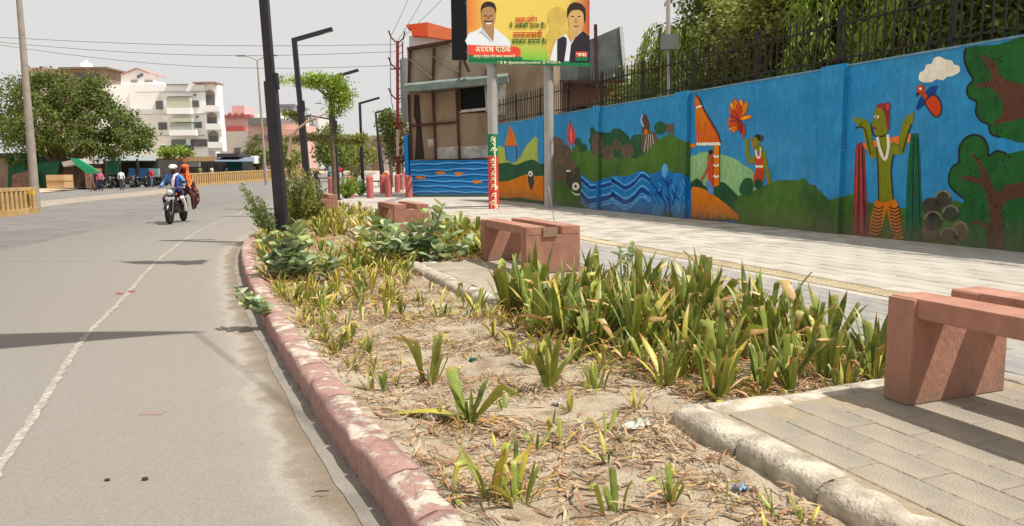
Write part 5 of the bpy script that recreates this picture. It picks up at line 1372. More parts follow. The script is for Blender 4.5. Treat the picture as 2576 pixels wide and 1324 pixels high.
shp = empty('shop_row', (D(320, 440, 78).x, 78, .2), 'row of dark roadside shops with tin roofs and a blue counter sheet', 'shop')
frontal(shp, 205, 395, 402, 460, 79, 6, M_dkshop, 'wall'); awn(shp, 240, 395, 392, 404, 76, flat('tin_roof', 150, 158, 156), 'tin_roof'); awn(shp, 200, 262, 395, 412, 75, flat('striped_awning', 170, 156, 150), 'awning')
frontal(shp, 325, 386, 423, 450, 75, .3, mat('blue_tarp', S(36, 84, 130), S(60, 112, 160), scale=1.5), 'blue_tarpaulin'); frontal(shp, 375, 398, 424, 446, 74.8, .3, flat('pale_teal_sheet', 150, 190, 190), 'teal_sheet')
for x in (262, 300, 345, 395): 
    m = MB(); a = D(x, 400, 75); m.bar(a, (a.x, 75, .2), .16); m.build('post', M_dkshop, shp)
frontal(shp, 268, 296, 405, 440, 76, .3, M_netg, 'green_sheet')
sh2 = empty('market_shop', (D(480, 440, 88).x, 88, .3), 'market shops with an orange signboard below the white building', 'shop')
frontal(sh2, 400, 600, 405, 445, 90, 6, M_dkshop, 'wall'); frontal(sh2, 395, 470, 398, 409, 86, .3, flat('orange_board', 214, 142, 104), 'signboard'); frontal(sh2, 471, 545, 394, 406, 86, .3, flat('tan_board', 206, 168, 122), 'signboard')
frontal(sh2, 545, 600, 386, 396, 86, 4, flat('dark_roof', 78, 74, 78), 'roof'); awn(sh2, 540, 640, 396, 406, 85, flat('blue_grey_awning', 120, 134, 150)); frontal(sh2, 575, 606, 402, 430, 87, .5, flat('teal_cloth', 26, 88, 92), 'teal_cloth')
frontal(sh2, 600, 640, 392, 412, 95, 3, M_wwall, 'white_kiosk'); frontal(sh2, 460, 500, 408, 420, 86.5, .5, flat('wares_grey', 150, 144, 146), 'wares')

# yellow concrete median barrier
def barrier_mat():
    return mat('ochre_barrier', S(184, 150, 98), S(208, 176, 122), scale=3, col3=S(150, 112, 66), scale3=2, amt3=.5, bump=.3)
M_bar = barrier_mat(); M_slot = flat('barrier_slot', 112, 80, 46)
def barrier(a, b, h, label, step=.42, kerb=True, start=0):
    a = Vector(a); b = Vector(b); n = int((b-a).length/step); d = (b-a)/n; dn = d.normalized(); nn = Vector((dn.y, -dn.x, 0))
    root = empty('median_barrier', a, label, 'barrier', 'ochre ribbed concrete median barriers')
    m = MB(); m.bar(a+Z*(h-.06), b+Z*(h-.06), .26, .12); m.build('top_rail', M_bar, root)
    m = MB(); m.bar(a+Z*.1, b+Z*.1, .42, .22); m.build('foot', M_bar, root)
    m = MB(); m.bar(a+Z*(h*.5), b+Z*(h*.5), .14, h-.3); m.build('infill', M_slot, root)
    me = None
    for i in range(min(n, 290)):
        if me is None:
            m = MB(); m.bar(Vector((0, 0, .2)), Vector((0, 0, h-.12)), .24, step*.55, up=dn); m_ = m.build('rib', M_bar, root, local=True); me = m_.data
        else: m_ = link('rib', me, root)
        p = a+d*(i+.5); m_.location = p-a
    return root
p0 = D(-30, 545, 25.5); p0.z = ROADZ; p1 = D(86, 535, 28.5); p1.z = ROADZ
barrier(p0, p1, .98, 'short ochre barrier block at the left edge of the road by the leaning pole', step=.3)
m = MB(); e = D(74, 500, 28.2); m.bar((e.x-.35, 27.95, .62), (e.x+.35, 27.95, .62), .1, .12); tag(m.build('reflector_bar', flat('reflector_yellow', 240, 186, 60), org=(e.x, 27.95, .62)), 'bright yellow reflector bar fixed on the end of the left barrier block', 'reflector')
p2 = D(468, 478, 70); p2.z = -.05; p3 = D(690, 450, 90); p3.z = rise(90)-.15
barrier(p2, p3, 1.22, 'long ribbed ochre barrier running behind the motorcycle towards the lamp poles', step=.45)
p4 = D(690, 450, 90); p4.z = rise(90)-.15; p5 = D(800, 436, 125); p5.z = rise(125)-.3
barrier(p4+Vector((.3, .8, 0)), p5, 1.2, 'far end of the ochre barrier seen between the lamp poles', step=1.0)
# ================================================================== trees
def leaf_mat(name, c1, c2, trans=.3, rough=.55):
    return mat(name, S(*c1), S(*c2), scale=1.5, attr=True, trans=trans, rough=rough, spec=.35)
M_leafA = leaf_mat('leaf_mid_green', (96, 112, 52), (128, 140, 70))
M_leafB = leaf_mat('leaf_bright_green', (124, 148, 56), (160, 178, 80))
M_leafC = leaf_mat('leaf_dark_green', (84, 98, 46), (118, 128, 64))
M_leafD = leaf_mat('leaf_olive', (122, 130, 62), (156, 158, 88))
M_bark = mat('bark', S(92, 78, 64), S(124, 106, 88), scale=6, bump=.6)
def leaves(name, P, size, mt, parent, aspect=.5, up=.5, droop=None, jit=.35, seed=1, colvar=.35, org=None, dirs=None):
    """one small pointed leaf per point"""
    R = np.random.RandomState(seed); n = len(P); P = np.asarray(P, dtype=np.float64)
    off = np.array(worldloc(parent)) if parent is not None else (np.array(org) if org is not None else np.zeros(3))
    d = R.normal(size=(n, 3)) if dirs is None else np.asarray(dirs, dtype=np.float64)+R.normal(size=(n, 3))*.25
    if droop is not None: d = d*np.array([1, 1, .3])+np.array([0, 0, -droop])
    d /= np.linalg.norm(d, axis=1)[:, None]
    nn = R.normal(size=(n, 3))+np.array([0, 0, up*3]); x = np.cross(d, nn); x /= np.linalg.norm(x, axis=1)[:, None]+1e-9
    s = size*(1+jit*R.uniform(-1, 1, n))[:, None]
    a = P; b = P+d*s*.5+x*s*aspect*.5; c = P+d*s; e = P+d*s*.5-x*s*aspect*.5
    V = np.stack([a, b, c, e], 1).reshape(-1, 3)-off
    me = bpy.data.meshes.new(name)
    me.vertices.add(4*n); me.vertices.foreach_set('co', V.ravel())
    me.loops.add(4*n); me.loops.foreach_set('vertex_index', np.arange(4*n, dtype=np.int32))
    me.polygons.add(n); me.polygons.foreach_set('loop_start', np.arange(0, 4*n, 4, dtype=np.int32))
    me.materials.append(mt)
    ca = me.color_attributes.new('col', 'FLOAT_COLOR', 'POINT')
    k = 1+colvar*R.uniform(-1, 1, n); y = 1+.25*R.uniform(-1, 1, n)
    C = np.stack([k*y, k, k*.9, np.ones(n)], 1); ca.data.foreach_set('color', np.repeat(C, 4, 0).astype(np.float32).ravel())
    me.update(); me.validate()
    o = link(name, me, parent)
    if parent is None and org is not None: o.location = org
    return o
def clumps(lobes, K, per, sig, seed, shell=.55, flat=1.0):
    """lobes: (centre, (rx, ry, rz)); clumps of leaves near the lobes' shells, leaving gaps between"""
    R = np.random.RandomState(seed); out = []
    vol = np.array([r[0]*r[1]*r[2] for c, r in lobes])**.67; vol = vol/vol.sum()
    for _ in range(K):
        c, r = lobes[R.choice(len(lobes), p=vol)]
        d = R.normal(size=3); d /= np.linalg.norm(d); k = shell+(1-shell)*R.uniform()**.6
        q = np.array(c)+d*np.array(r)*k
        m_ = int(per*R.uniform(.5, 1.4))
        out.append(q+R.normal(size=(m_, 3))*sig*np.array([1, 1, flat]))
    return np.concatenate(out)
def trunk(parent, base, tops, r=.2, mt=None, name='trunk', seed=0):
    R = random.Random(seed); m = MB(); base = Vector(base)
    fork = base+Vector((0, 0, (tops[0][2]-base.z)*.35)) if len(tops) > 1 else None
    if fork is None:
        t = Vector(tops[0]); m.tube([base, base.lerp(t, .4)+Vector((R.uniform(-.1, .1), 0, 0)), t], [r, r*.75, r*.3], n=8)
    else:
        m.tube([base-Vector((0, 0, .1)), base.lerp(fork, .5)+Vector((R.uniform(-.1, .1), 0, 0)), fork], [r*1.15, r, r*.85], n=10)
        for t in tops:
            t = Vector(t); mid = fork.lerp(t, .5)+Vector((R.uniform(-.3, .3), R.uniform(-.3, .3), R.uniform(0, .4)))
            m.tube([fork-Vector((0, 0, .1)), mid, t], [r*.6, r*.4, r*.12], n=7)
    return m.build(name, mt or M_bark, parent)

# big broad tree at the left
tb = Vector((D(165, 470, 70).x, 70, ROADZ))
bt_ = empty('broad_tree', tb, 'big spreading green tree over the stalls left of the white building', 'tree')
def dl(x, y, Y, rx, rz, ry=None):      # a lobe seen at x, y with half sizes in picture units
    p = D(x, y, Y); k = Y/FPX; return (tuple(p), (rx*k, (ry or rx)*k, rz*k))
lb = [dl(90, 260, 70, 60, 70), dl(150, 235, 71, 70, 48), dl(215, 250, 70, 62, 55), dl(120, 320, 69, 90, 60), dl(250, 300, 70, 75, 55), dl(320, 320, 70, 50, 38), dl(300, 358, 69, 75, 32), dl(200, 350, 69, 100, 38), dl(70, 360, 69, 60, 38), dl(345, 355, 70, 35, 22), dl(20, 300, 71, 60, 70), dl(45, 220, 72, 30, 30), dl(240, 205, 70, 30, 16), dl(130, 195, 70, 40, 14), dl(365, 335, 70, 24, 16), dl(375, 372, 70, 16, 12), dl(60, 400, 70, 40, 14), dl(270, 385, 69, 50, 12), dl(285, 268, 70, 30, 16)]
leaves('crown', clumps(lb, 640, 52, .30, 3, .45), .26, leaf_mat('leaf_deep_green', (84, 100, 46), (116, 128, 62)), bt_, aspect=.6, up=.4, seed=3)
trunk(bt_, tb, [tuple(D(*q, 70)) for q in ((110, 330), (170, 290), (230, 330), (280, 345), (80, 370), (200, 370))], .55, seed=4)

def simple_tree(name, x, yb, Y, lobes, mt, K, per, leafsize, label, tr=.15, cat='tree', group=None, sig=.22, seed=1, aspect=.5, shell=.45):
    p = D(x, yb, Y); base = Vector((p.x, Y, rise(Y)))
    root = empty(name, base, label, cat, group)
    L_ = [dl(a, b, Y+dy, rx, rz) for a, b, rx, rz, dy in lobes]
    leaves('crown', clumps(L_, K, per, sig, seed, shell), leafsize, mt, root, aspect=aspect, seed=seed)
    trunk(root, base, [tuple(c) for c, r in L_[:4]], tr, seed=seed)
    return root
simple_tree('roadside_tree', 985, 450, 58, [(985, 330, 28, 50, 0), (1000, 370, 26, 55, 1), (975, 300, 22, 26, 0), (1010, 320, 18, 40, 1)], M_leafC, 200, 24, .26, 'dark tall tree behind the pylon left of the shed', seed=11)
simple_tree('roadside_tree', 860, 440, 95, [(815, 370, 20, 40, 0), (835, 355, 24, 36, 2), (870, 380, 30, 26, 3), (845, 400, 40, 26, 0)], M_leafA, 220, 22, .42, 'green tree beyond the auto rickshaw, between the lamp poles', seed=12, sig=.4)
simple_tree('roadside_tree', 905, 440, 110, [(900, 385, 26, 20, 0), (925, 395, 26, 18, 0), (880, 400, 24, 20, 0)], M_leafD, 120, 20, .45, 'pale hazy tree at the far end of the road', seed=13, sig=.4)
simple_tree('roadside_tree', 640, 440, 98, [(640, 372, 18, 26, 0), (652, 400, 26, 24, 0), (628, 400, 16, 20, 0)], M_leafC, 120, 20, .36, 'dark green tree in front of the salmon building, left of the tall road lamp', seed=14, sig=.3)
simple_tree('roadside_tree', 700, 445, 97, [(690, 395, 22, 26, 0), (712, 370, 20, 22, 0), (735, 400, 22, 24, 0)], M_leafD, 130, 20, .36, 'reddish olive tree in front of the salmon building behind the lamp pole', seed=15, sig=.3)
simple_tree('shop_shrub', 425, 425, 86, [(420, 385, 18, 11, 0), (440, 382, 20, 9, 0)], M_leafB, 60, 20, .3, 'bright green shrub above the orange signboard', cat='shrub', seed=16, tr=.08, sig=.2)
simple_tree('shop_shrub', 460, 425, 87, [(462, 385, 16, 9, 0), (478, 390, 12, 8, 0)], M_leafB, 46, 20, .3, 'small green shrub right of the bright one above the signboard', cat='shrub', seed=17, tr=.08, sig=.2)

# tiered umbrella tree on the footpath planter
ut = Vector((D(842, 480, 29).x, 29, -.08))
um = empty('umbrella_tree', ut, 'slender umbrella tree with flat leafy tiers between the black lamps', 'tree')
tiers = [(835, 205, 54, 12), (780, 205, 60, 10), (722, 204, 34, 5), (765, 210, 40, 7), (805, 198, 50, 7), (815, 215, 40, 14), (850, 222, 34, 12), (862, 255, 28, 16), (850, 280, 26, 14), (868, 240, 24, 16), (840, 240, 24, 20)]
tiers2 = [(735, 352, 34, 7), (790, 345, 46, 7), (870, 350, 46, 9), (900, 355, 34, 8), (840, 355, 44, 10), (910, 345, 20, 6), (760, 300, 30, 7), (730, 290, 24, 5)]
pts = clumps([dl(a, b, 29, rx, rz, rx*.8) for a, b, rx, rz in tiers], 190, 30, .12, 21, .0, .6)
leaves('crown', pts, .12, M_leafB, um, aspect=.42, seed=21, up=.3)
pts = clumps([dl(a, b, 29.5, rx, rz, rx*.7) for a, b, rx, rz in tiers2], 230, 22, .085, 22, .25, .4)
leaves('lower_tier', pts, .13, M_leafD, um, aspect=.4, seed=22, up=.9)
m = MB(); m.tube([ut, D(838, 380, 29), D(832, 300, 29), D(829, 200, 29)], [.10, .08, .07, .03], n=8)
for a, b, c in (((838, 345), (790, 345), 0), ((838, 350), (900, 352), 0), ((830, 250), (770, 208), 0), ((830, 240), (865, 260), 0), ((832, 300), (735, 292), 0), ((838, 350), (735, 354), 0)):
    m.tube([D(*a, 29), D((a[0]+b[0])/2, (a[1]+b[1])/2-4, 29), D(*b, 29)], [.035, .025, .01], n=5)
m.build('trunk', M_bark, um)
m = MB(); m.tube([D(724, 400, 22), D(732, 345, 22), D(748, 325, 22), D(776, 305, 22), D(822, 285, 22)], [.05, .045, .035, .03, .015], n=6)
tag(m.build('bent_branch', mat('pale_bark', S(176, 150, 128), S(200, 176, 152), scale=6), org=D(724, 400, 22)), 'bare pale bent branch crossing between the two nearest lamp poles', 'branch')

# feathery shrubs by the nearest lamp
def feather(x, yb, Y, fronds, mt, label, n=55, seed=1, ls=.075):
    R = np.random.RandomState(seed); base = D(x, yb, Y); base.z = -.08
    root = empty('feathery_shrub', base, label, 'shrub'); P_, Dn = [], []; m = MB()
    for (tx, ty, dy) in fronds:
        t = D(tx, ty, Y+dy); mid = base.lerp(t, .5)+Vector((0, 0, .12))
        m.tube([base, mid, t], [.015, .01, .004], n=4)
        for k in range(n):
            u = .2+.8*k/n; p = (base*(1-u)**2+mid*2*u*(1-u)+t*u*u); d = (t-base).normalized()
            for sgn in (-1, 1):
                v = Vector(R.normal(size=3)*.5)+d*.9; P_.append(tuple(p+Vector(R.normal(size=3)*.035))); Dn.append(tuple(v))
    m.build('stem', M_bark, root)
    leaves('foliage', P_, ls, mt, root, aspect=.38, dirs=Dn, seed=seed, up=.3)
rf = random.Random(5)
feather(690, 590, 15.0, [(612, 480, 0), (625, 500, .2), (620, 520, 0), (650, 500, .3), (640, 530, 0), (668, 545, -.2), (660, 520, .2), (610, 470, .3), (680, 540, .4), (635, 545, -.1), (650, 560, .1)], leaf_mat('leaf_grey_green', (104, 122, 74), (132, 146, 96)), 'feathery grey green shrub leaning over the road left of the nearest lamp', 70, 31)
feather(745, 560, 16.5, [(rf.uniform(715, 800), rf.uniform(430, 520), rf.uniform(-.5, .5)) for _ in range(34)]+[(735, 400, 0), (742, 425, .2), (752, 440, .3)], M_leafD, 'bushy olive shrub right of the nearest lamp pole', 60, 32)
feather(790, 545, 19, [(rf.uniform(765, 815), rf.uniform(450, 515), rf.uniform(-.5, .5)) for _ in range(18)], M_leafC, 'dark shrub at the foot of the second black lamp', 55, 33)
feather(868, 492, 36, [(rf.uniform(852, 905), rf.uniform(448, 485), rf.uniform(-.5, .5)) for _ in range(26)], M_leafB, 'green leafy bush between the two left bollards', 50, 34, ls=.13)
feather(905, 480, 40, [(rf.uniform(892, 920), rf.uniform(445, 478), rf.uniform(-.5, .5)) for _ in range(16)], leaf_mat('leaf_blue_green', (112, 150, 104), (150, 184, 134)), 'pale green low bush right of the second bollard', 45, 35, ls=.14)
feather(890, 470, 45, [(rf.uniform(875, 905), rf.uniform(395, 450), rf.uniform(-.5, .5)) for _ in range(12)], M_leafD, 'straggly olive bush behind the bollards', 40, 36, ls=.12)

# ashoka trees with hanging leaves, and the leafy mass behind the wall
def ashoka(s, t, H_, rad, label, seed, n=420, leaf=.19, mt=M_leafB, group='drooping ashoka trees behind the wall'):
    base = L(s, t, 0); root = empty('ashoka_tree', base, label, 'tree', group); R = np.random.RandomState(seed)
    P_, Dn = [], []
    for _ in range(n):
        z = 1.2+(H_-1.2)*R.uniform()**.9; rr = rad*(1-.55*(z/H_)**2)*(.72+.3*R.uniform()); a = R.uniform(0, 2*math.pi)
        k = R.randint(12, 22); p = np.array(base)+np.array([math.cos(a)*rr, math.sin(a)*rr, z])
        out = np.array([math.cos(a), math.sin(a), 0])
        for j in range(k):
            q = p+out*.02*j+np.array([0, 0, -.055*j])+R.normal(size=3)*.03
            P_.append(q); Dn.append(out*(.35 if j % 2 else -.1)+np.array([R.normal()*.35, R.normal()*.35, -1.0]))
    leaves('crown', P_, leaf, mt, root, aspect=.22, dirs=Dn, seed=seed, up=.1, colvar=.4)
    trunk(root, base, [tuple(base+Vector((0, 0, H_*.97)))], .14, seed=seed)
    return root
def wall_tree(s, t, lobes, mt, label, seed, K=330, per=30, leaf=.2, sig=.2, aspect=.45, tr=.2, name='leafy_tree', group=None):
    base = L(s, t, 0); root = empty(name, base, label, 'tree', group)
    Lb = [(tuple(L(s+a, t+b, z)), (r1, r1, r2)) for a, b, z, r1, r2 in lobes]
    leaves('crown', clumps(Lb, K, per, sig, seed, .5), leaf, mt, root, aspect=aspect, seed=seed, droop=.5)
    trunk(root, base, [c for c, r in Lb[:5]], tr, seed=seed)
# position helper: picture column at a distance t from the camera line
def s_at(x, t):       # s on the plane t = const seen at picture column x (horizon row)
    q = onplane(x, 425, L(0, t), WX); return q.dot(AX)
ashoka(s_at(1655, 14.0), 14.0, 6.1, .95, 'bright drooping ashoka tree behind the solar lamp', 41, 420)
ashoka(s_at(1712, 13.2), 13.2, 5.6, .75, 'slim ashoka tree just right of the solar lamp post', 42, 330)
ashoka(s_at(1625, 15.5), 15.5, 5.2, .9, 'shorter ashoka tree left of the solar lamp', 43, 300, mt=M_leafA)
wall_tree(s_at(1600, 21), 21, [(0, 0, 5.6, 1.8, 1.8), (1, 0, 4.2, 1.8, 1.6), (-1, 0, 4.8, 1.6, 1.8)], M_leafD, 'hazy olive tree behind the white edge of the grey hoarding', 44, 200, 26, .26)
wall_tree(s_at(1850, 15), 15, [(0, 0, 5.2, 2.2, 2.0), (-1.6, .4, 3.9, 1.6, 1.6), (1.6, 0, 4.0, 1.8, 1.8), (0, 0, 3.4, 2.2, 1.4), (0, .4, 7.2, 2.2, 1.8), (2, 1, 6, 2, 2), (-2, 1, 5.6, 1.8, 2)], M_leafC, 'dark dense tree behind the railings in the middle of the wall', 45, 560, 30, .22)
wall_tree(s_at(1900, 12.9), 12.9, [(0, 0, 4.7, 1.0, 1.0), (-1.0, 0, 5.2, .9, .9), (1.0, 0, 4.9, 1.0, 1.1)], M_leafD, 'sunlit yellow green tree close behind the railings', 46, 240, 26, .17, .14)
wall_tree(s_at(2150, 14.5), 14.5, [(0, 0, 5.6, 2.0, 1.8), (-1.2, 0, 4.2, 1.5, 1.4), (1.4, 0, 4.2, 1.6, 1.6), (0, 0, 3.2, 1.9, 1.2), (0, 1, 7, 2.4, 1.8), (1.8, .6, 5.6, 1.8, 2)], M_leafC, 'dark leafy tree behind the railings above the blue pillar', 47, 520, 30, .21)
ashoka(s_at(2060, 12.7), 12.7, 6.6, .8, 'drooping ashoka tree behind the railings right of the flower painting', 48, 300, .2, M_leafB)
ashoka(s_at(2260, 12.6), 12.6, 6.2, .8, 'drooping ashoka tree behind the railings above the painted man', 49, 300, .2, M_leafB)
wall_tree(s_at(2480, 13.4), 13.4, [(0, 0, 4.8, 1.5, 1.4), (1.1, .4, 3.8, 1.3, 1.1), (-1.1, 0, 4.0, 1.3, 1.3), (0, 1.2, 6, 2.2, 1.7), (2, 1.4, 5, 1.8, 2)], M_leafA, 'leafy tree behind the railings above the painted cloud', 50, 460, 30, .18, .17)
wall_tree(s_at(2640, 14.0), 14.0, [(0, 0, 4.8, 1.8, 1.7), (1, 0, 3.6, 1.5, 1.2), (-1, 0, 3.8, 1.5, 1.2), (-.6, .6, 6.2, 2, 1.6)], M_leafC, 'dark tree behind the railings at the right edge', 51, 420, 30, .19, .18)
wall_tree(s_at(2380, 15.5), 15.5, [(0, 0, 5.2, 2.0, 2.0), (1.6, 0, 4.0, 1.8, 1.7), (-1.6, 0, 4.2, 1.8, 1.7), (0, 0, 7, 2, 1.6)], M_leafC, 'second row dark tree behind the ashoka above the painted man', 52, 420, 30, .21)
wall_tree(s_at(2000, 17.5), 17.5, [(0, 0, 5.8, 2.6, 2.4), (-2.4, 0, 5.2, 2.2, 2.2), (2.4, 0, 5, 2.2, 2.2), (0, 0, 3, 3, 1.6)], M_leafA, 'tall tree in the back row behind the flower painting', 53, 480, 30, .24)
wall_tree(s_at(1760, 18.5), 18.5, [(0, 0, 5.2, 2.2, 2.2), (-1.8, 0, 4.0, 1.8, 1.8), (1.8, 0, 4.2, 1.8, 1.8)], M_leafA, 'back row tree between the ashoka trees and the dark dense tree', 54, 380, 30, .24)
# low shrub mass right behind the wall, seen through the lower pickets
R_ = np.random.RandomState(9); P_ = []
for _ in range(900):
    s = R_.uniform(4, 27); c = np.array(L(s, 12.1+R_.uniform(0, .9), R_.uniform(2.2, 3.6 if s < 21 else 3.2)))
    P_.append(c+R_.normal(size=(26, 3))*.17)
tag(leaves('wall_creepers', np.concatenate(P_), .14, M_leafC, None, aspect=.5, seed=9, org=L(15, 12.5)), 'dark creepers and undergrowth massed behind the railings', 'undergrowth', kind='stuff')
m = MB(); m.lbox(-3, 31, 22, 22.2, 0, 4.2); tag(m.build('compound_wall', mat('dark_compound', S(58, 60, 46), S(84, 82, 62), scale=2), org=L(14, 22)), 'dim compound wall glimpsed between the trees behind the railings', 'wall')
# ================================================================== strap-leaved lilies
def strap_mat():
    m = mat('strap_leaf', (.80, .80, .80), (1.0, 1.0, 1.0), scale=26, attr=True, trans=.16, rough=.42, spec=.5, bump=.15, bscale=60, stretch=(1, 1, .25))
    return m
M_strap = strap_mat()
cG = S(104, 126, 48); cG2 = S(148, 162, 72); cYe2 = S(190, 178, 66); cSt = S(206, 166, 108); cBr = S(156, 92, 50); cPale = S(182, 184, 118); cDk = S(68, 90, 38)
def lerp3(a, b, t): t = max(0, min(1, t)); return tuple(a[k]*(1-t)+b[k]*t for k in range(3))
def strap(kind, seed):
    """leaf of unit length rooted at the origin, growing up and bending towards +x"""
    R = random.Random(seed); rows = 10; vs = []; cs_ = []
    w = {'green': .082, 'cut': .12, 'fold': .095, 'yellow': .085, 'dry': .06, 'curl': .05}[kind]*R.uniform(.8, 1.25)
    bend = {'green': R.uniform(.1, .55), 'cut': R.uniform(0, .25), 'fold': .15, 'yellow': R.uniform(.3, .9), 'dry': R.uniform(1.2, 2.2), 'curl': R.uniform(1.6, 3.0)}[kind]
    p = Vector((0, 0, 0)); ang = 0.0; tw = R.uniform(-.5, .5)*(1 if kind in ('green', 'cut') else 2.6); side = R.uniform(-.2, .2)
    kt = R.uniform(.55, .75)
    for i in range(rows+1):
        t = i/rows
        if kind == 'cut': ww = w*(.62+.38*min(1, t*3)); ww *= 1 if t < .97 else .92
        elif kind == 'fold': ww = w*(.6+.4*min(1, t*3))*(1 if t < .8 else 1-(t-.8)*2.4)
        elif kind in ('dry', 'curl'): ww = w*(.5+.5*math.sin(math.pi*min(1, t*1.1)))*R.uniform(.6, 1.1)
        else: ww = w*(.62+.38*min(1, t*3))*(1-max(0, (t-.55)/.45)**1.7)+.002
        d = Vector((math.sin(ang), side*t, math.cos(ang))).normalized(); nx_ = Vector((math.cos(ang), 0, -math.sin(ang)))
        y = Vector((0, 1, 0)); y = (y*math.cos(tw*t)+nx_*math.sin(tw*t)); nn = d.cross(y)
        fold = .28*ww*(1-.5*t)
        if kind in ('dry', 'curl'): fold = R.uniform(-.5, .9)*ww
        vs += [p-y*ww*.5-nn*fold*.6, p+nn*fold*.3, p+y*ww*.5-nn*fold*.6]
        # colour along the leaf
        if kind == 'green': c = lerp3(cPale, lerp3(cDk, cG2, R.uniform(.1, .9)), t*5); c = lerp3(c, cSt if seed % 2 else cG2, (t-.86)/.1)
        elif kind == 'cut': c = lerp3(cPale, lerp3(cG, cG2, .3+.5*(seed % 3)/2), t*6); c = lerp3(c, lerp3(cG2, cSt, .7), (t-.94)/.05)
        elif kind == 'fold': c = lerp3(cPale, cG2, t*5); c = lerp3(c, cSt if seed % 3 else cG2, (t-kt+.02)/.25)
        elif kind == 'yellow': c = lerp3(cPale, cYe2, t*3); c = lerp3(c, cBr, (t-.75)/.2)
        else: c = lerp3(cSt, cBr, R.uniform(0, 1) if seed % 2 else R.uniform(0, .45))
        for e in (-1, 0, 1):
            k = 1.12 if e == 0 else R.uniform(.8, 1.02)
            if kind in ('green', 'cut', 'fold') and e and seed % 3 == 0: cc = lerp3(c, cYe2, .6)
            else: cc = c
            cs_.append([min(1, v*k) for v in cc]+[1])
        p = p+d/rows
        ang += bend/rows*(1+t*1.5)*.7+(R.uniform(-.09, .09) if kind in ('green', 'cut', 'yellow') else 0)
        if kind == 'fold' and abs(t-kt) < .06: ang += R.uniform(.9, 1.5)
        if kind in ('dry', 'curl'): ang += R.uniform(-.25, .25)
    me = bpy.data.meshes.new('leaf')
    me.from_pydata([tuple(v) for v in vs], [], [(3*i+k, 3*i+k+1, 3*i+4+k, 3*i+3+k) for i in range(rows) for k in range(2)])
    me.materials.append(M_strap); me.polygons.foreach_set('use_smooth', [True]*len(me.polygons))
    ca = me.color_attributes.new('col', 'FLOAT_COLOR', 'POINT'); ca.data.foreach_set('color', np.array(cs_, dtype=np.float32).ravel()); me.update()
    return me
LIB = {k: [strap(k, i*7+j) for i in range(n)] for j, (k, n) in enumerate([('green', 14), ('cut', 12), ('fold', 8), ('yellow', 6), ('dry', 10), ('curl', 8)])}
def leaf_at(parent, me, loc, az, tilt, size, wsc=1.0):
    o = link('leaf', me, parent)
    o.location = loc
    o.rotation_euler = Matrix.Rotation(az, 3, 'Z').to_4x4().to_3x3().to_4x4().to_euler() if tilt == 0 else (Matrix.Rotation(az, 3, 'Z') @ Matrix.Rotation(tilt, 3, 'Y') @ Matrix.Rotation(rnd.uniform(-.6, .6), 3, 'Z')).to_euler()
    o.scale = (size*wsc, size*wsc, size)
def lily(pos, h, mix, n, label, group=None, spread=.05, wsc=1.0, ndry=5, tmax=.45):
    root = empty('lily_clump', pos, label, 'lily', group)
    ks = list(mix)
    for i in range(n):
        k = rnd.choices(ks, [mix[q] for q in ks])[0]
        az = rnd.uniform(0, 6.283); r = spread*rnd.random(); ti = rnd.uniform(.02, tmax)
        leaf_at(root, rnd.choice(LIB[k]), (r*math.cos(az), r*math.sin(az), -.01), az, ti, h*rnd.uniform(.65, 1.12)*(.78 if k == 'cut' else 1), wsc*rnd.uniform(.85, 1.2))
    for i in range(ndry):
        az = rnd.uniform(0, 6.283)
        leaf_at(root, rnd.choice(LIB['dry' if i % 2 else 'curl']), (spread*math.cos(az), spread*math.sin(az), .0), az, rnd.uniform(.5, 1.25), h*rnd.uniform(.4, .75), 1.0)
    return root
MIXBED = {'green': 6, 'cut': 4.5, 'fold': 1.3, 'yellow': 1.0, 'dry': 1.2}
MIXYEL = {'green': 2, 'yellow': 3.2, 'fold': 1.2, 'cut': 1, 'dry': .8}
def gsoil(x, y):
    p = G(x, y, -.1); s, t = ST(p); z = soil_z(s, t); p = G(x, y, z); return p, s, t
def inpoly(x, y, poly):
    c = False; n = len(poly)
    for i in range(n):
        a, b = poly[i], poly[(i+1) % n]
        if (a[1] > y) != (b[1] > y) and x < (b[0]-a[0])*(y-a[1])/(b[1]-a[1])+a[0]: c = not c
    return c
# the dense bed between the two nearer benches
bedpx = [(1255, 770), (1400, 715), (1540, 690), (1700, 690), (1850, 700), (2010, 760), (2120, 800), (2228, 880), (2235, 968), (2030, 988), (1880, 1004), (1755, 1015), (1640, 955), (1540, 930), (1440, 870), (1340, 840)]
bed = [ST(G(x, y, -.1)) for x, y in bedpx]
pts = []; tries = 0
where = lambda s, t: ('back' if s > 5.9 else 'middle' if s > 4.6 else 'front', 'footpath edging' if t > 3.7 else 'open soil' if t < 3.0 else 'centre of the bed')
while tries < 9000 and len(pts) < 118:
    tries += 1
    s = rnd.uniform(3.45, 7.6); t = rnd.uniform(1.6, 4.36)
    if not inpoly(s, t, bed): continue
    if 7.0 < s and t > 2.4: continue
    if min([((s-a)**2+(t-b)**2)**.5 for a, b in pts]+[9]) < .16: continue
    pts.append((s, t))
ORD = ['first', 'second', 'third', 'fourth', 'fifth', 'sixth', 'seventh', 'eighth', 'ninth', 'tenth', 'eleventh', 'twelfth', 'thirteenth', 'fourteenth', 'fifteenth', 'sixteenth', 'seventeenth', 'eighteenth', 'nineteenth', 'twentieth', 'last but two', 'last but one', 'last']
def ranks(P_, w):                 # rows by distance, then places from the left
    if not P_: return {}
    s0 = min(p[0] for p in P_); w = max(w, (max(p[0] for p in P_)-s0+.01)/12); rows = {}
    for i, (s, t) in enumerate(P_): rows.setdefault(int((s-s0)/w), []).append((t, i))
    out = {}
    for r, k in enumerate(sorted(rows)):
        for c, (t, i) in enumerate(sorted(rows[k])): out[i] = (ORD[min(r, 22)], ORD[min(c, 22)])
    return out
RK = ranks(pts, .36)
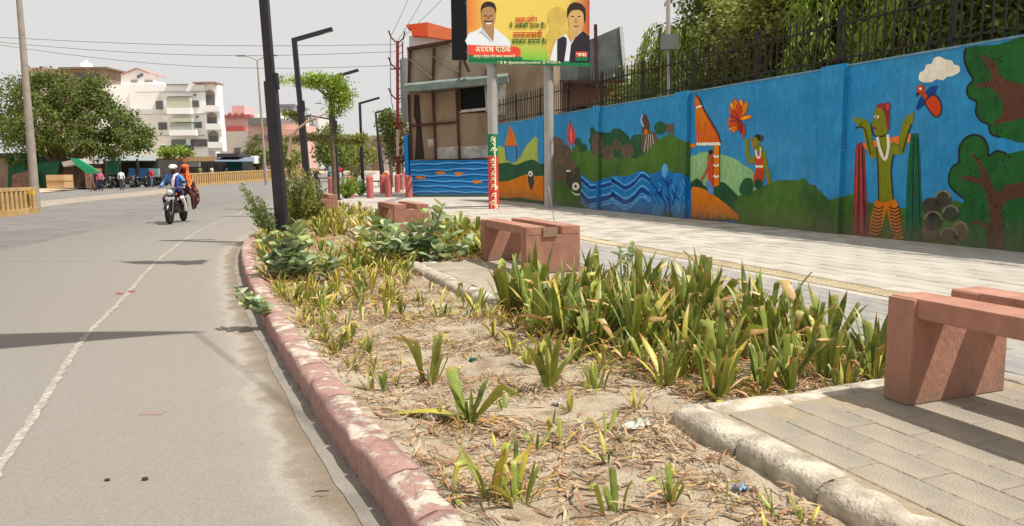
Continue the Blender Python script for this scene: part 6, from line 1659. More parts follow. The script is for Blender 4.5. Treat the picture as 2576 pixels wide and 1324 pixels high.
for i, (s, t) in enumerate(pts):
    hh = rnd.choice((.3, .4, .48, .56, .68))*rnd.uniform(.9, 1.1) if s > 4.5 else rnd.uniform(.28, .52)
    lily(L(s, t, soil_z(s, t)), hh, MIXBED, rnd.randint(10, 15), 'trimmed lily clump, %s from left, %s row of the dense bed' % (RK[i][1], RK[i][0]), 'trimmed lilies in the dense bed between the two benches', wsc=1.0, ndry=9)
# lilies one can single out
SINGLE = [
 (1180, 1068, .30, 'big_yellow', 'isolated lily with a broad yellow folded leaf in the bare foreground soil'),
 (1082, 965, .42, MIXBED, 'tall narrow green lily standing alone left of the broad yellow one'),
 (1385, 975, .46, MIXBED, 'tall pale green lily at the left corner of the dense bed'),
 (1235, 1262, .32, MIXYEL, 'orange tipped lily at the bottom edge, right of the kerb'),
 (1300, 1270, .30, MIXYEL, 'low yellowish lily beside the orange tipped one at the bottom edge'),
 (1545, 1290, .22, 'stub', 'short broad cut lily at the middle of the bottom edge'),
 (1690, 1262, .2, MIXBED, 'small green lily at the bottom edge nearest the platform stones'),
 (1430, 1030, .14, MIXYEL, 'tiny yellow green lily sprout in front of the dense bed'),
 (1600, 1030, .16, MIXYEL, 'small curled yellow lily just left of the platform corner'),
 (1275, 1030, .12, 'stub', 'small broad leaf sprout right of the broad yellow lily'),
 (1500, 985, .3, MIXBED, 'short green lily poking out in front of the dense bed'),
 (1270, 775, .34, MIXBED, 'lily clump against the front of the middle platform stones'),
 (1330, 745, .30, MIXBED, 'dark green lily clump on the corner below the middle bench'),
 (1400, 690, .40, MIXBED, 'lily clump touching the right leg of the middle bench'),
 (935, 985, .15, MIXYEL, 'small yellow green tuft by the kerb, nearest one in its row'),
 (885, 935, .2, MIXYEL, 'tallest yellow green tuft beside the kerb'),
 (845, 890, .22, MIXYEL, 'yellow green lily close to the kerb with spreading leaves'),
 (875, 870, .24, MIXYEL, 'bushy yellow green lily right behind the kerb tufts'),
 (800, 860, .16, MIXYEL, 'low yellowish tuft tucked against the kerb'),
 (815, 795, .28, MIXYEL, 'upright yellow lily beside the green milkweed at the kerb'),
 (735, 765, .30, MIXBED, 'green lily pair in front of the left milkweed'),
 (775, 760, .26, MIXBED, 'green lily right of the pair in front of the left milkweed'),
 (705, 740, .2, MIXBED, 'small lily touching the kerb below the left milkweed'),
 (1010, 790, .22, MIXYEL, 'yellow green lily left of the middle platform corner'),
 (1060, 760, .2, MIXYEL, 'yellowish lily beside the middle platform stones'),
 (985, 770, .2, MIXYEL, 'thin yellow lily left of the middle platform'),
 (1020, 690, .36, MIXBED, 'dark green lily under the big milkweed'),
 (985, 680, .3, MIXBED, 'lily clump left of the dark one under the big milkweed'),
 (1180, 905, .08, MIXYEL, 'tiny dry sprout in the open soil'),
 (1190, 840, .08, MIXYEL, 'small dry sprout in front of the middle platform'),
 (930, 900, .12, MIXYEL, 'little dry tuft in the open soil right of the kerb tufts'),
 (1010, 920, .13, MIXYEL, 'small brown and green sprout left of the tall narrow lily'),
]
for x, y, h, mix, lb in SINGLE:
    p, s, t = gsoil(x, y)
    if mix == 'big_yellow':
        r = lily(p, .26, {'green': 3, 'yellow': 1, 'cut': 2}, 7, lb, ndry=9)
        for az, ti, sz, kd_, w in ((2.9, .75, .40, 'yellow', 1.9), (2.5, .55, .34, 'cut', 1.1), (.3, .25, .30, 'green', 1.5), (.2, .7, .36, 'fold', 1.2), (4.0, .3, .3, 'green', 1.6)):
            leaf_at(r, LIB[kd_][1], (0, 0, 0), az, ti, sz, w*1.5)
        for az in (-.5, -.3, -.75): leaf_at(r, LIB['dry'][2], (.02, 0, .02), az, 1.2, .42, 1.1)
    elif mix == 'stub': lily(p, h, {'cut': 4, 'fold': 2, 'green': 1}, 5, lb, ndry=3, wsc=1.5)
    else:
        tuft = h < .25
        lily(p, h, mix, 5 if h < .15 else (9 if tuft else 10), lb, ndry=2 if h < .15 else 6, spread=.03 if tuft else .05, wsc=1.15 if not tuft else 1.3, tmax=.5)
# distant clumps: one mesh each, shared
def joined_clump(seed, mix, n, ndry):
    R = random.Random(seed); V, Fc, Cc = [], [], []
    for i in range(n+ndry):
        k = R.choices(list(mix), list(mix.values()))[0] if i < n else 'dry'
        me = R.choice(LIB[k]); az = R.uniform(0, 6.283); ti = R.uniform(.02, .45) if i < n else R.uniform(.5, 1.2)
        T = (Matrix.Rotation(az, 3, 'Z') @ Matrix.Rotation(ti, 3, 'Y')); h = R.uniform(.65, 1.1)*(1 if i < n else .6); r = .1*R.random()
        b = len(V); off = Vector((r*math.cos(az), r*math.sin(az), 0))
        V += [tuple(T @ (v.co*h)+off) for v in me.vertices]; Fc += [tuple(q+b for q in pg.vertices) for pg in me.polygons]
        cc = np.zeros(len(me.vertices)*4, dtype=np.float32); me.color_attributes['col'].data.foreach_get('color', cc); Cc.append(cc)
    me = bpy.data.meshes.new('lily_clump'); me.from_pydata(V, [], Fc); me.materials.append(M_strap)
    ca = me.color_attributes.new('col', 'FLOAT_COLOR', 'POINT'); ca.data.foreach_set('color', np.concatenate(Cc)); me.polygons.foreach_set('use_smooth', [True]*len(me.polygons)); me.update()
    return me
LOOSE = []
JC = [joined_clump(i, MIXYEL if i % 2 else MIXBED, 15, 6) for i in range(8)]
def far_bed(poly, n, h, gap, label, group, yel=.5, seed=1, stuff=False):
    R = random.Random(seed); P_ = [ST(G(x, y, -.1)) for x, y in poly]; a0, a1 = min(p[0] for p in P_), max(p[0] for p in P_); b0_, b1_ = min(p[1] for p in P_), max(p[1] for p in P_)
    got = []; k = 0
    while len(got) < n and k < 6000:
        k += 1; s, t = R.uniform(a0, a1), R.uniform(b0_, b1_)
        if not inpoly(s, t, P_) or t > 4.36 or t < kerb_t(s)+.25: continue
        if min([((s-a)**2+(t-b)**2)**.5 for a, b in got]+[9]) < gap: continue
        got.append((s, t))
    if stuff:
        LOOSE.append((got, h)); return
    rk = ranks(got, gap*1.5)
    for i, (s, t) in enumerate(got):
        me = JC[R.randrange(4)*2+(1 if R.random() < yel else 0)]
        o = link('lily_clump', me); o.location = L(s, t, soil_z(s, t)); q = h*R.uniform(.7, 1.15); o.scale = (q*1.25, q*1.25, q); o.rotation_euler = (0, 0, R.uniform(0, 6.28))
        tag(o, '%s, %s from left, %s row %s' % (label[0], rk[i][1], rk[i][0], label[1]), 'lily', group)
far_bed([(800, 600), (960, 590), (1000, 540), (960, 525), (820, 528), (770, 560)], 52, .48, .3, ('yellow green lily clump', 'left of the third bench'), 'lilies in the far bed left of the third bench', .65, 2)
far_bed([(1130, 650), (1240, 655), (1240, 590), (1180, 560), (1090, 580)], 34, .50, .26, ('lily clump', 'right of the big milkweed'), 'lilies between the milkweed and the middle bench', .35, 3)
far_bed([(1080, 560), (1240, 575), (1240, 548), (1090, 540)], 22, .5, .34, ('lily clump', 'behind the big milkweed'), 'lilies near the striped billboard post', .5, 6)
far_bed([(650, 640), (700, 700), (760, 700), (700, 590), (665, 590)], 16, .34, .28, ('low lily', 'beside the nearest lamp foot'), 'lilies at the foot of the nearest lamp', .6, 4)
far_bed([(760, 700), (900, 720), (980, 700), (880, 640), (800, 620), (740, 600)], 26, .22, .42, ('dry tuft', 'between the two milkweeds'), 'dry tufts between the two milkweeds', .9, 5, stuff=True)
far_bed([(700, 600), (860, 600), (850, 545), (720, 560)], 30, .4, .32, ('dry lily clump', 'right of the nearest lamp'), 'dry lilies right of the nearest lamp pole', .9, 7, stuff=True)
far_bed([(700, 780), (830, 900), (980, 1010), (1010, 960), (870, 830), (760, 740)], 20, .13, .22, ('straw coloured tuft', 'along the near kerb'), 'straw tufts along the kerb', 1.0, 8, stuff=True)

far_bed([(690, 760), (800, 780), (1010, 760), (1040, 700), (900, 650), (700, 700)], 34, .26, .3, ('low lily', 'between milkweeds and kerb'), 'low lilies between the milkweeds and the kerb', .7, 11, stuff=True)
far_bed([(900, 700), (1040, 690), (1060, 650), (950, 610), (880, 640)], 22, .36, .26, ('lily clump', 'left of the big milkweed'), 'lilies left of the big milkweed', .5, 12)
far_bed([(1240, 800), (1420, 880), (1560, 940), (1500, 980), (1330, 920), (1220, 860)], 14, .2, .24, ('small lily', 'along the dense bed front'), 'small lilies along the front of the dense bed', .8, 13)
# loose dry tufts, nobody could count them
R_ = random.Random(77); V, Fc, Cc = [], [], []
def tufts(P_, hlo, hhi):
    for (s, t) in P_:
        base = L(s, t, soil_z(s, t)); h = R_.uniform(hlo, hhi)
        for i in range(R_.randint(5, 10)):
            k = R_.choice(['dry', 'dry', 'curl', 'curl', 'yellow', 'fold', 'green']); me = R_.choice(LIB[k]); az = R_.uniform(0, 6.283)
            T = Matrix.Rotation(az, 3, 'Z') @ Matrix.Rotation(R_.uniform(.1, 1.3), 3, 'Y'); q = h*R_.uniform(.6, 1.2); b = len(V); w = R_.uniform(.8, 1.5)
            V.extend(tuple(T @ Vector((v.co.x*q, v.co.y*q*w, v.co.z*q))+base+Vector((.03*math.cos(az), .03*math.sin(az), 0))) for v in me.vertices)
            Fc.extend(tuple(j+b for j in pg.vertices) for pg in me.polygons)
            cc = np.zeros(len(me.vertices)*4, dtype=np.float32); me.color_attributes['col'].data.foreach_get('color', cc); Cc.append(cc)

# ================================================================== milkweed with broad waxy leaves
M_mw = mat('milkweed_leaf', (.85, .85, .85), (1, 1, 1), scale=12, attr=True, trans=.25, rough=.5, spec=.45)
def mw_leaf(seed):
    R = random.Random(seed); vs, cc = [], []; rows, cols = 7, 5
    g1 = lerp3(S(132, 154, 106), S(186, 200, 162), R.random()); g1 = lerp3(g1, S(184, 190, 104), .5 if seed % 4 == 0 else 0); cup = R.uniform(.1, .5); bend = R.uniform(-.2, .7)
    for i in range(rows+1):
        t = i/rows; w = .40*math.sin(math.pi*(t*.86+.10))**.75*(1 if t < .95 else .5)
        a = bend*t
        for j in range(cols):
            u = (j/(cols-1)-.5)*2
            x = t*math.cos(a*.6); z = -t*math.sin(a*.6)*.6+cup*w*abs(u)**1.4+R.uniform(-.008, .008)
            vs.append((x, u*w, z)); k = 1.25 if j == 2 else R.uniform(.86, 1.08); cc.append([min(1, v*k) for v in g1]+[1])
    me = bpy.data.meshes.new('leaf'); me.from_pydata(vs, [], [(i*cols+j, i*cols+j+1, (i+1)*cols+j+1, (i+1)*cols+j) for i in range(rows) for j in range(cols-1)])
    me.materials.append(M_mw); ca = me.color_attributes.new('col', 'FLOAT_COLOR', 'POINT'); ca.data.foreach_set('color', np.array(cc, dtype=np.float32).ravel())
    me.polygons.foreach_set('use_smooth', [True]*len(me.polygons)); me.update(); return me
MWL = [mw_leaf(i) for i in range(10)]
M_stem = mat('milkweed_stem', S(120, 122, 88), S(150, 150, 112), scale=10)
def milkweed(base, tops, Y, label, lf=.14, first=.25, cat='milkweed'):
    root = empty('milkweed_plant', base, label, cat, None)
    for (tx, ty, dy) in tops:
        t = D(tx, ty, Y+dy); mid = base.lerp(t, .5)+Vector((rnd.uniform(-.04, .04), 0, -.03))
        m = MB(); m.tube([base, mid, t], [.012, .009, .005], n=6); m.build('stem', M_stem, root)
        ln_ = (t-base).length; k = max(4, int(ln_*(1-first)/.095))
        for i in range(k):
            u = first+(1-first)*(i+.5)/k; p = base*(1-u)**2+mid*2*u*(1-u)+t*u*u
            for sgn in (0, math.pi):
                az = (math.pi/2 if i % 2 else 0)+sgn+rnd.uniform(-.4, .4)+tx
                o = link('leaf', rnd.choice(MWL), root); o.location = p-Vector(base)
                o.rotation_euler = (Matrix.Rotation(az, 3, 'Z') @ Matrix.Rotation(-rnd.uniform(-.1, .6)-.35*u, 3, 'Y') @ Matrix.Rotation(rnd.uniform(-.4, .4), 3, 'X')).to_euler()
                sc = lf*1.3*rnd.uniform(.7, 1.15)*(1 if u < .85 else .7); o.scale = (sc, sc, sc)
    return root
b_, s_, t_ = gsoil(735, 712)
milkweed(b_, [(747, 552, 0), (722, 585, .1), (700, 610, -.1), (668, 600, .2), (665, 650, 0), (758, 575, .15), (735, 566, -.1), (782, 612, .2), (648, 640, .1), (690, 580, .2), (770, 640, -.1), (690, 660, -.2), (790, 660, .1), (740, 600, .3), (712, 640, -.2)], b_.y, 'yellowish green milkweed bush growing against the kerb by the nearest lamp', .165)
b_, s_, t_ = gsoil(822, 712)
milkweed(b_, [(836, 610, 0), (850, 650, .1), (812, 662, -.1)], b_.y, 'small milkweed sapling between the two large milkweed bushes', .15)
b_, s_, t_ = gsoil(1045, 672)
milkweed(b_, [(898, 575, 0), (930, 552, .2), (965, 560, .3), (1000, 575, 0), (1040, 560, .3), (1068, 530, .1), (1115, 512, .1), (1098, 560, .3), (1150, 585, 0), (1190, 605, -.1), (1130, 620, -.2), (1170, 640, -.2), (960, 610, -.2), (1010, 610, -.3), (1075, 600, 0), (920, 620, -.2), (1140, 560, .3)], b_.y, 'large sprawling grey green milkweed bush in front of the third bench', .175, .3)
kp = G(668, 792, -.02)
milkweed(kp, [(585, 716, 0), (598, 752, -.05), (625, 738, .1), (632, 778, -.1), (655, 752, 0), (588, 740, .1)], kp.y, 'milkweed sprig hanging over the kerb onto the road', .085, .3)
b_, s_, t_ = gsoil(1575, 745)
milkweed(b_, [(1560, 622, 0), (1590, 612, .1), (1578, 635, 0)], b_.y, 'small grey green milkweed sprig poking above the dense lily bed', .085, .7)
b_, s_, t_ = gsoil(890, 700)
milkweed(b_, [(865, 690, 0), (905, 680, 0), (925, 690, 0)], b_.y, 'low bluish milkweed seedling in the soil left of the big bush', .07, .2)

# ================================================================== dry litter, clods, wisps
def soil_pts(n, seed, s0, s1, dens=None):
    R = np.random.RandomState(seed); out = []
    while len(out) < n:
        s = s0+(s1-s0)*R.uniform()**1.2; t0 = kerb_t(s)+.22
        t = R.uniform(t0, 4.38)
        if 3.42 > s and t > 2.2: continue
        if 7.1 < s < 10.5 and t > 2.38: continue
        if 14.0 < s < 17.4 and t > 2.45: continue
        c = mnoise.noise(Vector((s*1.7, t*1.7, 3)))+.55*mnoise.noise(Vector((s*4.5, t*4.5, 9)))+(.5 if inpoly(s, t, bed) else 0)+.25*(1 if t-t0 < .5 else 0)
        if R.uniform() > .40+c*1.1: continue
        out.append((s, t))
    return out
def litter(name, n, seed, lo, hi, wlo, whi, cols, s0, s1, mt, curl=1.3, lift=.03, steep=.25):
    R = np.random.RandomState(seed); V, Fc, C_ = [], [], []
    for (s, t) in soil_pts(n, seed, s0, s1):
        p = L(s, t, soil_z(s, t)+.004+R.uniform(0, lift)); az = R.uniform(0, 6.283); el = abs(R.normal()*steep)
        ln_ = R.uniform(lo, hi); w = R.uniform(wlo, whi); k = R.uniform(-curl, curl); ct = np.array(cols[R.randint(len(cols))])*R.uniform(.75, 1.2)
        b = len(V); q = Vector(p)
        for i in range(5):
            a = az+k*i/4*1.2; e = el*(1-i/2.2); ww = w*(1 if i < 4 else .2)*(.6 if i == 0 else 1); sd = Vector((-math.sin(a), math.cos(a), R.uniform(-.5, .5)))*ww/2
            V += [tuple(q+sd), tuple(q-sd)]
            C_ += [list(np.clip(ct, 0, 1))+[1]]*2
            q = q+Vector((math.cos(a)*math.cos(e), math.sin(a)*math.cos(e), math.sin(e)))*ln_/4
            q.z = max(q.z, soil_z(*ST(q))+.003) if i % 2 else q.z
        Fc += [(b+2*i, b+2*i+1, b+2*i+3, b+2*i+2) for i in range(4)]
    me = bpy.data.meshes.new(name); me.from_pydata(V, [], Fc); me.materials.append(mt)
    ca = me.color_attributes.new('col', 'FLOAT_COLOR', 'POINT'); ca.data.foreach_set('color', np.array(C_, dtype=np.float32).ravel()); me.update()
    return tag(link(name, me), kind='stuff')
M_lit = mat('dry_leaf', (.8, .8, .8), (1, 1, 1), scale=30, attr=True, trans=.12, rough=.8)
litter('dry_leaf_litter', 6000, 5, .04, .16, .004, .013, [S(180, 148, 112), S(194, 166, 130), S(150, 112, 84), S(168, 128, 94), S(122, 92, 70), S(202, 178, 142)], .8, 12, M_lit)
litter('flat_dead_leaf', 2200, 15, .04, .12, .007, .019, [S(180, 150, 114), S(150, 114, 84), S(192, 168, 132), S(128, 96, 72), S(164, 128, 94)], .8, 10, M_lit, lift=.012, steep=.12, curl=.7)
litter('dry_straw', 6500, 6, .03, .12, .0015, .004, [S(206, 176, 132), S(150, 112, 80), S(120, 88, 62), S(220, 196, 156)], .8, 9, M_lit, lift=.015)
litter('far_leaf_litter', 2600, 7, .08, .22, .01, .02, [S(196, 158, 112), S(166, 118, 80), S(190, 140, 92), S(170, 160, 90)], 9, 22, M_lit, steep=.5)
litter('grass_wisps', 2600, 8, .03, .09, .0015, .003, [S(96, 110, 60), S(120, 126, 76), S(80, 92, 56)], .8, 9, M_lit, steep=1.1, curl=.6)
for got, h in LOOSE:
    for (s, t) in got:
        me = JC[R_.randrange(8)]; b = len(V); q = h*R_.uniform(.8, 1.2); T = Matrix.Rotation(R_.uniform(0, 6.28), 3, 'Z'); base = L(s, t, soil_z(s, t))
        V.extend(tuple((T @ v.co)*q+base) for v in me.vertices); Fc.extend(tuple(j+b for j in pg.vertices) for pg in me.polygons)
        cc = np.zeros(len(me.vertices)*4, dtype=np.float32); me.color_attributes['col'].data.foreach_get('color', cc); Cc.append(cc)
tufts(soil_pts(300, 91, .9, 13), .06, .16); tufts(soil_pts(420, 93, 6.5, 20), .12, .32)
bp_ = [(s+R_.uniform(-.1, .1), t+R_.uniform(-.1, .1)) for s, t in pts for _ in range(2)]; tufts([(s, t) for s, t in bp_ if s > 3.5 and t < 4.38 and not (s > 7.05 and t > 2.3)], .12, .26)
me = bpy.data.meshes.new('dry_tufts'); me.from_pydata(V, [], Fc); me.materials.append(M_strap)
ca = me.color_attributes.new('col', 'FLOAT_COLOR', 'POINT'); ca.data.foreach_set('color', np.concatenate(Cc)); me.update(); tag(link('dry_tufts', me), kind='stuff')
R_ = np.random.RandomState(3); V, Fc = [], []
for (s, t) in soil_pts(3200, 31, .8, 12):
    r = .004+.018*R_.uniform()**3; p = L(s, t, soil_z(s, t)+r*.3); b = len(V)
    for d in ((1, 0, 0), (0, 1, 0), (-1, 0, 0), (0, -1, 0), (0, 0, .8), (0, 0, -.8)):
        j = R_.uniform(.6, 1.2); V.append((p.x+d[0]*r*j, p.y+d[1]*r*j, p.z+d[2]*r*j))
    Fc += [(b, b+1, b+4), (b+1, b+2, b+4), (b+2, b+3, b+4), (b+3, b, b+4), (b+1, b, b+5), (b+2, b+1, b+5), (b+3, b+2, b+5), (b, b+3, b+5)]
me = bpy.data.meshes.new('soil_clods'); me.from_pydata(V, [], Fc); me.materials.append(mat('clod', S(176, 156, 128), S(206, 188, 160), scale=20)); tag(link('soil_clods', me), kind='stuff')
# scraps of plastic and paper
def scrap(x, y, sx, sy, c, label, cat='litter', c2=None, h=.03):
    p, s, t = gsoil(x, y); R = random.Random(int(x*7+y)); n = 9; V = []; az = R.uniform(0, 3)
    for i in range(n):
        for j in range(n):
            u, v = (i/(n-1)-.5)*sx, (j/(n-1)-.5)*sy; u += R.uniform(-.08, .08)*sx; v += R.uniform(-.08, .08)*sy
            z = h*abs(mnoise.noise(Vector((i*.7, j*.7, x*.1))))*2+R.uniform(0, .006)+.004
            V.append((u*math.cos(az)-v*math.sin(az), u*math.sin(az)+v*math.cos(az), z))
    me = bpy.data.meshes.new('plastic_scrap'); me.from_pydata(V, [], [(i*n+j, i*n+j+1, (i+1)*n+j+1, (i+1)*n+j) for i in range(n-1) for j in range(n-1)])
    me.materials.append(flat('scrap_%d%d%d' % c, *c, rough=.35, var=.2, scale=14)); o = link('plastic_scrap', me); o.location = p; tag(o, label, cat)
scrap(1602, 1076, .16, .06, (214, 222, 208), 'crumpled pale green plastic wrapper on the soil in front of the dense bed')
scrap(1708, 1055, .08, .05, (212, 218, 206), 'white plastic scrap against the corner of the near platform')
scrap(1864, 1236, .06, .05, (170, 198, 220), 'light blue plastic scrap by the platform stones at the bottom')
scrap(1282, 832, .12, .05, (196, 206, 204), 'pale plastic scrap on the soil below the middle bench')
scrap(1187, 912, .05, .04, (40, 110, 96), 'small teal scrap in the open soil')
scrap(1108, 775, .18, .06, (214, 200, 186), 'whitish torn paper left of the middle platform corner')
scrap(1402, 1020, .06, .05, (216, 208, 200), 'small white paper scrap right of the broad yellow lily')
scrap(958, 660, .09, .07, (222, 104, 40), 'bright orange scrap under the big milkweed', h=.09)
scrap(1085, 1060, .07, .05, (206, 198, 196), 'grey plastic scrap beside the broad yellow lily')
for x, y, r, lb in ((1010, 770, .035, 'pale stone left of the middle platform'), (1200, 700, .0, ''), (925, 765, .03, 'small grey stone between the milkweed and the platform')):
    if r:
        p, s, t = gsoil(x, y); m = MB(); m.ell(p+Vector((0, 0, r*.3)), (r*1.3, r, r*.7), 9, 6); tag(m.build('stone', M_conc, org=p), lb, 'stone')
# little things on the road
for x, y, r, lb in ((365, 1208, .013, 'dark pebble on the road, right one of the two at the bottom left'), (270, 1210, .011, 'dark pebble on the road, left one of the two at the bottom left')):
    p = G(x, y, ROADZ+.004); m = MB(); m.ell(p+Vector((0, 0, r*.5)), (r*1.3, r, r*.7), 8, 5); tag(m.build('pebble', M_dkshop, org=p), lb, 'pebble')
m = MB(); p = G(385, 1040, ROADZ+.004)
m.box(p.x-.07, p.x+.07, p.y-.035, p.y+.035, ROADZ+.004, ROADZ+.0075); tag(m.build('brick_stain', flat('brick_dust', 150, 132, 120, var=.1), org=p), 'faded reddish smear of brick dust on the road near the bottom left', 'stain')
m = MB(); p = G(790, 1237, ROADZ+.03); m.tube([p, p+Vector((.03, .008, .0)), p+Vector((.05, -.005, .006)), p+Vector((.065, .01, .0))], .004, n=5); tag(m.build('twig', M_bark, org=p), 'curled dry twig in the gutter sand at the bottom', 'twig')
for x, y, lb in ((300, 738, 'upper faded red scrap beside the white road line'), (330, 733, 'right faded red scrap beside the white road line')):
    p = G(x, y, ROADZ+.012); m = MB(); m.add([p+Vector((-.05, -.02, 0)), p+Vector((.05, -.03, .004)), p+Vector((.06, .02, 0)), p+Vector((-.03, .03, .008))], [(0, 1, 2, 3)]); tag(m.build('red_scrap', flat('scrap_red', 176, 90, 84), org=p), lb, 'litter')
# ================================================================== people
def skin_body(parent, J, E_, mats, regions, name='body'):
    """J: joint -> (position, radius); E_: bones; regions: bone -> material index"""
    names = list(J); idx = {n: i for i, n in enumerate(names)}
    me = bpy.data.meshes.new(name); me.from_pydata([J[n][0] for n in names], [(idx[a], idx[b]) for a, b in E_], [])
    o = bpy.data.objects.new('tmp_body', me); COL.objects.link(o)
    sk = o.modifiers.new('skin', 'SKIN'); sk.use_smooth_shade = True
    for i, n in enumerate(names):
        r = J[n][1]; r = r if isinstance(r, tuple) else (r, r)
        me.skin_vertices[0].data[i].radius = r; me.skin_vertices[0].data[i].use_root = (i == 0)
    sb = o.modifiers.new('sub', 'SUBSURF'); sb.levels = 1; sb.render_levels = 1
    dg = bpy.context.evaluated_depsgraph_get(); out = bpy.data.meshes.new_from_object(o.evaluated_get(dg))
    bpy.data.objects.remove(o)
    out.materials.clear()
    for m in mats: out.materials.append(m)
    for pg in out.polygons:
        c = pg.center; best = None
        for (a, b) in E_:
            A, B = Vector(J[a][0]), Vector(J[b][0]); ab = B-A; k = max(0, min(1, (c-A).dot(ab)/ab.length_squared)); d = (c-(A+ab*k)).length
            if best is None or d < best[0]: best = (d, (a, b))
        pg.material_index = regions.get(best[1], 0); pg.use_smooth = True
    out.update(); out.name = name
    return link(name, out, parent)
sk_d = flat('skin_brown', 118, 78, 58, rough=.6, var=.05); hair = flat('hair_black', 24, 20, 18, rough=.6)
EB = [('pel', 'chest'), ('chest', 'neck'), ('neck', 'head'), ('chest', 'shl'), ('shl', 'ell'), ('ell', 'hal'), ('chest', 'shr'), ('shr', 'elr'), ('elr', 'har'), ('pel', 'hil'), ('hil', 'knl'), ('knl', 'anl'), ('anl', 'tol'), ('pel', 'hir'), ('hir', 'knr'), ('knr', 'anr'), ('anr', 'tor')]
def regions(sleeve=True): 
    r = {('pel', 'chest'): 1, ('chest', 'neck'): 1, ('neck', 'head'): 0, ('chest', 'shl'): 1, ('chest', 'shr'): 1, ('shl', 'ell'): 1, ('shr', 'elr'): 1, ('ell', 'hal'): 1 if sleeve else 0, ('elr', 'har'): 1 if sleeve else 0}
    for s in 'lr':
        r[('pel', 'hi'+s)] = 2; r[('hi'+s, 'kn'+s)] = 2; r[('kn'+s, 'an'+s)] = 2; r[('an'+s, 'to'+s)] = 3
    return r
def hands(root, J, mt):
    for s in 'lr':
        h = Vector(J['ha'+s][0]); e = Vector(J['el'+s][0]); d = (h-e).normalized(); x = d.cross(Vector((0, 0, 1))).normalized() if abs(d.z) < .9 else Vector((1, 0, 0))
        m = MB(); m.tube([h, h+d*.05, h+d*.09], [.028, .036, .03], n=6)
        for k, q in enumerate((-.03, -.01, .01, .03)):
            b = h+d*.085+x*q; m.tube([b, b+d*.035-Vector((0, 0, .008)), b+d*(.055+.01*(k in (1, 2)))-Vector((0, 0, .025))], [.009, .008, .006], n=5)
        b = h+d*.03+x*.035; m.tube([b, b+x*.03+d*.02, b+x*.035+d*.05], [.011, .009, .007], n=5)
        m.build('hand', mt, root)
def head_bits(root, c, fwd, hc=hair, cap=None):
    c = Vector(c); f = Vector(fwd).normalized(); sd = Vector((-f.y, f.x, 0))
    m = MB(); m.ell(c+Vector((0, 0, .035))-f*.02, (.094, .094, .10), 12, 8); m.build('hair', hc if cap is None else cap, root)
    m = MB(); m.ell(c+f*.105-Vector((0, 0, .01)), (.014, .014, .022), 6, 5)
    m.build('nose', sk_d, root)
    for s in (-1, 1):
        m = MB(); m.ell(c+f*.092+sd*.035*s+Vector((0, 0, .018)), (.012, .012, .008), 6, 4); m.build('eye', hair, root)
        m = MB(); m.ell(c+sd*.098*s, (.012, .018, .03), 6, 4); m.build('ear', sk_d, root)
    m = MB(); m.ell(c+f*.094-Vector((0, 0, .048)), (.02, .02, .007), 6, 4); m.build('mouth', flat('lips', 96, 50, 44), root)
def standing(pos, face, shirt, pants, label, h=1.68, step=.12, arms=.1, back=False, child_hair=True):
    k = h/1.7; root = empty('person', pos, label, 'person', 'people standing by the shops', rz=face)
    J = {'pel': ((0, 0, .93*k), (.14, .11)), 'chest': ((.0, 0, 1.28*k), (.17, .11)), 'neck': ((.01, 0, 1.46*k), .06), 'head': ((.03, 0, 1.60*k), .105)}
    for s, q in (('l', 1), ('r', -1)):
        J['sh'+s] = ((0, .17*q, 1.38*k), .065); J['el'+s] = ((.03+arms*q*.5, .24*q, 1.1*k), .048); J['ha'+s] = ((.12+arms*q, .23*q, .88*k), .034)
        J['hi'+s] = ((0, .09*q, .86*k), .095); J['kn'+s] = ((.03+step*q*.5, .10*q, .48*k), .07); J['an'+s] = ((step*q, .11*q, .09), .045); J['to'+s] = ((step*q+.16, .12*q, .035), .035)
    skin_body(root, J, EB, [sk_d, shirt, pants, hair], regions(True)); hands(root, J, sk_d); head_bits(root, J['head'][0], (1, 0, 0))
    return root
def cl(n, r, g, b): return flat('cloth_'+n, r, g, b, var=.1, scale=9)
def foot_at(x, Y, zoff=0): p = D(x, 450, Y); return Vector((p.x, Y, ROADZ+rise(Y)+zoff))
standing(foot_at(305, 63), 1.9, cl('white', 226, 226, 224), cl('slate', 84, 84, 98), 'person in a loose white shirt and grey trousers with the back to the road', step=.05)
standing(foot_at(252, 61), -1.2, cl('pink', 200, 96, 124), cl('dark', 46, 46, 54), 'person in a pink shirt standing at the roadside by the parked motorcycles')
standing(foot_at(241, 62), -2.0, cl('darkgrey', 56, 52, 60), cl('navy', 40, 46, 70), 'person in dark clothes just left of the one in pink')
standing(foot_at(380, 68), 1.2, cl('red', 190, 44, 56), cl('jeans', 92, 120, 150), 'person in a red shirt and light jeans by the blue counter sheet', h=1.74)
standing(foot_at(228, 62), .4, cl('brown', 140, 92, 74), cl('khaki', 120, 104, 82), 'person in brown beside the roadside hut', h=1.5)
standing(foot_at(535, 90), 2.2, cl('cream', 226, 222, 210), cl('dark', 46, 46, 54), 'person in cream seen from the chest up behind the ochre barrier')
standing(foot_at(571, 90), 1.0, cl('skyblue', 140, 176, 204), cl('dark', 46, 46, 54), 'person in sky blue behind the ochre barrier')
standing(foot_at(504, 89), 1.8, cl('olive', 150, 140, 96), cl('dark', 46, 46, 54), 'person in olive behind the barrier right above the motorcycle passenger')
standing(foot_at(855, 80), 1.8, cl('crimson', 190, 36, 62), cl('offwhite', 220, 214, 214), 'person in crimson and white at the side of the auto rickshaw')

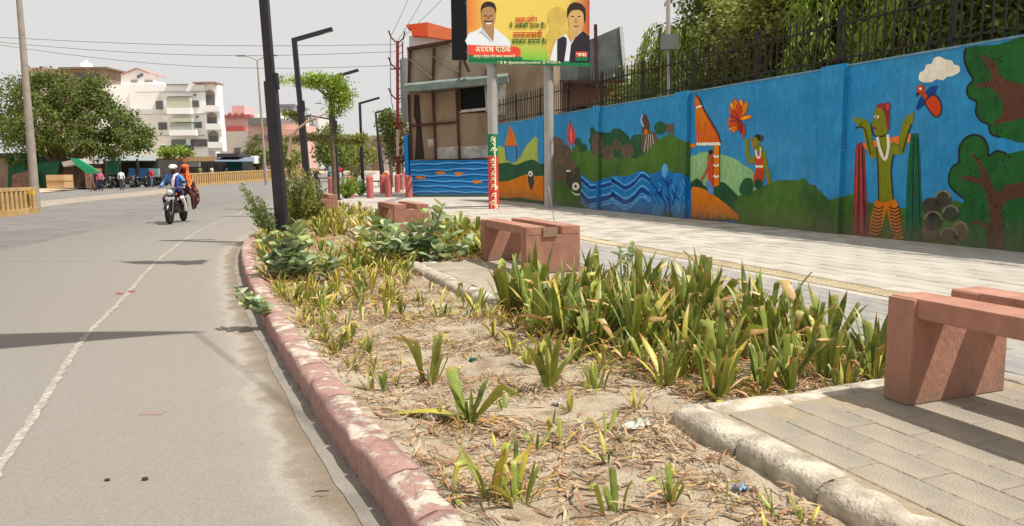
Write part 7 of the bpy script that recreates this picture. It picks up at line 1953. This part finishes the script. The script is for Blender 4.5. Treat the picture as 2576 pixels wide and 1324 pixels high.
# ================================================================== motorcycle
M_rub = flat('tyre_rubber', 28, 27, 27, rough=.8); M_chrome = mat('chrome', S(170, 168, 164), metal=.9, rough=.25, var=.05); M_bk = flat('bike_black', 22, 22, 26, rough=.25, spec=.6)
M_eng = flat('engine_grey', 92, 88, 84, rough=.4, metal=.4); M_seat = flat('seat_black', 30, 28, 28, rough=.6)
def moto(loc, rz, label, tank, group):
    root = empty('motorcycle', loc, label, 'motorcycle', group, rz=rz)
    for nm, x in (('front_wheel', .64), ('rear_wheel', -.63)):
        m = MB(); m.lathe((x, 0, .30), [(.21, -.04), (.27, -.045), (.30, -.02), (.30, .02), (.27, .045), (.21, .04)], n=22, axis='y'); w = m.build(nm, M_rub, root, local=True)
        m = MB(); m.lathe((x, 0, .30), [(.215, -.035), (.225, 0), (.215, .035), (.19, .03), (.185, 0), (.19, -.03)], n=22, axis='y')
        m.lathe((x, 0, .30), [(.04, -.05), (.06, -.04), (.06, .04), (.04, .05)], n=10, axis='y')
        for k in range(10):
            a = k*math.pi/5; m.bar((x+.05*math.cos(a), 0, .3+.05*math.sin(a)), (x+.2*math.cos(a), 0, .3+.2*math.sin(a)), .012)
        r = m.build('rim', M_chrome, w, local=True)
    m = MB()
    for s in (-1, 1): m.tube([(.64, .075*s, .30), (.50, .085*s, .66), (.40, .09*s, .98)], .02, n=7)
    m.build('fork', M_chrome, root, local=True)
    m = MB(); n = 9; vs = []
    for i in range(n):
        a = math.radians(20+130*i/(n-1))
        for y, r in ((-.07, .325), (-.04, .35), (.04, .35), (.07, .325)): vs.append((.64+r*math.cos(a), y, .30+r*math.sin(a)))
    m.add(vs, [(i*4+k, i*4+k+1, i*4+5+k, i*4+4+k) for i in range(n-1) for k in range(3)], 0, True); m.build('front_mudguard', tank, root, local=True)
    m = MB(); m.lathe((.46, 0, .90), [(.04, -.10), (.08, -.06), (.095, 0), (.095, .03)], n=16, axis='x'); hl = m.build('headlight', M_bk, root, local=True)
    m = MB(); m.lathe((.492, 0, .90), [(.085, 0), (.07, .018), (.0, .026)], n=16, axis='x'); m.build('lens', flat('headlamp_glass', 225, 228, 230, rough=.1), hl, local=True)
    m = MB(); m.box(.50, .512, -.13, .13, .70, .77); m.build('number_plate', flat('plate_white', 214, 214, 210), root, local=True)
    m = MB(); m.tube([(.30, -.36, 1.02), (.36, -.22, 1.05), (.38, 0, 1.0), (.36, .22, 1.05), (.30, .36, 1.02)], .014, n=6); m.build('handlebar', M_chrome, root, local=True)
    for s in (-1, 1):
        m = MB(); m.tube([(.34, .24*s, 1.04), (.36, .33*s, 1.16)], .007, n=5); m.ell((.36, .36*s, 1.19), (.015, .065, .04), 10, 6); m.build('mirror', M_bk, root, local=True)
        m = MB(); m.ell((.42, .15*s, .84), (.03, .03, .03), 8, 5); m.build('indicator', flat('indicator_orange', 220, 120, 40), root, local=True)
        m = MB(); m.tube([(-.1, .15*s, .28), (.0, .30*s, .28)], .014, n=6); m.build('footpeg', M_bk, root, local=True)
    m = MB(); m.ell((.12, 0, .83), (.27, .14, .13), 14, 8); m.build('tank', tank, root, local=True)
    m = MB(); vs = [(.0, .85), (-.3, .80), (-.62, .84), (-.72, .88), (-.7, .78), (-.3, .72), (.0, .74)]; m.prism([(a, b) for a, b in vs], -.13, .13, T=lambda p: Vector((p.x, p.z, p.y))); m.build('seat', M_seat, root, local=True, bevel=.03)
    m = MB(); m.lathe((.12, 0, .42), [(.13, -.12), (.14, 0), (.13, .12)], n=14, axis='y'); m.bar((.16, 0, .48), (.24, 0, .68), .18, .16); m.build('engine', M_eng, root, local=True)
    m = MB(); m.tube([(.38, 0, .92), (.26, 0, .5), (.1, 0, .3), (-.2, 0, .34), (-.35, 0, .62)], .025, n=6); m.tube([(.36, 0, .86), (-.1, 0, .74), (-.66, 0, .78)], .025, n=6); m.tube([(-.63, .1, .3), (-.15, .08, .34)], .02, n=6); m.tube([(-.63, -.1, .3), (-.15, -.08, .34)], .02, n=6); m.build('frame', M_bk, root, local=True)
    m = MB(); m.tube([(.2, -.12, .4), (.1, -.16, .24), (-.25, -.17, .26), (-.75, -.18, .36)], [.02, .025, .04, .045], n=8); m.build('exhaust', M_chrome, root, local=True)
    for s in (-1, 1):
        m = MB(); m.tube([(-.63, .13*s, .32), (-.5, .14*s, .7)], .025, n=6); m.build('shock', M_chrome, root, local=True)
        m = MB(); m.prism([(-.05, .5), (-.42, .52), (-.4, .72), (-.02, .72)], .09*s, .12*s, T=lambda p: Vector((p.x, p.z, p.y))); m.build('side_panel', tank, root, local=True)
    m = MB(); m.box(-.80, -.74, -.05, .05, .66, .72); m.build('tail_light', flat('tail_red', 170, 20, 20), root, local=True)
    m = MB(); m.tube([(-.35, .0, .6), (-.72, 0, .68), (-.94, 0, .46)], [.06, .07, .05], n=8); m.build('rear_mudguard', M_bk, root, local=True)
    return root
mb_pos = G(446, 561, ROADZ); MRZ = math.atan2(-.99, .12)
mc = moto((mb_pos.x, mb_pos.y, ROADZ+.004), MRZ, 'black motorcycle with a round chrome headlight coming up the road with two riders', M_bk, 'motorcycles on the far side and on the road')
cM = M_bk
# riders
def rider(root, J, mats, reg=None): 
    skin_body(root, J, EB, mats, reg or regions(True)); hands(root, J, sk_d)
dr = empty('person', (mb_pos.x, mb_pos.y, ROADZ+.004), 'person in a light blue shirt and white cap driving the motorcycle', 'person', None, rz=MRZ)
J = {'pel': ((-.16, 0, .90), (.15, .13)), 'chest': ((-.04, 0, 1.24), (.18, .13)), 'neck': ((.03, 0, 1.42), .06), 'head': ((.09, 0, 1.56), .105),
     'shl': ((-.02, .18, 1.35), .07), 'ell': ((.10, .30, 1.14), .055), 'hal': ((.27, .33, 1.06), .036), 'shr': ((-.02, -.18, 1.35), .07), 'elr': ((.10, -.30, 1.14), .055), 'har': ((.27, -.33, 1.06), .036),
     'hil': ((-.08, .12, .86), .10), 'knl': ((.26, .24, .72), .075), 'anl': ((-.02, .24, .34), .045), 'tol': ((.12, .25, .28), .035), 'hir': ((-.08, -.12, .86), .10), 'knr': ((.26, -.24, .72), .075), 'anr': ((-.02, -.24, .34), .045), 'tor': ((.12, -.25, .28), .035)}
c_b = mat('blue_shirt', S(110, 156, 196), S(70, 110, 176), scale=9, thr=(.45, .6)); c_w = cl('capwhite', 222, 214, 206)
rider(dr, J, [flat('skin_dark', 84, 56, 46, var=.05), c_b, cl('maroon_trousers', 74, 44, 58), hair]); head_bits(dr, J['head'][0], (1, 0, 0))
m = MB(); m.ell((.075, 0, 1.625), (.125, .12, .075), 14, 8); m.ell((.16, 0, 1.60), (.09, .085, .015), 12, 5); m.build('cap', c_w, dr, local=True)
m = MB(); m.tube([(-.02, .1, 1.42), (.08, .05, 1.38), (.13, .0, 1.25), (.11, -.03, 1.02)], [.035, .045, .05, .04], n=8); m.build('scarf', cl('scarf', 218, 190, 196), dr, local=True)
m = MB(); m.tube([(.10, .09, 1.36), (.16, .12, 1.1), (.12, .14, .9)], [.03, .05, .05], n=7); m.build('shirt_front', cl('deepblue', 46, 64, 140), dr, local=True)
m = MB(); m.tube([(.28, .26, .76), (.12, .27, .55), (.02, .27, .36)], [.06, .055, .05], n=8); m.build('trouser_leg', cl('white', 226, 226, 224), dr, local=True)
ps = empty('person', (mb_pos.x, mb_pos.y, ROADZ+.004), 'person in a bright orange headscarf riding sidesaddle behind the motorcycle driver', 'person', None, rz=MRZ)
J2 = {'pel': ((-.56, .05, .97), (.15, .13)), 'chest': ((-.52, .06, 1.28), (.16, .12)), 'neck': ((-.50, .12, 1.45), .055), 'head': ((-.46, .17, 1.58), .10),
     'shl': ((-.50, .22, 1.39), .06), 'ell': ((-.42, .34, 1.16), .045), 'hal': ((-.28, .30, 1.02), .033), 'shr': ((-.54, -.12, 1.39), .06), 'elr': ((-.42, -.22, 1.18), .045), 'har': ((-.25, -.15, 1.08), .033),
     'hil': ((-.50, .18, .92), .10), 'knl': ((-.38, .38, .82), .085), 'anl': ((-.38, .37, .44), .05), 'tol': ((-.28, .40, .38), .035), 'hir': ((-.62, .18, .92), .10), 'knr': ((-.56, .38, .80), .085), 'anr': ((-.56, .37, .46), .05), 'tor': ((-.46, .40, .40), .035)}
skin_body(ps, J2, EB, [sk_d, cl('shawl_orange', 232, 112, 50), cl('brown_dress', 74, 44, 42), hair], regions(True)); hands(ps, J2, sk_d); head_bits(ps, J2['head'][0], (1, 0, 0))
m = MB(); n = 12; vs = []
for i in range(n+1):
    a = -2.5+5.0*i/n
    for r, z, k in ((.115, 1.60, 1), (.125, 1.50, 1), (.18, 1.40, 1), (.24, 1.22, .9)): vs.append((-.47-r*math.cos(a)*k, .17+r*math.sin(a)*1.0-(1.6-z)*.2, z+(.02 if i in (0, n) else 0)))
m.add(vs, [(i*4+k, i*4+k+1, i*4+5+k, i*4+4+k) for i in range(n) for k in range(3)], 0, True); m.ell((-.48, .17, 1.625), (.115, .118, .085), 14, 8); m.build('headscarf', mat('orange_scarf', S(206, 88, 54), S(222, 122, 72), scale=8), ps, local=True)
m = MB(); m.tube([(-.5, .34, 1.2), (-.46, .44, .86), (-.46, .45, .62), (-.44, .43, .5)], [.06, .10, .10, .05], n=9); m.build('shawl', mat('patterned_shawl', S(60, 34, 38), S(190, 120, 80), scale=14, thr=(.5, .62)), ps, local=True)

# parked motorcycles on the far verge
tints = [M_bk, flat('bike_red', 120, 30, 30, rough=.3), flat('bike_blue', 36, 48, 96, rough=.3), flat('bike_grey', 90, 92, 96, rough=.3)]
spots = [(262, 66, 'behind the person in pink'), (274, 67, 'right of the person in pink'), (290, 67, 'left of the person in the white shirt'), (322, 67, 'right of the person in the white shirt'), (336, 68, 'in front of the blue counter sheet, left one'), (350, 68, 'in front of the middle of the blue counter sheet'),
         (364, 69, 'just left of the person in red'), (392, 70, 'just right of the person in red'), (405, 71, 'left of the motorcycle driver against the shops'), (417, 72, 'right behind the rider in the white cap')]
for i, (x, Y, lb) in enumerate(spots):
    p = foot_at(x, Y, .05); c = copy_tree(mc, loc=(p.x, p.y, p.z), rz=rnd.uniform(-2.4, -1.2)+(math.pi if i % 3 == 0 else 0))
    c['label'] = 'dark parked motorcycle ' + lb; c['group'] = 'motorcycles on the far side and on the road'
mc2p = foot_at(795, 62); c = copy_tree(mc, loc=tuple(mc2p), rz=1.75); c['label'] = 'dark motorcycle riding away between the second lamp and the feathery shrubs'
rd = empty('person', mc2p, 'person in black riding the distant motorcycle by the second lamp', 'person', None, rz=1.75)
skin_body(rd, J, EB, [sk_d, M_bk, hair, hair], regions(True)); hands(rd, J, sk_d); head_bits(rd, J['head'][0], (1, 0, 0), cap=M_bk)

# ================================================================== auto rickshaw, cars, cycle cart
def autorick(loc, rz, label, body, hood):
    root = empty('auto_rickshaw', loc, label, 'auto rickshaw', None, rz=rz)
    prof = [(-1.25, .35), (1.0, .30), (1.28, .55), (1.2, .95), (.95, 1.0), (-1.25, .95)]
    m = MB(); m.prism(prof, -.62, .62, T=lambda p: Vector((p.x, p.z, p.y))); m.build('body', body, root, local=True, bevel=.05)
    m = MB(); m.prism([(-1.3, .95), (-1.32, 1.6), (-1.1, 1.78), (.7, 1.78), (.85, 1.7), (.7, 1.66), (-.4, 1.66), (-.45, .95)], -.64, .64, T=lambda p: Vector((p.x, p.z, p.y))); m.build('hood', hood, root, local=True, bevel=.04)
    m = MB(); m.add([(1.08, -.52, 1.0), (1.08, .52, 1.0), (.82, .5, 1.64), (.82, -.5, 1.64)], [(0, 1, 2, 3)]); m.build('windscreen', flat('auto_glass', 120, 132, 136, rough=.1), root, local=True)
    for s in (-1, 1):
        m = MB(); m.tube([(1.1, .56*s, .98), (.8, .58*s, 1.68)], .03, n=6); m.build('pillar', body, root, local=True)
        m = MB(); m.lathe((-.85, .56*s, .22), [(.1, -.07), (.22, -.06), (.22, .06), (.1, .07)], n=16, axis='y'); m.build('wheel', M_rub, root, local=True)
        m = MB(); m.ell((1.27, .3*s, .72), (.05, .09, .09), 10, 6); m.build('headlight', flat('plate_white', 214, 214, 210), root, local=True)
    m = MB(); m.lathe((1.0, 0, .22), [(.1, -.07), (.22, -.06), (.22, .06), (.1, .07)], n=16, axis='y'); m.build('wheel', M_rub, root, local=True)
    m = MB(); m.box(-.9, -.4, -.5, .5, .6, .9); m.build('seat', M_seat, root, local=True)
    return root
autorick(foot_at(840, 82), -1.35, 'dark green auto rickshaw coming up the road behind the bollards', flat('auto_green', 26, 84, 74), flat('auto_hood', 30, 44, 44))
def car(loc, rz, label, col):
    root = empty('car', loc, label, 'car', 'parked cars beyond the barrier', rz=rz)
    T = lambda p: Vector((p.x, p.z, p.y))
    m = MB(); m.prism([(-2.0, .3), (2.0, .3), (2.05, .6), (1.9, .78), (1.0, .92), (-1.9, .95), (-2.05, .7)], -.82, .82, T=T); m.build('body', col, root, local=True, bevel=.06)
    m = MB(); m.prism([(1.05, .9), (.35, 1.42), (-1.2, 1.45), (-1.85, .93)], -.7, .7, T=T); m.build('cabin', flat('car_glass', 60, 68, 74, rough=.1), root, local=True, bevel=.05)
    m = MB(); m.prism([(.42, 1.40), (.3, 1.47), (-1.15, 1.50), (-1.28, 1.42)], -.71, .71, T=T); m.build('roof', col, root, local=True, bevel=.02)
    for x in (-1.25, 1.25):
        for s in (-1, 1):
            m = MB(); m.lathe((x, .78*s, .31), [(.16, -.09), (.31, -.08), (.31, .08), (.16, .09)], n=18, axis='y'); w = m.build('wheel', M_rub, root, local=True)
            m = MB(); m.lathe((x, .79*s, .31), [(.18, -.09), (.17, .09)], n=14, axis='y'); m.build('rim', M_chrome, w, local=True)
    for s in (-1, 1):
        m = MB(); m.box(1.96, 2.07, .45*s-.16, .45*s+.16, .58, .72); m.build('headlight', flat('plate_white', 214, 214, 210), root, local=True)
    return root
c1 = car(foot_at(640, 99, .15), .2, 'white car parked beyond the barrier by the tall road lamp', flat('car_white', 220, 220, 218, rough=.3))
c2 = copy_tree(c1, loc=tuple(foot_at(545, 101)), rz=2.9); c2['label'] = 'white car half hidden behind the barrier under the dark awning'
c3_ = copy_tree(c1, loc=tuple(foot_at(609, 104)), rz=.6); c3_['label'] = 'white car behind the barrier beside the teal cloth'
ct = empty('cycle_cart', foot_at(935, 62, .0), 'cycle cart with a big wheel and an orange sheet beyond the lone lamp', 'cart', None)
m = MB()
for x in (-.5, .9):
    n = 20
    for k in range(n):
        a, b = 2*math.pi*k/n, 2*math.pi*(k+1)/n
        m.bar((ct.location.x+x+.36*math.cos(a), 62, ct.location.z+.36+.36*math.sin(a)), (ct.location.x+x+.36*math.cos(b), 62, ct.location.z+.36+.36*math.sin(b)), .05)
m.build('wheel', M_rub, ct)
m = MB(); m.box(ct.location.x+.1, ct.location.x+1.4, 61.6, 62.4, ct.location.z+.5, ct.location.z+.6); m.build('bed', M_rust, ct)
m = MB(); m.box(ct.location.x+.75, ct.location.x+1.35, 61.6, 62.4, ct.location.z+.6, ct.location.z+1.25); m.build('orange_sheet', flat('cart_orange', 230, 120, 50), ct)
# ================================================================== unseen cloth banners and poles, added only to cast shadows on the asphalt
def banner(x0, x1, Y, z, h, label, pr, pl, seed):
    root = empty('cloth_banner', (x0, Y, z), label, 'banner', 'unseen cloth banners added to shade the road')
    m = MB(); n = 26; vs = []
    for i in range(n+1):
        u = i/n; x = x0+(x1-x0)*u; top = z-.35*math.sin(math.pi*u); hh = h*(1+.12*mnoise.noise(Vector((u*6, seed, 0))))*min(1, .10+u*2.6)
        for k in range(3): vs.append((x, Y+.05*math.sin(u*20)-.16*k*min(1, .2+u*3)+.04*k*math.sin(u*7+seed), top-hh*k/2))
    m.add(vs, [(3*i+k, 3*i+k+1, 3*i+4+k, 3*i+3+k) for i in range(n) for k in range(2)], 0, True); m.build('cloth', flat('banner_cloth', 206, 90, 70), root)
    m = MB(); m.tube([pr, (x0, Y, z)], .012, n=5); m.tube([(x1, Y, z), pl], .012, n=5); m.build('rope', mat('wire_grey', S(120, 116, 112)), root)
    for q in (pr, pl):
        m = MB(); m.tube([(q[0], q[1], ROADZ), (q[0], q[1], q[2]+.2)], .07, n=8); tag(m.build('added_banner_pole', M_pole, org=(q[0], q[1], ROADZ)), 'unseen slim pole added to carry a shadow casting banner %s' % ('on the footpath side' if q is pr else 'across the road')+(' near' if Y < 8 else ' far'), 'pole')
hB = 6.0
banner(-2.87+.53*hB, -11.5, 6.85-.18*hB, hB, 3.0, 'unseen long red cloth banner added overhead to cast a shadow on the road', (6.5, -3.0, 6.6), (-24, 4.5, 6.6), 1)
banner(-4.75+.53*hB, -6.3+.53*hB, 12.45-.18*hB, hB+.6, 1.1, 'unseen short red cloth banner added farther off to cast a road shadow', (12.6, 10.8, 6.9), (-27, 12.6, 6.9), 2)
